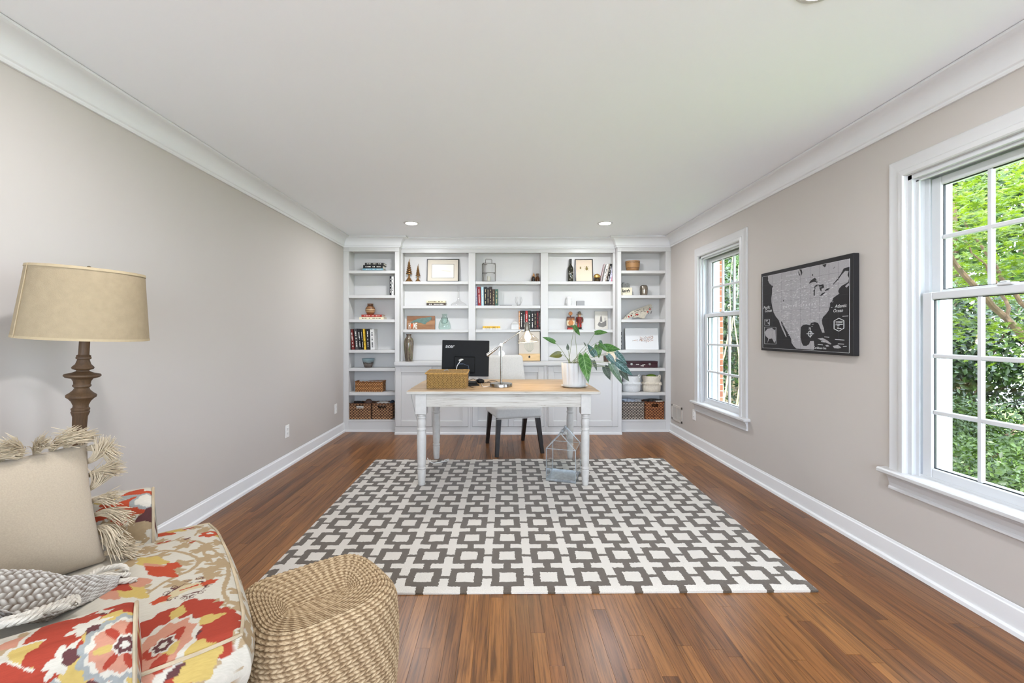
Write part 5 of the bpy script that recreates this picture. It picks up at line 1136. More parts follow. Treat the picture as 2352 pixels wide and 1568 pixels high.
cn = MB(); cn.box((-.062,-.040,z0+mh*.42), (-.036,-.018,z0+mh*.47), .004); cn.box((-.050,-.038,z0+mh*.45), (-.020,-.018,z0+mh*.49), .004); part('video_plug', cn, pm('grey_white_plug', (214,214,210), .5), t)
part('power_plug', MB().box((-.075,-.034,z0+mh*.33), (-.02,-.018,z0+mh*.37), .003), pm('blue_black_plug', (36,46,64), .4), t)
cb = MB(); cb.tube([(-.045,-.036,z0+mh*.44),(-.075,-.05,z0+mh*.30),(-.085,-.05,z0+mh*.12),(-.08,-.04,.05)], .003, 6); part('video_cable', cb, M_PLASTIC, t, True)
cb = MB(); cb.tube([(-.02,-.034,z0+mh*.35),(.028,-.04,z0+mh*.30),(.035,-.04,z0+mh*.10),(.03,-.04,.05)], .003, 6); part('power_cable', cb, pm('slate_cable', (70,82,98), .5), t, True)
def deskp(px, py): Y = YF(py, DT+.004); return Vector((X_(px, Y), Y, DT+.0045))
def cord(name, label, pts, r, mat, lift=None):
    P_ = [deskp(*p) if len(p) == 2 else P(p[0], p[1], p[2]) for p in pts]; Q = []
    for i in range(len(P_)-1):
        a = P_[max(0, i-1)]; b = P_[i]; c = P_[i+1]; d = P_[min(len(P_)-1, i+2)]
        for k in range(6):
            u = k/6; Q.append(.5*((2*b)+(c-a)*u+(2*a-5*b+4*c-d)*u*u+(3*b-a-3*c+d)*u**3))
    Q.append(P_[-1]); o = MB().tube(Q, r, 6); l0 = P_[0]
    return single(name, o, mat, label, 'cable', tuple(l0), smooth=True, world=True)
cord('power_cord', 'thin black cord looping from the monitor to the desk lamp', [(1071,878),(1086,870,3.95),(1096,875),(1112,879),(1128,874),(1142,876),(1137,879),(1118,878)], .0022, M_BLKP)
cord('power_cord', 'black cord curling on the desk by the seagrass basket', [(1074,870,3.92),(1076,884),(1084,889),(1087,889)], .0022, M_BLKP)
cord('charging_cable', 'white cable arching beside the monitor on the desk', [(1071,866,3.95),(1069,874,3.93),(1074,880)], .0022, M_PLASTIC)
cord('charging_cable', 'white cable running forward to the desk lamp base', [(1094,868,3.98),(1104,876),(1108,886),(1113,888),(1126,886)], .0022, M_PLASTIC)
t = thing('computer_mouse', 'small black computer mouse on the desk behind the lamp', 'mouse', tuple(deskp(1103, 878)-Vector((0,0,.004))), .3)
m = MB(); pillow_box(m, -.030, .030, -.05, .05, 0, .034, .016); part('mouse_body', m, M_BLKP, t, True); part('scroll_wheel', MB().box((-.004,.02,.030), (.004,.036,.037), .002), M_SLOT, t)
single('phone', MB().box((-.045,-.04,0), (.06,.035,.010), .002), M_BLKP, 'flat black device lying on the desk beside the seagrass basket', 'device', tuple(deskp(1084, 884)-Vector((0,0,.0038))), (0,0,.25))
# desk lamp
Yl = 1000*.455/121.5; M_NICK = pm('brushed_nickel', (158,154,148), .22, metal=1.0); M_SHADE = thin_glass('lamp_glass', (.93,.90,.86), 1.3, .14)
lx0 = X_(1151, Yl); t = thing('desk_lamp', 'nickel desk lamp with a swing arm and clear glass shade', 'lamp', (lx0, Yl, DT+.0006))
def lp(px, py): p = P(px, py, Yl); return Vector((p.x-lx0, 0, p.z-DT))
part('base', MB().lathe([(0,0),(.094,0),(.096,.002),(.096,.026),(.094,.029),(.02,.030),(.014,.033),(0,.033)], 48), M_NICK, t, 40)
pv = lp(1151, 791); part('post', MB().lathe([(.0085,.03),(.0085,pv.z-.02),(.012,pv.z-.018),(.012,pv.z+.0),(.006,pv.z+.012),(0,pv.z+.013)], 20), M_NICK, t, True)
a_, b_ = lp(1118.5, 816), lp(1200, 757.5); dr = (b_-a_).normalized()
kn = MB().lathe([(0,-.02),(.012,-.02),(.013,-.016),(.013,.016),(.012,.02),(0,.02)], 20); kn.v = [(pv.x+x, z-.0, pv.z+y) for x, y, z in kn.v]; part('pivot_knob', kn, M_NICK, t, True)
dk = MB().lathe([(0,-.004),(.027,-.004),(.028,0),(.027,.004),(0,.004)], 28); dk.v = [(lp(1152,812).x+x, .022+z, lp(1152,812).z+y) for x, y, z in dk.v]; part('tension_disc', dk, M_NICK, t, True)
part('arm', MB().tube([pv-dr*.03, b_], .0045, 12), M_NICK, t, True); part('arm_sleeve', MB().tube([pv+dr*.03, pv+dr*.045], .009, 14), M_NICK, t, True)
part('counterweight', MB().tube([a_, a_+dr*.03, a_+dr*.10, a_+dr*.125], [.015,.0145,.010,.006], 18), M_NICK, t, True)
hc = lp(1210, 749); tilt = Matrix.Rotation(math.radians(-5), 3, 'Y')
def tl(m_, o): m_.v = [tuple(o+tilt@Vector(v)) for v in m_.v]; return m_
part('socket', tl(MB().lathe([(0,.035),(.016,.035),(.021,.028),(.022,-.032),(.024,-.036),(.024,-.042),(0,-.042)], 28), hc), M_NICK, t, 40)
shp = [(.024,-.040),(.028,-.052),(.040,-.070),(.062,-.092),(.084,-.112),(.091,-.124),(.090,-.134),(.086,-.140)]
gs = part('glass_shade', tl(MB().lathe(shp, 40), hc), M_SHADE, t, True, recalc=False); part('shade_rim', tl(MB().tube([(.086*math.cos(q), .086*math.sin(q), -.140) for q in np.linspace(0, 2*pi, 41)[:-1]], .0022, 6, closed=True), hc), pm('glass_rim', (206,202,194), .1, spec=.8), gs, True)
M_BULB = pm('lit_bulb', (255,236,200), .3, emit=(255,222,170), es=5.0)
part('bulb', tl(MB().lathe([(.012,-.042),(.014,-.055),(.024,-.075),(.029,-.092),(.026,-.108),(.015,-.119),(0,-.122)], 24), hc), M_BULB, t, True)
l = bpy.data.lights.new('bulb_light', 'POINT'); l.energy = 1.5; l.color = (1, .80, .52); l.shadow_soft_size = .03
o = bpy.data.objects.new('bulb_light', l); COL.objects.link(o); o.parent = t; o.location = hc+tilt@Vector((0,0,-.135))
# ------------------------------------------------------------------ potted plant
Yp = 1000*.455/122.5; pxc = X_(1319, Yp); M_POT = pm('matte_white_ceramic', (208,207,206), .45)
pt_ = thing('potted_plant', 'arrowhead-leaved plant in a fluted white pot at the right end of the desk', 'plant', (pxc, Yp, DT+.0006))
m = MB(); prof = [(0,.012),(.094,.012),(.098,.016),(.100,.03),(.106,.12),(.109,.205),(.107,.208),(.102,.206),(.100,.17),(0,.165)]
n = 168; rows_ = []
for r_, z in prof:
    if r_ < 1e-6: rows_.append([len(m.v)]); m.v.append((0,0,z)); continue
    row = []
    for k in range(n):
        a = 2*pi*k/n; ph = (k % 12)/12*2*pi; f_ = 1-.10*(1-abs(math.cos(ph/2+pi/2)))**2.0 if r_ > .097 and .02 < z < .209 and r_ != .100 else 1-.03
        row.append(len(m.v)); m.v.append((r_*f_*math.cos(a), r_*f_*math.sin(a), z))
    rows_.append(row)
for A, B in zip(rows_, rows_[1:]):
    for k in range(n):
        k2 = (k+1) % n
        if len(A) == 1: m.f.append((A[0], B[k], B[k2]))
        elif len(B) == 1: m.f.append((A[k], A[k2], B[0]))
        else: m.f.append((A[k], A[k2], B[k2], B[k]))
        m.m.append(0)
part('pot', m, M_POT, pt_, 50)
part('saucer', MB().lathe([(0,0),(.07,0),(.09,.004),(.112,.012),(.113,.015),(.105,.013),(.09,.009),(0,.009)], 48), M_POT, pt_, True)
part('soil', MB().lathe([(0,.180),(.06,.182),(.1,.178)], 24), pm('potting_soil', (60,48,40), .95, var=.3, vs=60, bs=.8, bscale=80), pt_, True)
def leaf_mat(name, c0, c1, vein):
    m, N, L, b = nt(name); uv = N.new('ShaderNodeUVMap'); uv.uv_map = 'UVMap'; sp = N.new('ShaderNodeSeparateXYZ'); L.new(uv.outputs[0], sp.inputs[0])
    def M(op, a, b_=None):
        n = N.new('ShaderNodeMath'); n.operation = op
        for i, x in enumerate((a, b_)):
            if x is None: continue
            if isinstance(x, (int, float)): n.inputs[i].default_value = x
            else: L.new(x, n.inputs[i])
        return n.outputs[0]
    s = M('ABSOLUTE', sp.outputs[0]); mid = M('LESS_THAN', s, .05)
    w_ = M('SINE', M('MULTIPLY', M('SUBTRACT', sp.outputs[1], M('MULTIPLY', s, .18)), 44.0)); vn = M('MULTIPLY', M('GREATER_THAN', w_, .90), .55)
    edge = M('MULTIPLY', M('GREATER_THAN', s, .93), .5); f_ = M('MAXIMUM', M('MAXIMUM', mid, vn), edge)
    tc = N.new('ShaderNodeTexCoord'); n = noise(N, L, tc.outputs['Object'], 28, 3); r = ramp(N, [(.35, lin(c0)), (.65, lin(c1))]); L.new(n.outputs['Fac'], r.inputs[0])
    mx = N.new('ShaderNodeMix'); mx.data_type = 'RGBA'; L.new(f_, mx.inputs[0]); L.new(r.outputs[0], mx.inputs[6]); mx.inputs[7].default_value = lin(vein)
    L.new(mx.outputs[2], b.inputs['Base Color']); b.inputs['Roughness'].default_value = .3; bump(N, L, f_, b, .3, .002); return m
LM = {'g': leaf_mat('leaf_green', (46,88,36), (80,126,54), (128,164,102)), 'd': leaf_mat('leaf_dark', (44,74,48), (78,104,70), (130,150,118)), 'b': leaf_mat('leaf_blue', (30,64,58), (58,98,90), (140,170,166)), 'o': leaf_mat('leaf_olive', (80,84,32), (118,114,48), (128,128,68)), 's': leaf_mat('leaf_silver', (66,78,68), (98,110,96), (126,136,122))}
M_STEM = pm('leaf_stalk', (128,136,96), .5, var=.15, vs=30)
def leaf(base, tip, width, mat, face=(0,-1,.25), fold=.25, curl=.15, root=None, notch=.12):
    a, b = Vector(base), Vector(tip); t_ = (b-a); Ln = t_.length; t_.normalize(); fc = Vector(face); fc = (fc-t_*fc.dot(t_)).normalized(); sd = t_.cross(fc).normalized()
    m = MB(); nu_, nv_ = 8, 14; uvs_ = []
    for j in range(nv_+1):
        q = j/nv_; wq = (math.sin(pi*min(1, q*1.02+.03)**.62)**.85)*(1-.15*q) if q < .999 else .0
        for i in range(nu_+1):
            s = i/nu_*2-1; back = notch*Ln*(abs(s)**1.3)*max(0, 1-q*3.2)
            p = a+t_*(q*Ln-back)+sd*(s*wq*width/2)+fc*(fold*width*.5*(-abs(s)**1.2)*wq*-.6)-fc*(curl*Ln*(q**2))+fc*(.012*width*10*.1*math.sin(q*9+abs(s)*4))
            m.v.append(tuple(p)); uvs_.append((s, q))
    for j in range(nv_):
        for i in range(nu_): k = j*(nu_+1)+i; m.f.append((k, k+1, k+nu_+2, k+nu_+1)); m.m.append(0)
    o = part('leaf', m, LM[mat], pt_, 180, recalc=False, world=True)
    u = o.data.uv_layers.new(name='UVMap')
    for lpx in o.data.loops: u.data[lpx.index].uv = uvs_[lpx.vertex_index]
    r0 = Vector((pxc+(root[0] if root else 0), Yp+(root[1] if root else 0), DT+.18)); mid = (r0*.45+a*.55)+Vector((0,0,.035))
    P_ = [((1-u_)**2)*r0+2*u_*(1-u_)*mid+u_*u_*a for u_ in np.linspace(0, 1, 9)]
    part('leaf_stalk', MB().tube(P_, [.0026-.0012*k/8 for k in range(9)], 6), M_STEM, pt_, True, world=True)
def cp(x, y, Y): return P(1180+x/7.84, 740+y/7.84, Y)
LEAVES = [((1085,70),(1205,250),95,'g',-.02,.02,(0,-1,.1)), ((1095,75),(985,55),60,'g',.02,.05,(0,-.6,.8)), ((1470,190),(1705,170),120,'g',.06,.02,(0,-.8,.6)), ((735,355),(515,255),100,'g',-.02,-.06,(0,-.9,.5)), ((845,570),(635,612),130,'o',-.04,-.08,(0,-1,.2)), ((1250,600),(1355,1098),225,'g',-.10,-.22,(0,-1,.25)),
    ((1465,600),(1322,372),130,'b',-.02,.02,(.2,-1,0)), ((1510,410),(1540,655),150,'g',.0,.0,(0,-1,.1)), ((1615,450),(1948,478),175,'g',.05,.08,(0,-.9,.5)), ((1550,400),(1742,552),95,'g',-.03,-.03,(.1,-.9,.5)), ((1845,540),(2062,772),105,'b',-.06,-.06,(-.2,-1,.3)), ((1690,590),(1850,770),110,'b',-.08,-.10,(-.2,-1,.3)),
    ((1745,750),(1980,1140),125,'d',-.05,-.08,(-.1,-1,.2)), ((1845,710),(2168,970),150,'b',-.04,-.04,(-.2,-1,.4)), ((1930,870),(2092,1072),125,'s',.0,.02,(-.1,-1,.3)), ((1640,800),(1748,1052),140,'s',.02,.02,(0,-1,.1)), ((1690,790),(1745,930),90,'s',.05,.05,(.2,-1,.1)), ((1345,670),(1400,852),110,'d',.0,.0,(.1,-1,.1)), ((1435,690),(1505,880),70,'s',.03,.03,(.1,-1,.1)), ((975,490),(970,372),62,'s',.06,.08,(0,-1,0)), ((1540,345),(1610,395),80,'d',.04,.04,(0,-1,.3)), ((1300,420),(1255,350),34,'s',.05,.06,(0,-1,.2))]
r = random.Random(6)
for i, (b0, t0, w_, mt, dy0, dy1, fc) in enumerate(LEAVES):
    leaf(cp(b0[0], b0[1], Yp+dy0), cp(t0[0], t0[1], Yp+dy1), w_/7.84*Yp/1000, mt, fc, fold=r.uniform(.1,.35), curl=.08, root=(r.uniform(-.05,.05), r.uniform(-.05,.05)))
# ------------------------------------------------------------------ glass house lantern on the rug
A = Vector((X_(1254.7, YF(1103.9, RUGZ)), YF(1103.9, RUGZ))); B = Vector((X_(1322, YF(1111, RUGZ)), YF(1111, RUGZ)))
uL = (B-A); wL = uL.length; uL.normalize(); vL = Vector((-uL.y, uL.x)); an = math.atan2(uL.y, uL.x); dL = .275
t = thing('glass_lantern', 'house-shaped glass lantern with galvanised frame on the rug under the desk', 'lantern', (A.x, A.y, RUGZ+.003), an)
M_GALV = pm('galvanised_steel', (186,191,194), .35, metal=.8, var=.2, vs=40); M_LGLASS = thin_glass('lantern_glass', (.96,.975,.975), 1.4)
hL, rg_ = .265, .395; fL = [(0,0),(wL,0),(wL,dL),(0,dL)]
part('base_tray', MB().box((0,0,0), (wL,dL,.006), .001).box((0,0,0), (wL,.004,.02)).box((0,dL-.004,0), (wL,dL,.02)).box((0,0,0), (.004,dL,.02)).box((wL-.004,0,0), (wL,dL,.02)), M_GALV, t)
for x, y in fL: part('corner_bar', MB().beam((x, y, 0), (x, y, hL), .006), M_GALV, t)
f = MB()
for k in range(4): (x, y), (x2, y2) = fL[k], fL[(k+1) % 4]; f.beam((x, y, hL), (x2, y2, hL), .005)
part('eave_bar', f, M_GALV, t)
for y in (0, dL):
    for x in (0, wL): part('rafter_bar', MB().beam((x, y, hL), (wL/2, y, rg_), .006), M_GALV, t)
part('ridge_bar', MB().beam((wL/2, -.004, rg_), (wL/2, dL+.004, rg_), .024, .010), M_GALV, t)
for x, y, x2, y2 in ((0,0,wL,0), (wL,0,wL,dL), (wL,dL,0,dL), (0,dL,0,0)): part('glass_pane', MB().add([(x,y,.006),(x2,y2,.006),(x2,y2,hL),(x,y,hL)], [(0,1,2,3)]), M_LGLASS, t, recalc=False)
for y in (0, dL): part('gable_pane', MB().add([(0,y,hL),(wL,y,hL),(wL/2,y,rg_)], [(0,1,2)]), M_LGLASS, t, recalc=False)
for x in (0, wL): part('roof_pane', MB().add([(x,0,hL),(x,dL,hL),(wL/2,dL,rg_),(wL/2,0,rg_)], [(0,1,2,3)]), M_LGLASS, t, recalc=False)
f = MB()
for y in (.06, dL-.05): f.tube([(wL/2+.009*math.cos(q), y, rg_+.012+.009*math.sin(q)) for q in np.linspace(0, 2*pi, 13)[:-1]], .0028, 6, closed=True)
part('handle_eye', f, M_GALV, t, True)
part('handle', MB().tube([(wL/2,.06,rg_+.012),(wL/2+.030,.065,rg_-.02),(wL/2+.034,.085,rg_-.05),(wL/2+.034,dL-.075,rg_-.05),(wL/2+.030,dL-.055,rg_-.02),(wL/2,dL-.05,rg_+.012)], .003, 8), M_GALV, t, True)
# lamp cord on the floor, outlet cord hanging over the desk edge
Pn = [Vector((X_(px, Y), Y, z)) for px, Y, z in ((982,3.95,.10),(986,4.02,.05),(996,4.06,.022),(1010,4.10,.0195),(1024,4.13,.0195),(1031,4.17,.021),(1030,4.20,.021),(1020,4.16,.020))]
single('extension_cord', MB().tube(Pn, .0035, 8), M_PLASTIC, 'white cord end lying on the rug by the left desk legs', 'cable', tuple(Pn[0]), smooth=True, world=True)
Pn = [P(944, 903, 3.52), P(947, 920, 3.52), P(953, 945, 3.54), P(958, 965, 3.56), P(962, 985, 3.575)]
single('lamp_cord', MB().tube(Pn, .003, 8), pm('grey_cable', (176,174,170), .5), 'grey cord hanging from the left front corner of the desk', 'cable', tuple(Pn[0]), smooth=True, world=True)
# ------------------------------------------------------------------ armchair with a printed floral cover
CO = Vector((-.897, 1.407, 0)); CA = math.radians(38.7); CU = Vector((math.cos(CA), math.sin(CA), 0)); CV = Vector((-math.sin(CA), math.cos(CA), 0))
def to_local(p): d = Vector(p)-CO; return (d.dot(CU), d.dot(CV), d.z)
def ray(px, py): return Vector(((px-CX)/F, 1, -(py-CY)/F))
def hit_z(px, py, z): d = ray(px, py); Y = (z-H)/d.z; return to_local((d.x*Y, Y, z))
def hit_v(px, py, v):
    d = ray(px, py); o = Vector((0,0,H))-CO; k = (v-o.dot(CV))/d.dot(CV); return to_local(Vector((0,0,H))+d*k)
CREAM, TAN, RED, ORG, YEL, PLUM, GREY, PINK = [np.array(lin(c)[:3])*.55 for c in ((236,226,207), (198,170,131), (188,76,56), (208,88,56), (226,194,112), (112,70,68), (176,178,172), (224,158,130))]
def blob(cx, cy, r, lobes, col, rot=0, asp=1.0, amp=.14, hole=0): return ('b', cx, cy, r, lobes, col, rot, asp, amp, hole)
def flower(cx, cy, R, rot=0, asp=1.0):
    L_ = [blob(cx, cy, R*1.06, 7, CREAM, rot, asp, .12), blob(cx, cy, R, 7, RED, rot, asp, .12)]
    for k in range(3):
        a = rot+.5+2*pi*k/3; L_ += [blob(cx+R*.66*math.cos(a), cy+R*.66*math.sin(a), R*.34, 3, CREAM, a, .62, .1), blob(cx+R*.66*math.cos(a), cy+R*.66*math.sin(a), R*.30, 3, YEL, a, .6, .1)]
        a += pi/3; L_ += [blob(cx+R*.72*math.cos(a), cy+R*.72*math.sin(a), R*.17, 5, CREAM, a, .7, .2), blob(cx+R*.60*math.cos(a), cy+R*.60*math.sin(a), R*.12, 3, PLUM, a, .8, .2)]
    L_ += [blob(cx, cy, R*.52, 15, GREY, rot, asp, .06), blob(cx, cy, R*.44, 15, CREAM, rot, asp, .05), blob(cx, cy, R*.38, 9, PINK, rot, asp, .08)]
    for k in range(7): a = rot+2*pi*k/7; L_.append(blob(cx+R*.24*math.cos(a), cy+R*.24*math.sin(a), R*.12, 2, RED if k % 3 else YEL, a, .45, .05))
    return L_+[blob(cx, cy, R*.14, 6, CREAM, 0, 1, .1), blob(cx, cy, R*.11, 6, PLUM, 0, 1, .1), blob(cx, cy, R*.05, 6, CREAM, 0, 1, .1)]
def vine(pts, w, col=TAN, seed=0, leaves=True, big=1.0):
    pts = [np.array(p[:2]) for p in pts]; Q = []
    for i in range(len(pts)-1):
        a, b, c, d = pts[max(0, i-1)], pts[i], pts[i+1], pts[min(len(pts)-1, i+2)]
        for u in np.linspace(0, 1, 9)[:-1]: Q.append(.5*((2*b)+(c-a)*u+(2*a-5*b+4*c-d)*u*u+(3*b-a-3*c+d)*u**3))
    Q.append(pts[-1]); r = random.Random(seed+len(Q)); L_ = [('c', np.array(Q), w, col)]
    if leaves:
        for i in range(4, len(Q)-2, 7):
            t_ = Q[i+1]-Q[i]; n = np.array([-t_[1], t_[0]]); n = n/(np.linalg.norm(n)+1e-9)*(1 if (i//7) % 2 else -1); p = Q[i]+n*w*2.6*big; an_ = math.atan2(n[1], n[0])+r.uniform(-.5,.5)
            L_ += [('c', np.array([Q[i], Q[i]+n*w*1.5*big, p]), w*.7, col), blob(p[0]+n[0]*w*big, p[1]+n[1]*w*big, w*2.5*big, 5, col, an_, .72, .28)]
    return L_
def curlicue(cx, cy, r0, turns, rot, w, col):
    q = np.linspace(0, turns*2*pi, 26); return ('c', np.stack([cx+r0*(1-q/q[-1]*.85)*np.cos(q+rot), cy+r0*(1-q/q[-1]*.85)*np.sin(q+rot)], 1), w, col)
def paint(xy, prims):
    xy = np.asarray(xy, float); col = np.tile(CREAM, (len(xy), 1))
    jit = .0009*np.sin(xy[:,0]*2100)+.0007*np.sin(xy[:,1]*2500)
    for p in prims:
        if p[0] == 'b':
            _, cx, cy, r, lb, c, rot, asp, amp, hole = p; dx, dy = xy[:,0]-cx, xy[:,1]-cy; k = np.where(dx*dx+dy*dy < (r*1.5/min(asp, 1))**2)[0]
            if not len(k): continue
            x = dx[k]*math.cos(rot)+dy[k]*math.sin(rot); y = (-dx[k]*math.sin(rot)+dy[k]*math.cos(rot))/asp; th = np.arctan2(y, x); R = r*(1+amp*np.cos(lb*th)+amp*.3*np.cos((2*lb+1)*th+1))
            col[k[np.hypot(x, y)+jit[k] < R]] = c
        else:
            _, Q, w, c = p; lo, hi = Q.min(0)-w*2, Q.max(0)+w*2; k = np.where((xy[:,0] > lo[0]) & (xy[:,0] < hi[0]) & (xy[:,1] > lo[1]) & (xy[:,1] < hi[1]))[0]
            if not len(k): continue
            pt = xy[k]; best = np.full(len(k), 9.0); n = len(Q)-1
            for i in range(n):
                a, b = Q[i], Q[i+1]; ab = b-a; t_ = np.clip(((pt-a)@ab)/(ab@ab+1e-12), 0, 1); d = np.hypot(*(pt-(a+t_[:,None]*ab)).T); wi = w*(.55+.45*math.sin(pi*(i+.5)/n)**.5); best = np.minimum(best, d/wi)
            col[k[best+jit[k]/w < .5]] = c
    return col
def fabric_mat():
    m, N, L, b = nt('printed_linen'); at = N.new('ShaderNodeVertexColor'); at.layer_name = 'print'
    tc = N.new('ShaderNodeTexCoord'); n = noise(N, L, tc.outputs['Object'], 700, 2); n2 = noise(N, L, mapping(N, L, tc.outputs['Object'], (60, 900, 60)), 1, 2)
    mx = N.new('ShaderNodeMix'); mx.data_type = 'RGBA'; mx.blend_type = 'MULTIPLY'; mx.inputs[0].default_value = .35; r = ramp(N, [(.3, (.72,.72,.72,1)), (.7, (1.08,1.08,1.08,1))]); L.new(n2.outputs['Fac'], r.inputs[0])
    L.new(at.outputs[0], mx.inputs[6]); L.new(r.outputs[0], mx.inputs[7]); L.new(mx.outputs[2], b.inputs['Base Color']); b.inputs['Roughness'].default_value = .9; b.inputs['Specular IOR Level'].default_value = .15; bump(N, L, n.outputs['Fac'], b, .35, .001); return m
M_FAB = fabric_mat(); M_WELT = pm('welt_cord', (170,153,126), .9, var=.25, vs=10)
def painted(name, V, faces, fab, prims, parent, smooth=True):
    me = bpy.data.meshes.new(name); me.from_pydata(V, [], faces); me.materials.append(M_FAB)
    bm = bmesh.new(); bm.from_mesh(me); bmesh.ops.recalc_face_normals(bm, faces=bm.faces); bm.to_mesh(me); bm.free()
    c = paint(fab, prims); ca = me.color_attributes.new('print', 'FLOAT_COLOR', 'POINT'); ca.data.foreach_set('color', np.concatenate([c, np.ones((len(c), 1))], 1).ravel())
    me.polygons.foreach_set('use_smooth', [True]*len(me.polygons)); me.update(); return link(name, me, parent)
chair_ = thing('armchair', 'floral upholstered armchair with a loose seat cushion at the lower left', 'armchair', tuple(CO), CA)
def z4(x, y): return (200+x/3.35, 1100+y/3.35)
def S(x, y, z=.498): return hit_z(*z4(x, y), z)[:2]
# --- loose seat cushion
U0, U1, V1, ZT, ZB = -.74, 0.0, .415, .488, .335
def edge_round(n_top_u, n_top_v):
    V = []; Fb = []; Fc = []; rc = .05
    us = np.linspace(U0, U1, n_top_u+1); vs = np.linspace(-V1, V1, n_top_v+1)
    def shape(u, v):     # softened corners and a slightly bowed front
        a = (v/V1); uu = u+(.018*(1-a*a) if u > -.35 else 0)*((u+.35)/.35 if u > -.35 else 0)
        cu = max(0, (u-(U1-.10))/.10); cv = max(0, (abs(v)-(V1-.10))/.10); k = cu*cv*.009
        return uu-k, v-math.copysign(k, v)
    for u in us:
        for v in vs:
            x, y = shape(u, v); e = min((u-U0), (U1-u), V1-abs(v)); crown = .026*(1-(v/V1)**2)*(1-((u-(U0+U1)/2)/((U1-U0)/2))**4)
            drop = .010*max(0, 1-e/.03)**2; V.append((x, y, ZT+crown-drop)); Fb.append((x, y))
    W_ = n_top_v+1
    for i in range(n_top_u):
        for j in range(n_top_v): a = i*W_+j; Fc.append((a, a+1, a+W_+1, a+W_))
    ring = [n_top_u*W_+j for j in range(W_)]+[i*W_+n_top_v for i in range(n_top_u-1, -1, -1)]+[j for j in range(n_top_v-1, -1, -1)]+[i*W_ for i in range(1, n_top_u)]
    nz = 46; prev = ring; nn = len(ring)
    for k in range(1, nz+1):
        q = k/nz; cur = []
        for r_ in ring:
            x, y, z = V[r_]; nx = 1 if abs(Fb[r_][0]-V[r_][0]) < 9 and x > U1-.03 else (-1 if x < U0+.005 else 0); ny = (1 if y > 0 else -1) if abs(abs(y)-V1) < .03 else 0
            l_ = math.hypot(nx, ny) or 1; bul = .030*math.sin(pi*q)*.9; nx, ny = nx/l_, ny/l_
            cur.append(len(V)); V.append((x+nx*bul, y+ny*bul, (ZT-.010)*(1-q)+ZB*q)); Fb.append((x+nx*.155*q, y+ny*.155*q))
        for i in range(nn): i2 = (i+1) % nn; Fc.append((prev[i], prev[i2], cur[i2], cur[i]))
        prev = cur
    return V, Fc, Fb, ring
V, Fc, Fb, ring = edge_round(270, 300)
prims = []
prims += vine([S(280,640), S(450,610), S(600,570), S(760,590), S(860,640), S(800,720), S(700,770), S(560,850), S(450,930)], .013, seed=1)
prims += vine([S(720,490), S(850,480), S(1000,560), S(1075,620), S(1085,720), S(1050,860), S(1090,930), S(1040,960)], .012, seed=2)
prims += vine([S(830,430), S(870,380), S(960,340), S(1050,380), S(1085,470)], .010, seed=3); prims += vine([S(1130,1180), S(1110,1130), S(1090,1060), S(1120,1000)], .014, seed=4); prims += vine([S(960,640), S(900,560), S(1010,520)], .009, seed=5); prims += vine([S(350,560), S(520,520), S(660,480), S(740,440)], .009, seed=6)
prims += vine([(-.62,-.2), (-.5,-.05), (-.45,.1), (-.55,.25)], .012, seed=7); prims += vine([(.12,-.5), (.06,-.36), (.11,-.2), (.05,-.05), (.12,.1), (.06,.3)], .014, seed=8, big=1.2); prims += vine([(-.24,-.50), (-.16,-.46), (-.06,-.52), (.02,-.46)], .012, seed=9, big=1.2); prims += vine([(.03,-.3),(.09,-.27),(.15,-.33)], .010, seed=10)
x, y = S(650,1160); prims += [blob(*S(790,1010), .052, 5, RED, .3, .8), blob(*S(950,1130), .070, 6, RED, .8, .9), blob(*S(1020,1080), .055, 5, RED, 1.3, .8), blob(*S(600,1120), .060, 5, RED, .2, .9), blob(*S(850,1050), .060, 6, RED, .6, .9), blob(*S(880,1200), .075, 5, RED, .4, .9), blob(*S(640,1380), .060, 5, RED, .2, .8), blob(*S(760,1300), .050, 5, RED, .2, .8)]
prims += [blob(*S(700,1040), .026, 4, YEL, 1.2, .6), blob(*S(920,1070), .038, 4, YEL, .1, .45), blob(*S(840,1310), .048, 5, YEL, .2, .9), blob(*S(560,1190), .020, 5, PLUM, .2, .8), blob(*S(750,1095), .018, 5, PLUM, .2, .8), blob(*S(820,1175), .020, 5, PLUM, 1.2, .7), blob(*S(650,1380), .022, 5, PLUM, .2, .7)]
prims += [blob(*S(590,1265), .098, 13, CREAM, 1.0, .62, .06), blob(*S(590,1265), .084, 9, PINK, 1.0, .58, .08), blob(*S(680,1195), .026, 3, RED, .9, .6), blob(*S(510,1310), .028, 3, RED, .9, .6), blob(*S(560,1370), .022, 3, RED, .9, .6), blob(*S(650,1280), .020, 3, YEL, .9, .6), blob(*S(585,1265), .030, 6, CREAM, .9, .7), blob(*S(585,1265), .023, 6, PLUM, .9, .7), blob(*S(585,1265), .010, 6, CREAM, .9, .7)]
prims += [blob(*S(500,665), .060, 5, YEL, 2.1, .45), blob(*S(540,715), .055, 3, PINK, 2.1, .32), blob(*S(570,745), .065, 4, ORG, 2.1, .36), blob(*S(660,695), .028, 5, ORG, 2.0, .6), blob(*S(330,900), .070, 4, YEL, 2.1, .35), blob(*S(230,860), .055, 4, RED, 2.1, .4), blob(*S(400,830), .040, 3, PINK, 2.1, .5), blob(*S(170,935), .04, 4, PINK, 2.1, .4)]
prims += [blob(*S(965,410), .046, 6, CREAM, .3, .8), blob(*S(955,405), .036, 6, ORG, .3, .8), blob(*S(945,402), .012, 5, CREAM, .3, .8), blob(*S(1030,400), .022, 3, YEL, .3, .5), blob(*S(590,410), .042, 4, ORG, 2.3, .6), blob(*S(670,380), .045, 4, YEL, 2.3, .4), blob(*S(900,300), .030, 4, RED, 2.2, .3)]
for a, b in ((805,490),(770,460),(620,485),(560,500),(760,370),(800,360)): prims.append(blob(*S(a, b), .012, 3, RED if (a+b) % 3 else PLUM, .6, .5))
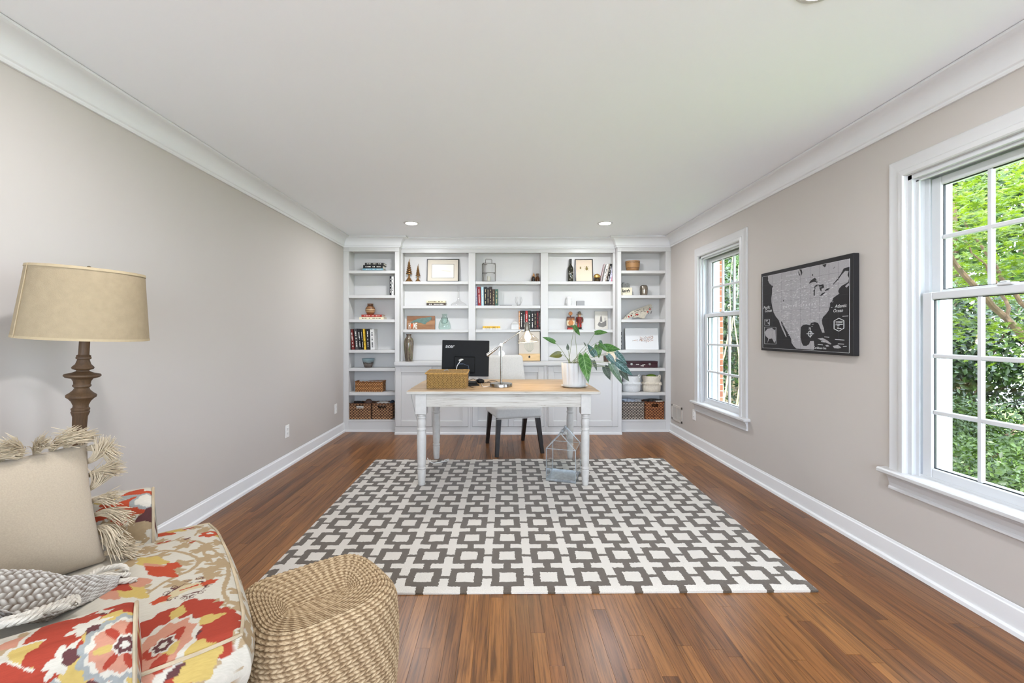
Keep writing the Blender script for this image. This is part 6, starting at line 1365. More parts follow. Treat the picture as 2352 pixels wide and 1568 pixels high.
pa = [S(540,980), S(640,900), S(750,830), S(880,800), S(930,820), S(880,870), S(760,910), S(640,940)]
prims += [('c', np.array([S(600,950), S(760,860), S(900,820)]), .034, YEL*.5+CREAM*.5), ('c', np.array([S(720,880), S(800,850), S(850,830)]), .008, ORG), ('c', np.array(pa), .0035, PLUM), blob(*S(940,800), .022, 5, ORG, .4, .6), blob(*S(560,960), .022, 5, ORG, .4, .6)]
for a, b in ((930,830),(880,880),(810,920),(740,935),(640,950),(860,780),(780,800),(680,860),(610,910)): prims.append(curlicue(*S(a, b), .011, 1.2, a, .0026, PLUM))
cush = painted('seat_cushion', V, Fc, Fb, prims, chair_)
part('cushion_welt', MB().tube([Vector(V[i])+Vector((0,0,.002)) for i in ring[::6]], .0045, 6, closed=True), M_WELT, cush, True)
# --- arms: an upright slab with a rounded top; painted with fabric coordinates unrolled over the top
def arm(v0, v1, prims_, hz, ub=-.185):
    ua = -.86
    nu_, V, Fb, Fc = 300, [], [], []
    prof = []; rr_ = .045; zb = .10; nA = 190
    for k in range(nA+1): prof.append((v0, zb+(hz-rr_-zb)*k/nA))
    for k in range(1, 30): a = pi-k/30*pi/2; prof.append((v0+rr_+rr_*math.cos(a), hz-rr_+rr_*math.sin(a)))
    for k in range(1, 40): prof.append((v0+rr_+(v1-v0-2*rr_)*k/40, hz+.006*math.sin(pi*k/40)))
    for k in range(1, 30): a = pi/2-k/30*pi/2; prof.append((v1-rr_+rr_*math.cos(a), hz-rr_+rr_*math.sin(a)))
    for k in range(1, nA//2+1): prof.append((v1, hz-rr_-(hz-rr_-zb)*k/(nA//2)))
    s = [0.0]
    for a, b in zip(prof, prof[1:]): s.append(s[-1]+math.hypot(b[0]-a[0], b[1]-a[1]))
    s0 = s[nA+15]; K = len(prof)
    for i in range(nu_+1):
        u = ua+(ub-ua)*i/nu_; sq = 1-.010*max(0, (u-ub+.03)/.03)**2
        for k, (v, z) in enumerate(prof): V.append((u, (v-(v0+v1)/2)*sq+(v0+v1)/2, z-(.006*max(0, (u-ub+.02)/.02)**2 if z > .3 else 0)+.012*max(0, (-.5-u))/.43)); Fb.append((u, s[k]-s0))
    for i in range(nu_):
        for k in range(K-1): a = i*K+k; Fc.append((a, a+1, a+K+1, a+K))
    # front panel, slightly domed
    base_ = nu_*K; c0 = len(V); rings = 14
    cy, cz = (v0+v1)/2, (zb+hz)/2; prev = [base_+k for k in range(K)]
    for r_ in range(1, rings+1):
        q = 1-r_/rings; cur = []
        for k in range(K):
            x, y, z = V[base_+k]; cur.append(len(V)); V.append((ub+.016*(1-q*q)+.004, cy+(y-cy)*q, cz+(z-cz)*q)); Fb.append((ub+.02+(1-q)*.07, (s[k]-s0)))
        for k in range(K): k2 = (k+1) % K; Fc.append((prev[k], prev[k2], cur[k2], cur[k]))
        prev = cur
    o = painted('arm', V, Fc, Fb, prims_, chair_)
    part('arm_welt', MB().tube([Vector(V[base_+k])+Vector((.004,0,0)) for k in range(0, K, 5)], .0045, 6), M_WELT, o, True)
    return o
def A_(x, y):      # far arm: fabric coordinate of a spot on its inner face
    u, v, z = hit_v(*z4(x, y), .29); return (u, z-.665)
pf = vine([A_(440,310), A_(340,300), A_(290,250), A_(200,290), A_(120,230), A_(160,200)], .012, seed=11, big=.9)+vine([A_(340,370), A_(330,330), A_(400,290)], .012, seed=12)+vine([A_(250,480), A_(230,420), A_(300,400)], .014, seed=13, big=1.0)+vine([A_(340,560), A_(420,480), A_(470,430)], .012, seed=14)+vine([(-.75,-.1),(-.65,-.05),(-.55,-.12)], .014, seed=15)
pf += [blob(*A_(320,150), .085, 6, ORG, .4, .7, .16), blob(*A_(250,165), .05, 5, ORG, .2, .6), blob(*A_(400,180), .045, 5, ORG, .2, .7), blob(*A_(450,135), .040, 4, GREY, .2, .8), blob(*A_(450,135), .028, 4, CREAM, .2, .8), blob(*A_(235,115), .05, 3, GREY, .1, .35), blob(*A_(140,122), .035, 3, YEL, .1, .4), blob(-.175, -.05, .05, 4, PLUM, .3, .5), blob(-.15, .02, .03, 4, GREY, .3, .7), blob(-.16, -.2, .04, 5, RED, .3, .7), blob(-.16,-.13,.02,4,PLUM,0,1)]
arm(.29, .45, pf, .665)
def N_(x, y):      # near arm: fabric coordinate of a spot on its outer face
    u, v, z = hit_v(x, y, -.45); return (u, z-.600)
pn = vine([N_(20,1410), N_(60,1470), N_(45,1530), N_(80,1568)], .024, seed=21, big=1.2)+vine([N_(130,1440), N_(90,1430), N_(70,1445)], .016, seed=22, leaves=False)+vine([(-.20,.05), (-.30,.04), (-.42,.06), (-.5,.03)], .012, seed=24)
pn += vine([N_(300,1568), N_(330,1530), N_(320,1500)], .014, seed=25)+[blob(*N_(5,1458), .03, 4, PINK, .2, .5)]
c_ = N_(287,1476); pn += flower(c_[0]-.035, c_[1]-.005, .155, 2.2)
pn += [blob(*N_(175,1440), .055, 6, RED, .3, .9), blob(*N_(150,1490), .060, 6, RED, .9, .9), blob(*N_(245,1425), .045, 5, YEL, .2, .7), blob(*N_(190,1530), .055, 4, YEL, .9, .5), blob(*N_(195,1428), .030, 6, CREAM, .2, .6, .25), blob(*N_(140,1515), .030, 6, CREAM, .9, .6, .25), blob(*N_(215,1440), .017, 3, PLUM, .2, .8), blob(*N_(165,1505), .017, 3, PLUM, .2, .8)]
pn += [q for q in flower(c_[0], c_[1], .14, .4)[8:]]
pn += [blob(-.15, .02, .06, 4, RED, .2, .6), blob(-.13, -.08, .05, 4, YEL, .2, .7), blob(-.15,-.16,.035,4,PLUM,0,.7)]
arm(-.45, -.29, pn, .607, -.215)
# --- body under the cushion, back, feet
pb = vine([(-.3,-.1),(-.1,.05),(.1,-.05),(.3,.06)], .016, seed=31, big=1.2)+flower(.0,.0,.10)
def slab(name, a, b, prims_, n=60):
    V, Fc, Fb = [], [], []; m = MB(); pillow_box(m, a[0], b[0], a[1], b[1], a[2], b[2], .03, 4)
    return painted(name, m.v, m.f, [(p[1], p[2]-.3+p[0]) for p in m.v], prims_, chair_)
slab('seat_base', (-.92,-.40,.10), (-.015,.40,.332), pb); slab('back', (-.985,-.43,.10), (-.84,.43,.90), flower(-.1,-.5,.12)); slab('back_cushion', (-.88,-.285,.50), (-.735,.285,.90), flower(.05,-.3,.12)+pb)
for u, v in ((-.06,-.36), (-.06,.36), (-.93,-.36), (-.93,.36)): part('foot', MB().lathe([(0,0),(.018,0),(.026,.10),(0,.10)], 14, (u, v, 0)), M_DKLEG, chair_, True)
# ------------------------------------------------------------------ throw pillows
M_CREAMP = pm('slub_linen', (176,160,138), .95, var=.07, vs=5, bs=.5, bscale=240, stretch=(12,60,60), sheen=.2); M_COTTON = pm('cotton_fringe', (192,176,150), .95, var=.12, vs=70)
def pillow(name, label, C, e1, e2, w_, h_, th, mat, fringe=None, n=44):
    e1, e2 = Vector(e1).normalized(), Vector(e2).normalized(); n_ = e1.cross(e2).normalized()
    t = thing(name, label, 'pillow', tuple(C)); m = MB()
    def pos(a, b, s):
        pin = 1-.05*(1-abs(b)**2)*abs(a)**6; pin2 = 1-.05*(1-abs(a)**2)*abs(b)**6
        puff = max(0, (1-abs(a)**2.6))**.55*max(0, (1-abs(b)**2.6))**.55; wr = .006*math.sin(a*7+b*3)*puff
        return e1*(a*pin*w_/2)+e2*(b*pin2*h_/2)+n_*(s*(th/2*puff+wr))
    for s in (1, -1):
        o = len(m.v)
        for j in range(n+1):
            for i in range(n+1): m.v.append(tuple(pos(i/n*2-1, j/n*2-1, s)))
        for j in range(n):
            for i in range(n): k = o+j*(n+1)+i; m.f.append((k, k+1, k+n+2, k+n+1)); m.m.append(0)
    bm_ = part('pillow_cover', m, mat, t, 180)
    if fringe:
        r = random.Random(5)
        for side, cnt in fringe.items():
            f = MB()
            for c in range(cnt):
                q = -1+2*(c+.5)/cnt; 
                a, b = {'top': (q, 1), 'right': (1, q), 'left': (-1, q), 'bottom': (q, -1)}[side]; out = {'top': e2, 'right': e1, 'left': -e1, 'bottom': -e2}[side]; al = {'top': e1, 'bottom': e1}.get(side, e2)
                o0 = pos(a, b, 1); dr_ = (out*.5+n_*r.uniform(.3,1.0)+al*r.uniform(-1.0,1.0)).normalized(); ln_ = r.uniform(.075,.10)
                for k in range(100):
                    jx = Vector((r.uniform(-1,1), r.uniform(-1,1), r.uniform(-1,1)))*.010; d2 = (dr_+Vector((r.uniform(-1,1), r.uniform(-1,1), r.uniform(-1,1)))*.30).normalized(); L0 = ln_*r.uniform(.8,1.1)
                    A0, B0, C0 = o0+jx*.5, o0+jx+(out*.4+n_*.6)*L0*.55+Vector((0,0,.008)), o0+jx+d2*L0-Vector((0,0,.012))
                    f.tube([A0*(1-u)**2+B0*2*u*(1-u)+C0*u*u for u in (0,.25,.5,.75,1)], [.0015,.0016,.0015,.0013,.0008], 3, cap=False)
            part('tassel_fringe', f, M_COTTON, t, True, kind='stuff')
    return t
E1 = Vector((.42,.907,0)); NL = Vector((.907,-.42,0)); E2 = (Vector((0,0,1))*math.cos(.33)-NL*math.sin(.33))
CR = Vector((-1.262, 1.385, .535)); Cp = CR-E1*.265+E2*.165
pillow('throw_pillow', 'cream linen pillow with knotted tassel fringe on the armchair', Cp, E1, E2, .53, .38, .15, M_CREAMP, {'top': 15, 'right': 9})
pillow('throw_pillow', 'pale pillow with tan patches mostly hidden behind the fringed pillow', Vector((-1.615, 1.10, .72)), (.25,.97,0), (-.25,.06,.96), .42, .36, .12, pm('patched_linen', (226,214,192), .95, var=.25, vs=9))
# ------------------------------------------------------------------ knitted throw
def knit_mat():
    m, N, L, b = nt('chunky_knit'); at = N.new('ShaderNodeVertexColor'); at.layer_name = 'yarn'; tc = N.new('ShaderNodeTexCoord'); n = noise(N, L, tc.outputs['Object'], 500, 3)
    r = ramp(N, [(.3, (.75,.74,.72,1)), (.7, (1.05,1.05,1.05,1))]); L.new(n.outputs['Fac'], r.inputs[0]); mx = N.new('ShaderNodeMix'); mx.data_type = 'RGBA'; mx.blend_type = 'MULTIPLY'; mx.inputs[0].default_value = .6
    L.new(at.outputs[0], mx.inputs[6]); L.new(r.outputs[0], mx.inputs[7]); L.new(mx.outputs[2], b.inputs['Base Color']); b.inputs['Roughness'].default_value = .95; b.inputs['Specular IOR Level'].default_value = .1; bump(N, L, n.outputs['Fac'], b, .5, .002); return m
M_YARN = pm('white_yarn', (190,182,169), .95, var=.10, vs=60, bs=.5, bscale=300)
thr = thing('knitted_throw', 'chunky grey and white knitted throw bunched on the armchair seat', 'blanket', (-1.25, 1.10, .53))
TIP = Vector((-1.10, 1.262, .522)); 
ns, nt_ = 360, 260; V = []; Fc = []; C_ = []; cw_, cg_ = np.array(lin((236,231,222))[:3])*.8, np.array(lin((124,106,90))[:3])*.62
def spine(s): return TIP+Vector((-.42*s-.05*s*s, -.12*s-.22*s*s, .05*math.sin(min(1, s*1.2)*pi/2)+.30*max(0, s-.22)))
for i in range(ns+1):
    s = i/ns; c = spine(s); d = (spine(s+.01)-spine(s-.01)).normalized(); sd = Vector((0,0,1)).cross(d).normalized(); wd = .06+.46*min(1, s*1.5)**.8
    for j in range(nt_+1):
        q = j/nt_*2-1
        fold = .038*math.cos(q*5.2+s*2.5)*min(1, s*3)-.05*abs(q)**2.2*min(1, s*2+.3)+.012*math.sin(s*11+q*3)
        # stitches: columns along the throw, V-shaped loops
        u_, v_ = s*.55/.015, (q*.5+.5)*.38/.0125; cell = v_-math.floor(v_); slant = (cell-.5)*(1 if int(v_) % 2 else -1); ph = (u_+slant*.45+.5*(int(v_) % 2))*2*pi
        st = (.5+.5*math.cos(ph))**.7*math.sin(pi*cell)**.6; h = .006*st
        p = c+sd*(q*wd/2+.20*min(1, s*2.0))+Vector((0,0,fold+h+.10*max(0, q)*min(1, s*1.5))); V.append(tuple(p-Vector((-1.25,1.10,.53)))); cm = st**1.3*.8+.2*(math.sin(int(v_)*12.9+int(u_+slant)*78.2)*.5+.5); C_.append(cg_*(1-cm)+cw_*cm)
for i in range(ns):
    for j in range(nt_): a = i*(nt_+1)+j; Fc.append((a, a+1, a+nt_+2, a+nt_+1))
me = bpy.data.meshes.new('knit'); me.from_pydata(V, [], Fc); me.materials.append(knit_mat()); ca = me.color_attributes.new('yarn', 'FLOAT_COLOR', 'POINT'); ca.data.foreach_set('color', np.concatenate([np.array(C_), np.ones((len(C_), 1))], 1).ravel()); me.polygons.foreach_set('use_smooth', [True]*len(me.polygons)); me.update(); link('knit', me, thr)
r = random.Random(9)
def strand(pts, rad, twist=9):
    P_ = [Vector(p)-Vector((-1.25,1.10,.53)) for p in pts]; Q = []
    for i in range(len(P_)-1):
        a, b, c, d = P_[max(0, i-1)], P_[i], P_[i+1], P_[min(len(P_)-1, i+2)]
        for k in range(8): u = k/8; Q.append(.5*((2*b)+(c-a)*u+(2*a-5*b+4*c-d)*u*u+(3*b-a-3*c+d)*u**3))
    Q.append(P_[-1]); m = MB()
    for ph in (0, 2*pi/3, 4*pi/3):
        R_ = []
        for k, p in enumerate(Q):
            t_ = (Q[min(k+1, len(Q)-1)]-Q[max(k-1, 0)]).normalized(); x = t_.cross(Vector((0,0,1))).normalized(); y = x.cross(t_); an_ = k*.75+ph; R_.append(p+(x*math.cos(an_)+y*math.sin(an_))*rad*.55)
        m.tube(R_, [rad*.62*(1 if k < len(Q)-4 else 1-.2*(k-len(Q)+4)) for k in range(len(Q))], 6)
    part('yarn_fringe', m, M_YARN, thr, True)
def sd3(px, py, z): d = ray(px, py); Y = (z-H)/d.z; return Vector((d.x*Y, Y, z))
for pts in ([(150,1362,.545),(190,1345,.53),(225,1340,.522),(270,1336,.520),(315,1330,.520)], [(160,1345,.56),(195,1335,.55),(215,1315,.55),(245,1305,.535),(280,1300,.53),(292,1312,.522)], [(205,1335,.53),(240,1322,.53),(275,1322,.528),(298,1318,.522)], [(0,1428,.60),(40,1418,.60),(80,1408,.595),(125,1396,.58),(160,1392,.57)], [(60,1412,.60),(100,1398,.59),(145,1382,.57),(172,1372,.555),(178,1388,.55)], [(120,1392,.58),(150,1385,.565),(176,1380,.55)], [(0,1436,.60),(50,1424,.60),(95,1412,.59)], [(185,1352,.535),(215,1350,.522),(240,1345,.520)]):
    strand([sd3(*p) for p in pts], .0075)
# ------------------------------------------------------------------ braided jute pouf
M_JUTE, N, L, b = nt('braided_jute'); at = N.new('ShaderNodeVertexColor'); at.layer_name = 'braid'; tc = N.new('ShaderNodeTexCoord'); n = noise(N, L, tc.outputs['Object'], 420, 3); n3 = noise(N, L, tc.outputs['Object'], 7, 2)
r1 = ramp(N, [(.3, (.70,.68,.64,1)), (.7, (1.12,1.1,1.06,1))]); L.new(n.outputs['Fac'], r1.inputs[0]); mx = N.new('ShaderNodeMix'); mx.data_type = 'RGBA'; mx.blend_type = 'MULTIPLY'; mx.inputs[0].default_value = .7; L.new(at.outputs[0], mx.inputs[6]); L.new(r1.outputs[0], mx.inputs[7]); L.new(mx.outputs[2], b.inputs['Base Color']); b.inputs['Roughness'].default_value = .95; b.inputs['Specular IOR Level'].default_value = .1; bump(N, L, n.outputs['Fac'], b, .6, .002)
PC = Vector((-.632, 1.492, 0)); PA = math.radians(40); hx, hy, hz = .238, .215, .36; nA, nR = 620, 330
V, Fc, C_ = [], [], []; c0, c1, c2 = [np.array(lin(c)[:3]) for c in ((124,100,74), (172,148,116), (200,178,146))]
def sup(a, p): c, s = math.cos(a), math.sin(a); return math.copysign(abs(c)**p, c), math.copysign(abs(s)**p, s)
rowh = .0135
_q = np.linspace(0, 2*pi, 4001); _x = hx*np.sign(np.cos(_q))*np.abs(np.cos(_q))**.55; _y = hy*np.sign(np.sin(_q))*np.abs(np.sin(_q))**.55; _s = np.concatenate([[0], np.cumsum(np.hypot(np.diff(_x), np.diff(_y)))]); per = float(_s[-1]); ANG = np.interp(np.arange(nA)/nA*per, _s, _q)
for i in range(nR+1):
    q = i/nR; Ls = q*(hz+.20)       # path: up the side, then in over the top to the centre
    if Ls < hz-.07: k, z, bl = 1.0+.035*math.sin(pi*Ls/(hz-.07)), Ls, 0
    else:
        e = (Ls-(hz-.07))/(.27); e = min(1, e); cr = min(1, e/.38); k = (1.0-(1-math.cos(cr*pi/2))*.22)*(1 if e <= .38 else 1)-(0 if e <= .38 else (e-.38)/.62*.78); z = hz-.07+.07*math.sin(cr*pi/2); bl = max(0, (e-.30)/.70)
    k = max(.0, k); row = Ls/rowh; rc_ = row-math.floor(row); rid = math.sin(pi*rc_)**.7
    for j in range(nA):
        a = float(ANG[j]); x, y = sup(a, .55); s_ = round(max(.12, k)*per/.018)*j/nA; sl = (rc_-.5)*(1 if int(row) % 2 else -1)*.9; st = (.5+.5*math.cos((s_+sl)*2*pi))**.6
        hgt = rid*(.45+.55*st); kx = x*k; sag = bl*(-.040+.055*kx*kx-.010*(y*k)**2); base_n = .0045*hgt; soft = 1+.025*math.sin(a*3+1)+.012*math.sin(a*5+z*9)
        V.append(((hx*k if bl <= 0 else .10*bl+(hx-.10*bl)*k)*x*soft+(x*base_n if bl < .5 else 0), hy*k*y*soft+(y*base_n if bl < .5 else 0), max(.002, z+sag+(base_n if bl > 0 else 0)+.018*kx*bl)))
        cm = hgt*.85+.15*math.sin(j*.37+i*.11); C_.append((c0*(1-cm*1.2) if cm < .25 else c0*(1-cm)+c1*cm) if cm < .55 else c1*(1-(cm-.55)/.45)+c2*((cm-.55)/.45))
for i in range(nR):
    for j in range(nA): j2 = (j+1) % nA; Fc.append((i*nA+j, i*nA+j2, (i+1)*nA+j2, (i+1)*nA+j))
Fc.append(tuple(range(nA-1, -1, -1)))
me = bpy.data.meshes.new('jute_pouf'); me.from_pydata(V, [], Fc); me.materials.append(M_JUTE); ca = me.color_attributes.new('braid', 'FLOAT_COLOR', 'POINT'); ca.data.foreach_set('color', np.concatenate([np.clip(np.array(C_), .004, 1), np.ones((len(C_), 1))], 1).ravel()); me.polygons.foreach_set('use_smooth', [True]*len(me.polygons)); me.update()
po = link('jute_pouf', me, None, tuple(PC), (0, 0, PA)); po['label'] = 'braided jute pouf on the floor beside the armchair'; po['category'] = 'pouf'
# ------------------------------------------------------------------ floor lamp
Yf = 1.75; fx = X_(196, Yf)-.075
t = thing('floor_lamp', 'turned brown wood floor lamp with a beige drum shade', 'lamp', (fx, Yf, 0), rot=(0, .060, 0))
M_LWOOD = wood_mat('carved_lamp_wood', (62,44,28), (98,72,46), 2, 2.0, .6); M_LIN = pm('lamp_linen', (156,139,112), .95, var=.06, vs=40, bs=.6, bscale=420); M_TRIMB = pm('lamp_trim', (172,154,124), .9, var=.05, vs=60)
def lz(y): return H-((y/3.136+560)-CY)/571.4
pr = [(0,0),(.15,0),(.155,.012),(.15,.022),(.11,.030),(.05,.045),(.035,.07),(.030,.12),(.024,.3),(.021,.6),(.0205,lz(1460)),(.0232,lz(1240)),(.0275,lz(1215)),(.0290,lz(1205)),(.0265,lz(1197)),(.0288,lz(1188)),(.0285,lz(1180)),(.0240,lz(1172)),(.0235,lz(1158)),(.030,lz(1128)),(.038,lz(1110)),(.046,lz(1098)),(.0470,lz(1085)),(.044,lz(1078)),(.036,lz(1068)),(.026,lz(1048)),(.0220,lz(1032)),(.0285,lz(1020)),(.0285,lz(1012)),(.0255,lz(1005)),(.027,lz(985)),(.033,lz(965)),(.052,lz(955)),(.0570,lz(944)),(.055,lz(934)),(.036,lz(926)),(.020,lz(912)),(.0190,lz(905)),(.032,lz(896)),(.0345,lz(888)),(.033,lz(880)),(.024,lz(862)),(.0195,lz(835)),(.0185,lz(828)),(.0235,lz(822)),(.0235,lz(812)),(.0215,lz(806)),(.023,lz(800)),(.0168,lz(793)),(.0162,1.26),(0,1.26)]
part('column', MB().lathe(pr, 40), M_LWOOD, t, 40)
zb, zt_ = 1.213, 1.487
sh = part('shade', MB().lathe([(.203,zb),(.176,zt_),(.1745,zt_),(.2015,zb)], 64), M_LIN, t, 40)
tr = MB(); tr.lathe([(.2040,zb-.001),(.2035,zb+.008),(.2015,zb+.008)], 64); part('shade_trim', tr, M_TRIMB, sh, 40)
tr = MB(); tr.lathe([(.1790,zt_-.009),(.1775,zt_+.001),(.1745,zt_+.001)], 64); part('shade_trim', tr, M_TRIMB, sh, 40)
a0 = math.radians(-112); part('shade_seam', MB().beam((.2045*math.cos(a0), .2045*math.sin(a0), zb), (.1775*math.cos(a0), .1775*math.sin(a0), zt_), .003), M_TRIMB, sh)
sp_ = MB()
for k in range(3): a = 2*pi*k/3; sp_.beam((0,0,zt_-.02), (.175*math.cos(a), .175*math.sin(a), zt_-.01), .004)
sp_.lathe([(0,1.26),(.012,1.26),(.012,1.31),(.006,1.315),(.004,zt_-.02),(.008,zt_+.004),(.006,zt_+.016),(0,zt_+.018)], 12); part('harp_and_finial', sp_, pm('dark_brass', (92,76,54), .4, metal=.8), t)
# ------------------------------------------------------------------ outdoors
M_LAWN = pm('lawn_grass', (120,150,62), .95, var=.3, vs=3, bs=.5, bscale=60); M_DRIVE = pm('pale_concrete', (222,220,216), .9, var=.08, vs=4); M_MULCH = pm('mulch', (84,64,48), .95, var=.4, vs=20)
GZ = -.45
mb = MB().box((XR+WT+.12, -14, GZ-.3), (40, 45, GZ)); mb.box((-30, -40, GZ-.3), (40, -14, GZ-.01)); gr = struct('ground', mb, M_LAWN)
single('reflector', MB().box((-14, -24, GZ-.2), (12, YR-.3, GZ+.02)), M_DRIVE, 'pale concrete patio added unseen behind the room to bounce daylight in', 'reflector', (0, -6, GZ-.2), world=True)  # added slab, out of view, bounces sun through the rear window onto the ceiling
single('driveway', MB().box((11.5, 4, GZ-.1), (17, 40, GZ+.015)), M_DRIVE, 'pale concrete driveway far beyond the shrubs', 'driveway', (14, 20, GZ-.1), world=True)
def foliage_mat(name, cols, trans=.35, rough=.45):
    m, N, L, b = nt(name); N.remove(b); out = [n for n in N if n.type == 'OUTPUT_MATERIAL'][0]; geo = N.new('ShaderNodeNewGeometry')
    r = ramp(N, [(i/(len(cols)-1), lin(c)) for i, c in enumerate(cols)]); L.new(geo.outputs['Random Per Island'], r.inputs[0])
    p = N.new('ShaderNodeBsdfPrincipled'); p.inputs['Roughness'].default_value = rough; L.new(r.outputs[0], p.inputs['Base Color']); tr = N.new('ShaderNodeBsdfTranslucent'); L.new(r.outputs[0], tr.inputs[0])
    mx = N.new('ShaderNodeMixShader'); mx.inputs[0].default_value = trans; L.new(p.outputs[0], mx.inputs[1]); L.new(tr.outputs[0], mx.inputs[2]); L.new(mx.outputs[0], out.inputs[0]); return m
F_MAPLE = foliage_mat('maple_leaves', [(65, 85, 7), (89, 109, 11), (113, 131, 23), (76, 96, 9)], .5)
F_DARK = foliage_mat('dark_leaves', [(18, 30, 11), (28, 45, 17), (44, 62, 25), (59, 78, 40)], .2, .3); F_MID = foliage_mat('mid_leaves', [(28, 51, 14), (45, 71, 20), (61, 88, 27), (33, 56, 15)], .35); F_HEDGE = foliage_mat('hedge_leaves', [(31, 47, 12), (51, 71, 20), (69, 90, 28), (39, 57, 15)], .3); F_PALE = foliage_mat('pale_leaves', [(67, 93, 39), (92, 116, 54), (108, 127, 73)], .4)
M_BARK = pm('bark', (92,72,54), .9, var=.3, vs=20, bs=.8, bscale=60); M_TWIG = pm('pale_twig', (150,132,108), .9)
STAR = [(0,0)]+[(math.cos(a)*r_, math.sin(a)*r_) for k, (a, r_) in enumerate([(math.radians(90+k*25.7), (1.0-.25*abs(k)/7*1.4) if k % 2 == 0 else .30) for k in range(-7, 8)])]
def leaves_obj(name, pts, nrm, size, mat, parent, shape='quad', seed=0, jit=.5):
    r = np.random.RandomState(seed); n = len(pts); d = r.normal(size=(n, 3))*jit+nrm; d /= np.linalg.norm(d, axis=1)[:,None]+1e-9
    a = np.cross(d, r.normal(size=(n, 3))); a /= np.linalg.norm(a, axis=1)[:,None]+1e-9; b_ = np.cross(d, a); s = size*(.6+.8*r.rand(n))[:,None]
    if shape == 'star':
        T = np.array(STAR); K = len(T); V = pts[:,None,:]+(T[None,:,0,None]*a[:,None,:]+T[None,:,1,None]*b_[:,None,:])*s[:,None,:]; V[:,0,:] += d*s*.12
        f0 = np.array([(0, i, i+1) for i in range(1, K-1)]); Fc = (f0[None]+np.arange(n)[:,None,None]*K).reshape(-1, 3)
    else:
        T = np.array([(0,-.5), (.26,0.0), (0,.55), (-.26,0.0)]); K = 4; V = pts[:,None,:]+(T[None,:,0,None]*a[:,None,:]+T[None,:,1,None]*b_[:,None,:])*s[:,None,:]; V[:,1,:] += d*s*.08; V[:,3,:] += d*s*.08
        f0 = np.array([(0,1,2),(0,2,3)]); Fc = (f0[None]+np.arange(n)[:,None,None]*K).reshape(-1, 3)
    V = V.reshape(-1, 3); me = bpy.data.meshes.new(name); me.vertices.add(len(V)); me.vertices.foreach_set('co', V.ravel()); nf = len(Fc); me.loops.add(nf*3); me.loops.foreach_set('vertex_index', Fc.ravel().astype(np.int32)); me.polygons.add(nf); me.polygons.foreach_set('loop_start', np.arange(0, nf*3, 3, dtype=np.int32)); me.polygons.foreach_set('loop_total', np.full(nf, 3, np.int32)); me.update(calc_edges=True); me.materials.append(mat)
    o = link(name, me, parent); o['kind'] = 'stuff'; return o
def crown_pts(n, c, rad, seed, lumps=9, shell=.35):
    r = np.random.RandomState(seed); L_ = r.normal(size=(lumps, 3)); L_ /= np.linalg.norm(L_, axis=1)[:,None]; k = r.randint(0, lumps, n); p = r.normal(size=(n, 3)); p /= np.linalg.norm(p, axis=1)[:,None]; p *= ((1-shell*r.rand(n)**1.5)*.55)[:,None]
    q = L_[k]*.52+p; return np.array(c)+q*np.array(rad), q/np.linalg.norm(q, axis=1)[:,None]
def shrub(name, label, c, rad, n, size, mat, seed, stems=5, cat='shrub', group=None, bark=None, trunk=None):
    base_ = (c[0], c[1], GZ); t = thing(name, label, cat, base_, group=group); cl = (0, 0, c[2]-GZ); pts, nr = crown_pts(n, cl, rad, seed)
    k = pts[:,2] > .01; leaves_obj('foliage', pts[k], nr[k], size, mat, t, seed=seed)
    r = random.Random(seed)
    for i in range(stems):
        a = 2*pi*i/stems+r.random(); e = Vector((math.cos(a)*rad[0]*.55, math.sin(a)*rad[1]*.55, cl[2]+rad[2]*r.uniform(.0,.5))); r0 = trunk or .02
        part('stem', MB().tube([(math.cos(a)*.05, math.sin(a)*.05, 0), (e.x*.4, e.y*.4, e.z*.5), e], [r0, r0*.75, r0*.3], 7), bark or M_BARK, t, True)
    return t
# Japanese maple close to the near window
t = thing('japanese_maple', 'bright green maple with star-shaped leaves outside the near window', 'tree', (5.3, 4.1, GZ))
def br(pts, r0):
    pts = [Vector(p) for p in pts]; Q = []; rr0 = random.Random(int(r0*1e4))
    for i in range(len(pts)-1):
        a, b, c, d = pts[max(0, i-1)], pts[i], pts[i+1], pts[min(len(pts)-1, i+2)]
        for k in range(5): u = k/5; Q.append(.5*((2*b)+(c-a)*u+(2*a-5*b+4*c-d)*u*u+(3*b-a-3*c+d)*u**3)+Vector((rr0.uniform(-.02,.02), rr0.uniform(-.02,.02), rr0.uniform(-.02,.02))))
    pts = Q+[pts[-1]]; r0 *= .62
    part('branch', MB().tube([Vector(p)-Vector((5.3,4.1,GZ)) for p in pts], [r0*(1-.75*k/(len(pts)-1)) for k in range(len(pts))], 8), M_BARK, t, True)
br([(5.3,4.1,GZ),(5.25,4.1,.3),(5.1,4.15,1.0),(4.75,4.3,1.6),(4.35,4.35,2.15),(4.0,4.3,2.45)], .075); br([(5.22,4.1,.6),(5.3,4.3,1.3),(5.1,4.5,1.9),(4.8,4.6,2.5)], .05); br([(5.1,4.15,1.0),(5.3,3.9,1.5),(5.3,3.6,2.1),(5.0,3.2,2.5)], .045); br([(4.9,4.2,1.35),(5.0,4.4,1.75),(4.75,4.5,2.2)], .03); br([(5.25,4.1,.5),(5.7,3.9,1.1),(5.9,3.6,1.7)], .04)
r = np.random.RandomState(5); P_, N_2 = [], []
for k in range(46):
    c = np.array([r.uniform(3.5,6.0), r.uniform(2.2,5.6), r.uniform(1.75,3.3)]); n = 190; q = r.normal(size=(n, 3))*np.array([.30,.30,.075]); P_.append(c+q-np.array([5.3,4.1,GZ])); N_2.append(np.tile([0,0,1.0], (n, 1))+q*np.array([.8,.8,0]))
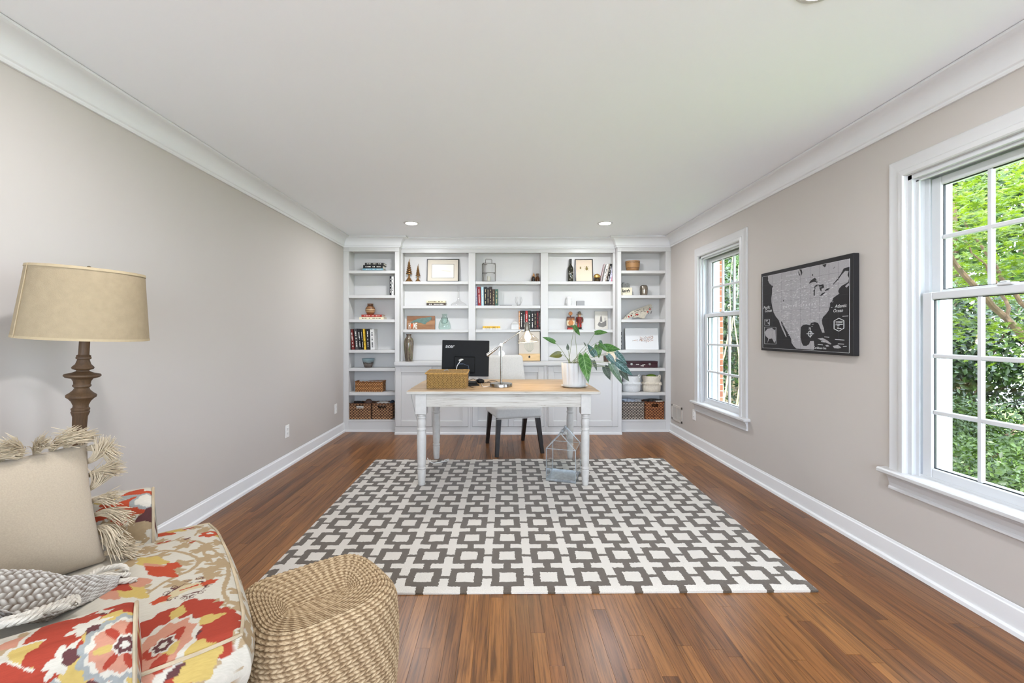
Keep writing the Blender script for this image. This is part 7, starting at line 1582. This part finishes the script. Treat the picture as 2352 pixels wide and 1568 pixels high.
for k in range(16):
    c = np.array([r.uniform(4.6,6.4), r.uniform(3.0,5.6), r.uniform(.95,1.75)]); n = 130; q = r.normal(size=(n, 3))*np.array([.32,.32,.06]); P_.append(c+q-np.array([5.3,4.1,GZ])); N_2.append(np.tile([0,0,1.0], (n, 1))+q*np.array([.8,.8,0]))
leaves_obj('foliage', np.concatenate(P_), np.concatenate(N_2), .042, F_MAPLE, t, 'star', 3, .28)
# hedge below the near window, shrubs and trees behind
shrub('boxwood_hedge', 'dense trimmed green hedge below the near window', (4.55, 3.75, -.15), (1.25, 1.6, .62), 26000, .040, F_HEDGE, 31, 6)
shrub('boxwood_hedge', 'lower trimmed hedge farther along outside the near window', (6.0, 5.6, -.1), (1.3, 1.5, .55), 14000, .045, F_HEDGE, 32, 6)
shrub('holly_bush', 'dark glossy evergreen bush close outside the far window', (3.75, 7.3, 1.1), (.85, 1.0, 1.75), 9000, .07, F_DARK, 33, 7, bark=M_TWIG, trunk=.028)
shrub('holly_bush', 'tall dark evergreen bush behind the glossy one, far window', (5.2, 9.6, 1.6), (1.3, 1.4, 2.2), 9000, .09, F_MID, 34, 7)
shrub('laurel_bush', 'tall dark shrub behind the maple', (7.2, 6.9, .9), (1.3, 1.3, 1.5), 11000, .085, F_DARK, 35, 6)
shrub('laurel_bush', 'broad dark shrub to the right behind the maple', (8.6, 5.6, 1.0), (1.6, 1.4, 1.7), 11000, .10, F_DARK, 36, 6)
shrub('shade_tree', 'large pale green tree in the distance behind the maple', (11.0, 10.6, 3.6), (3.0, 2.6, 3.2), 14000, .18, F_PALE, 37, 4, 'tree', trunk=.14)
shrub('shade_tree', 'large mid-green tree beyond the shrubs at the right', (13.0, 8.6, 3.4), (3.0, 2.6, 3.0), 12000, .19, F_MID, 38, 4, 'tree', trunk=.14)
shrub('shade_tree', 'tall tree far behind the bushes at the far window', (8.6, 16.0, 4.0), (3.2, 3.0, 3.6), 14000, .20, F_MID, 39, 4, 'tree', trunk=.15)
shrub('shade_tree', 'distant tree left of the others behind the far window', (5.6, 15.0, 3.5), (2.4, 2.4, 3.0), 10000, .18, F_PALE, 40, 4, 'tree', trunk=.12)
# pale bare branches in front of the far window's bush
t = thing('bare_shrub', 'leggy shrub with pale bare branches outside the far window', 'shrub', (3.2, 6.35, GZ)); r = random.Random(3)
for k in range(9):
    a = r.uniform(0, 2*pi); p = Vector((r.uniform(-.1,.1), r.uniform(-.1,.1), 0)); Q = [p]
    for j in range(6): p = p+Vector((math.cos(a)*.10+r.uniform(-.09,.09), math.sin(a)*.10+r.uniform(-.09,.09), .46)); Q.append(p)
    part('branch', MB().tube(Q, [.016*(1-.8*j/6) for j in range(7)], 6), M_TWIG, t, True)
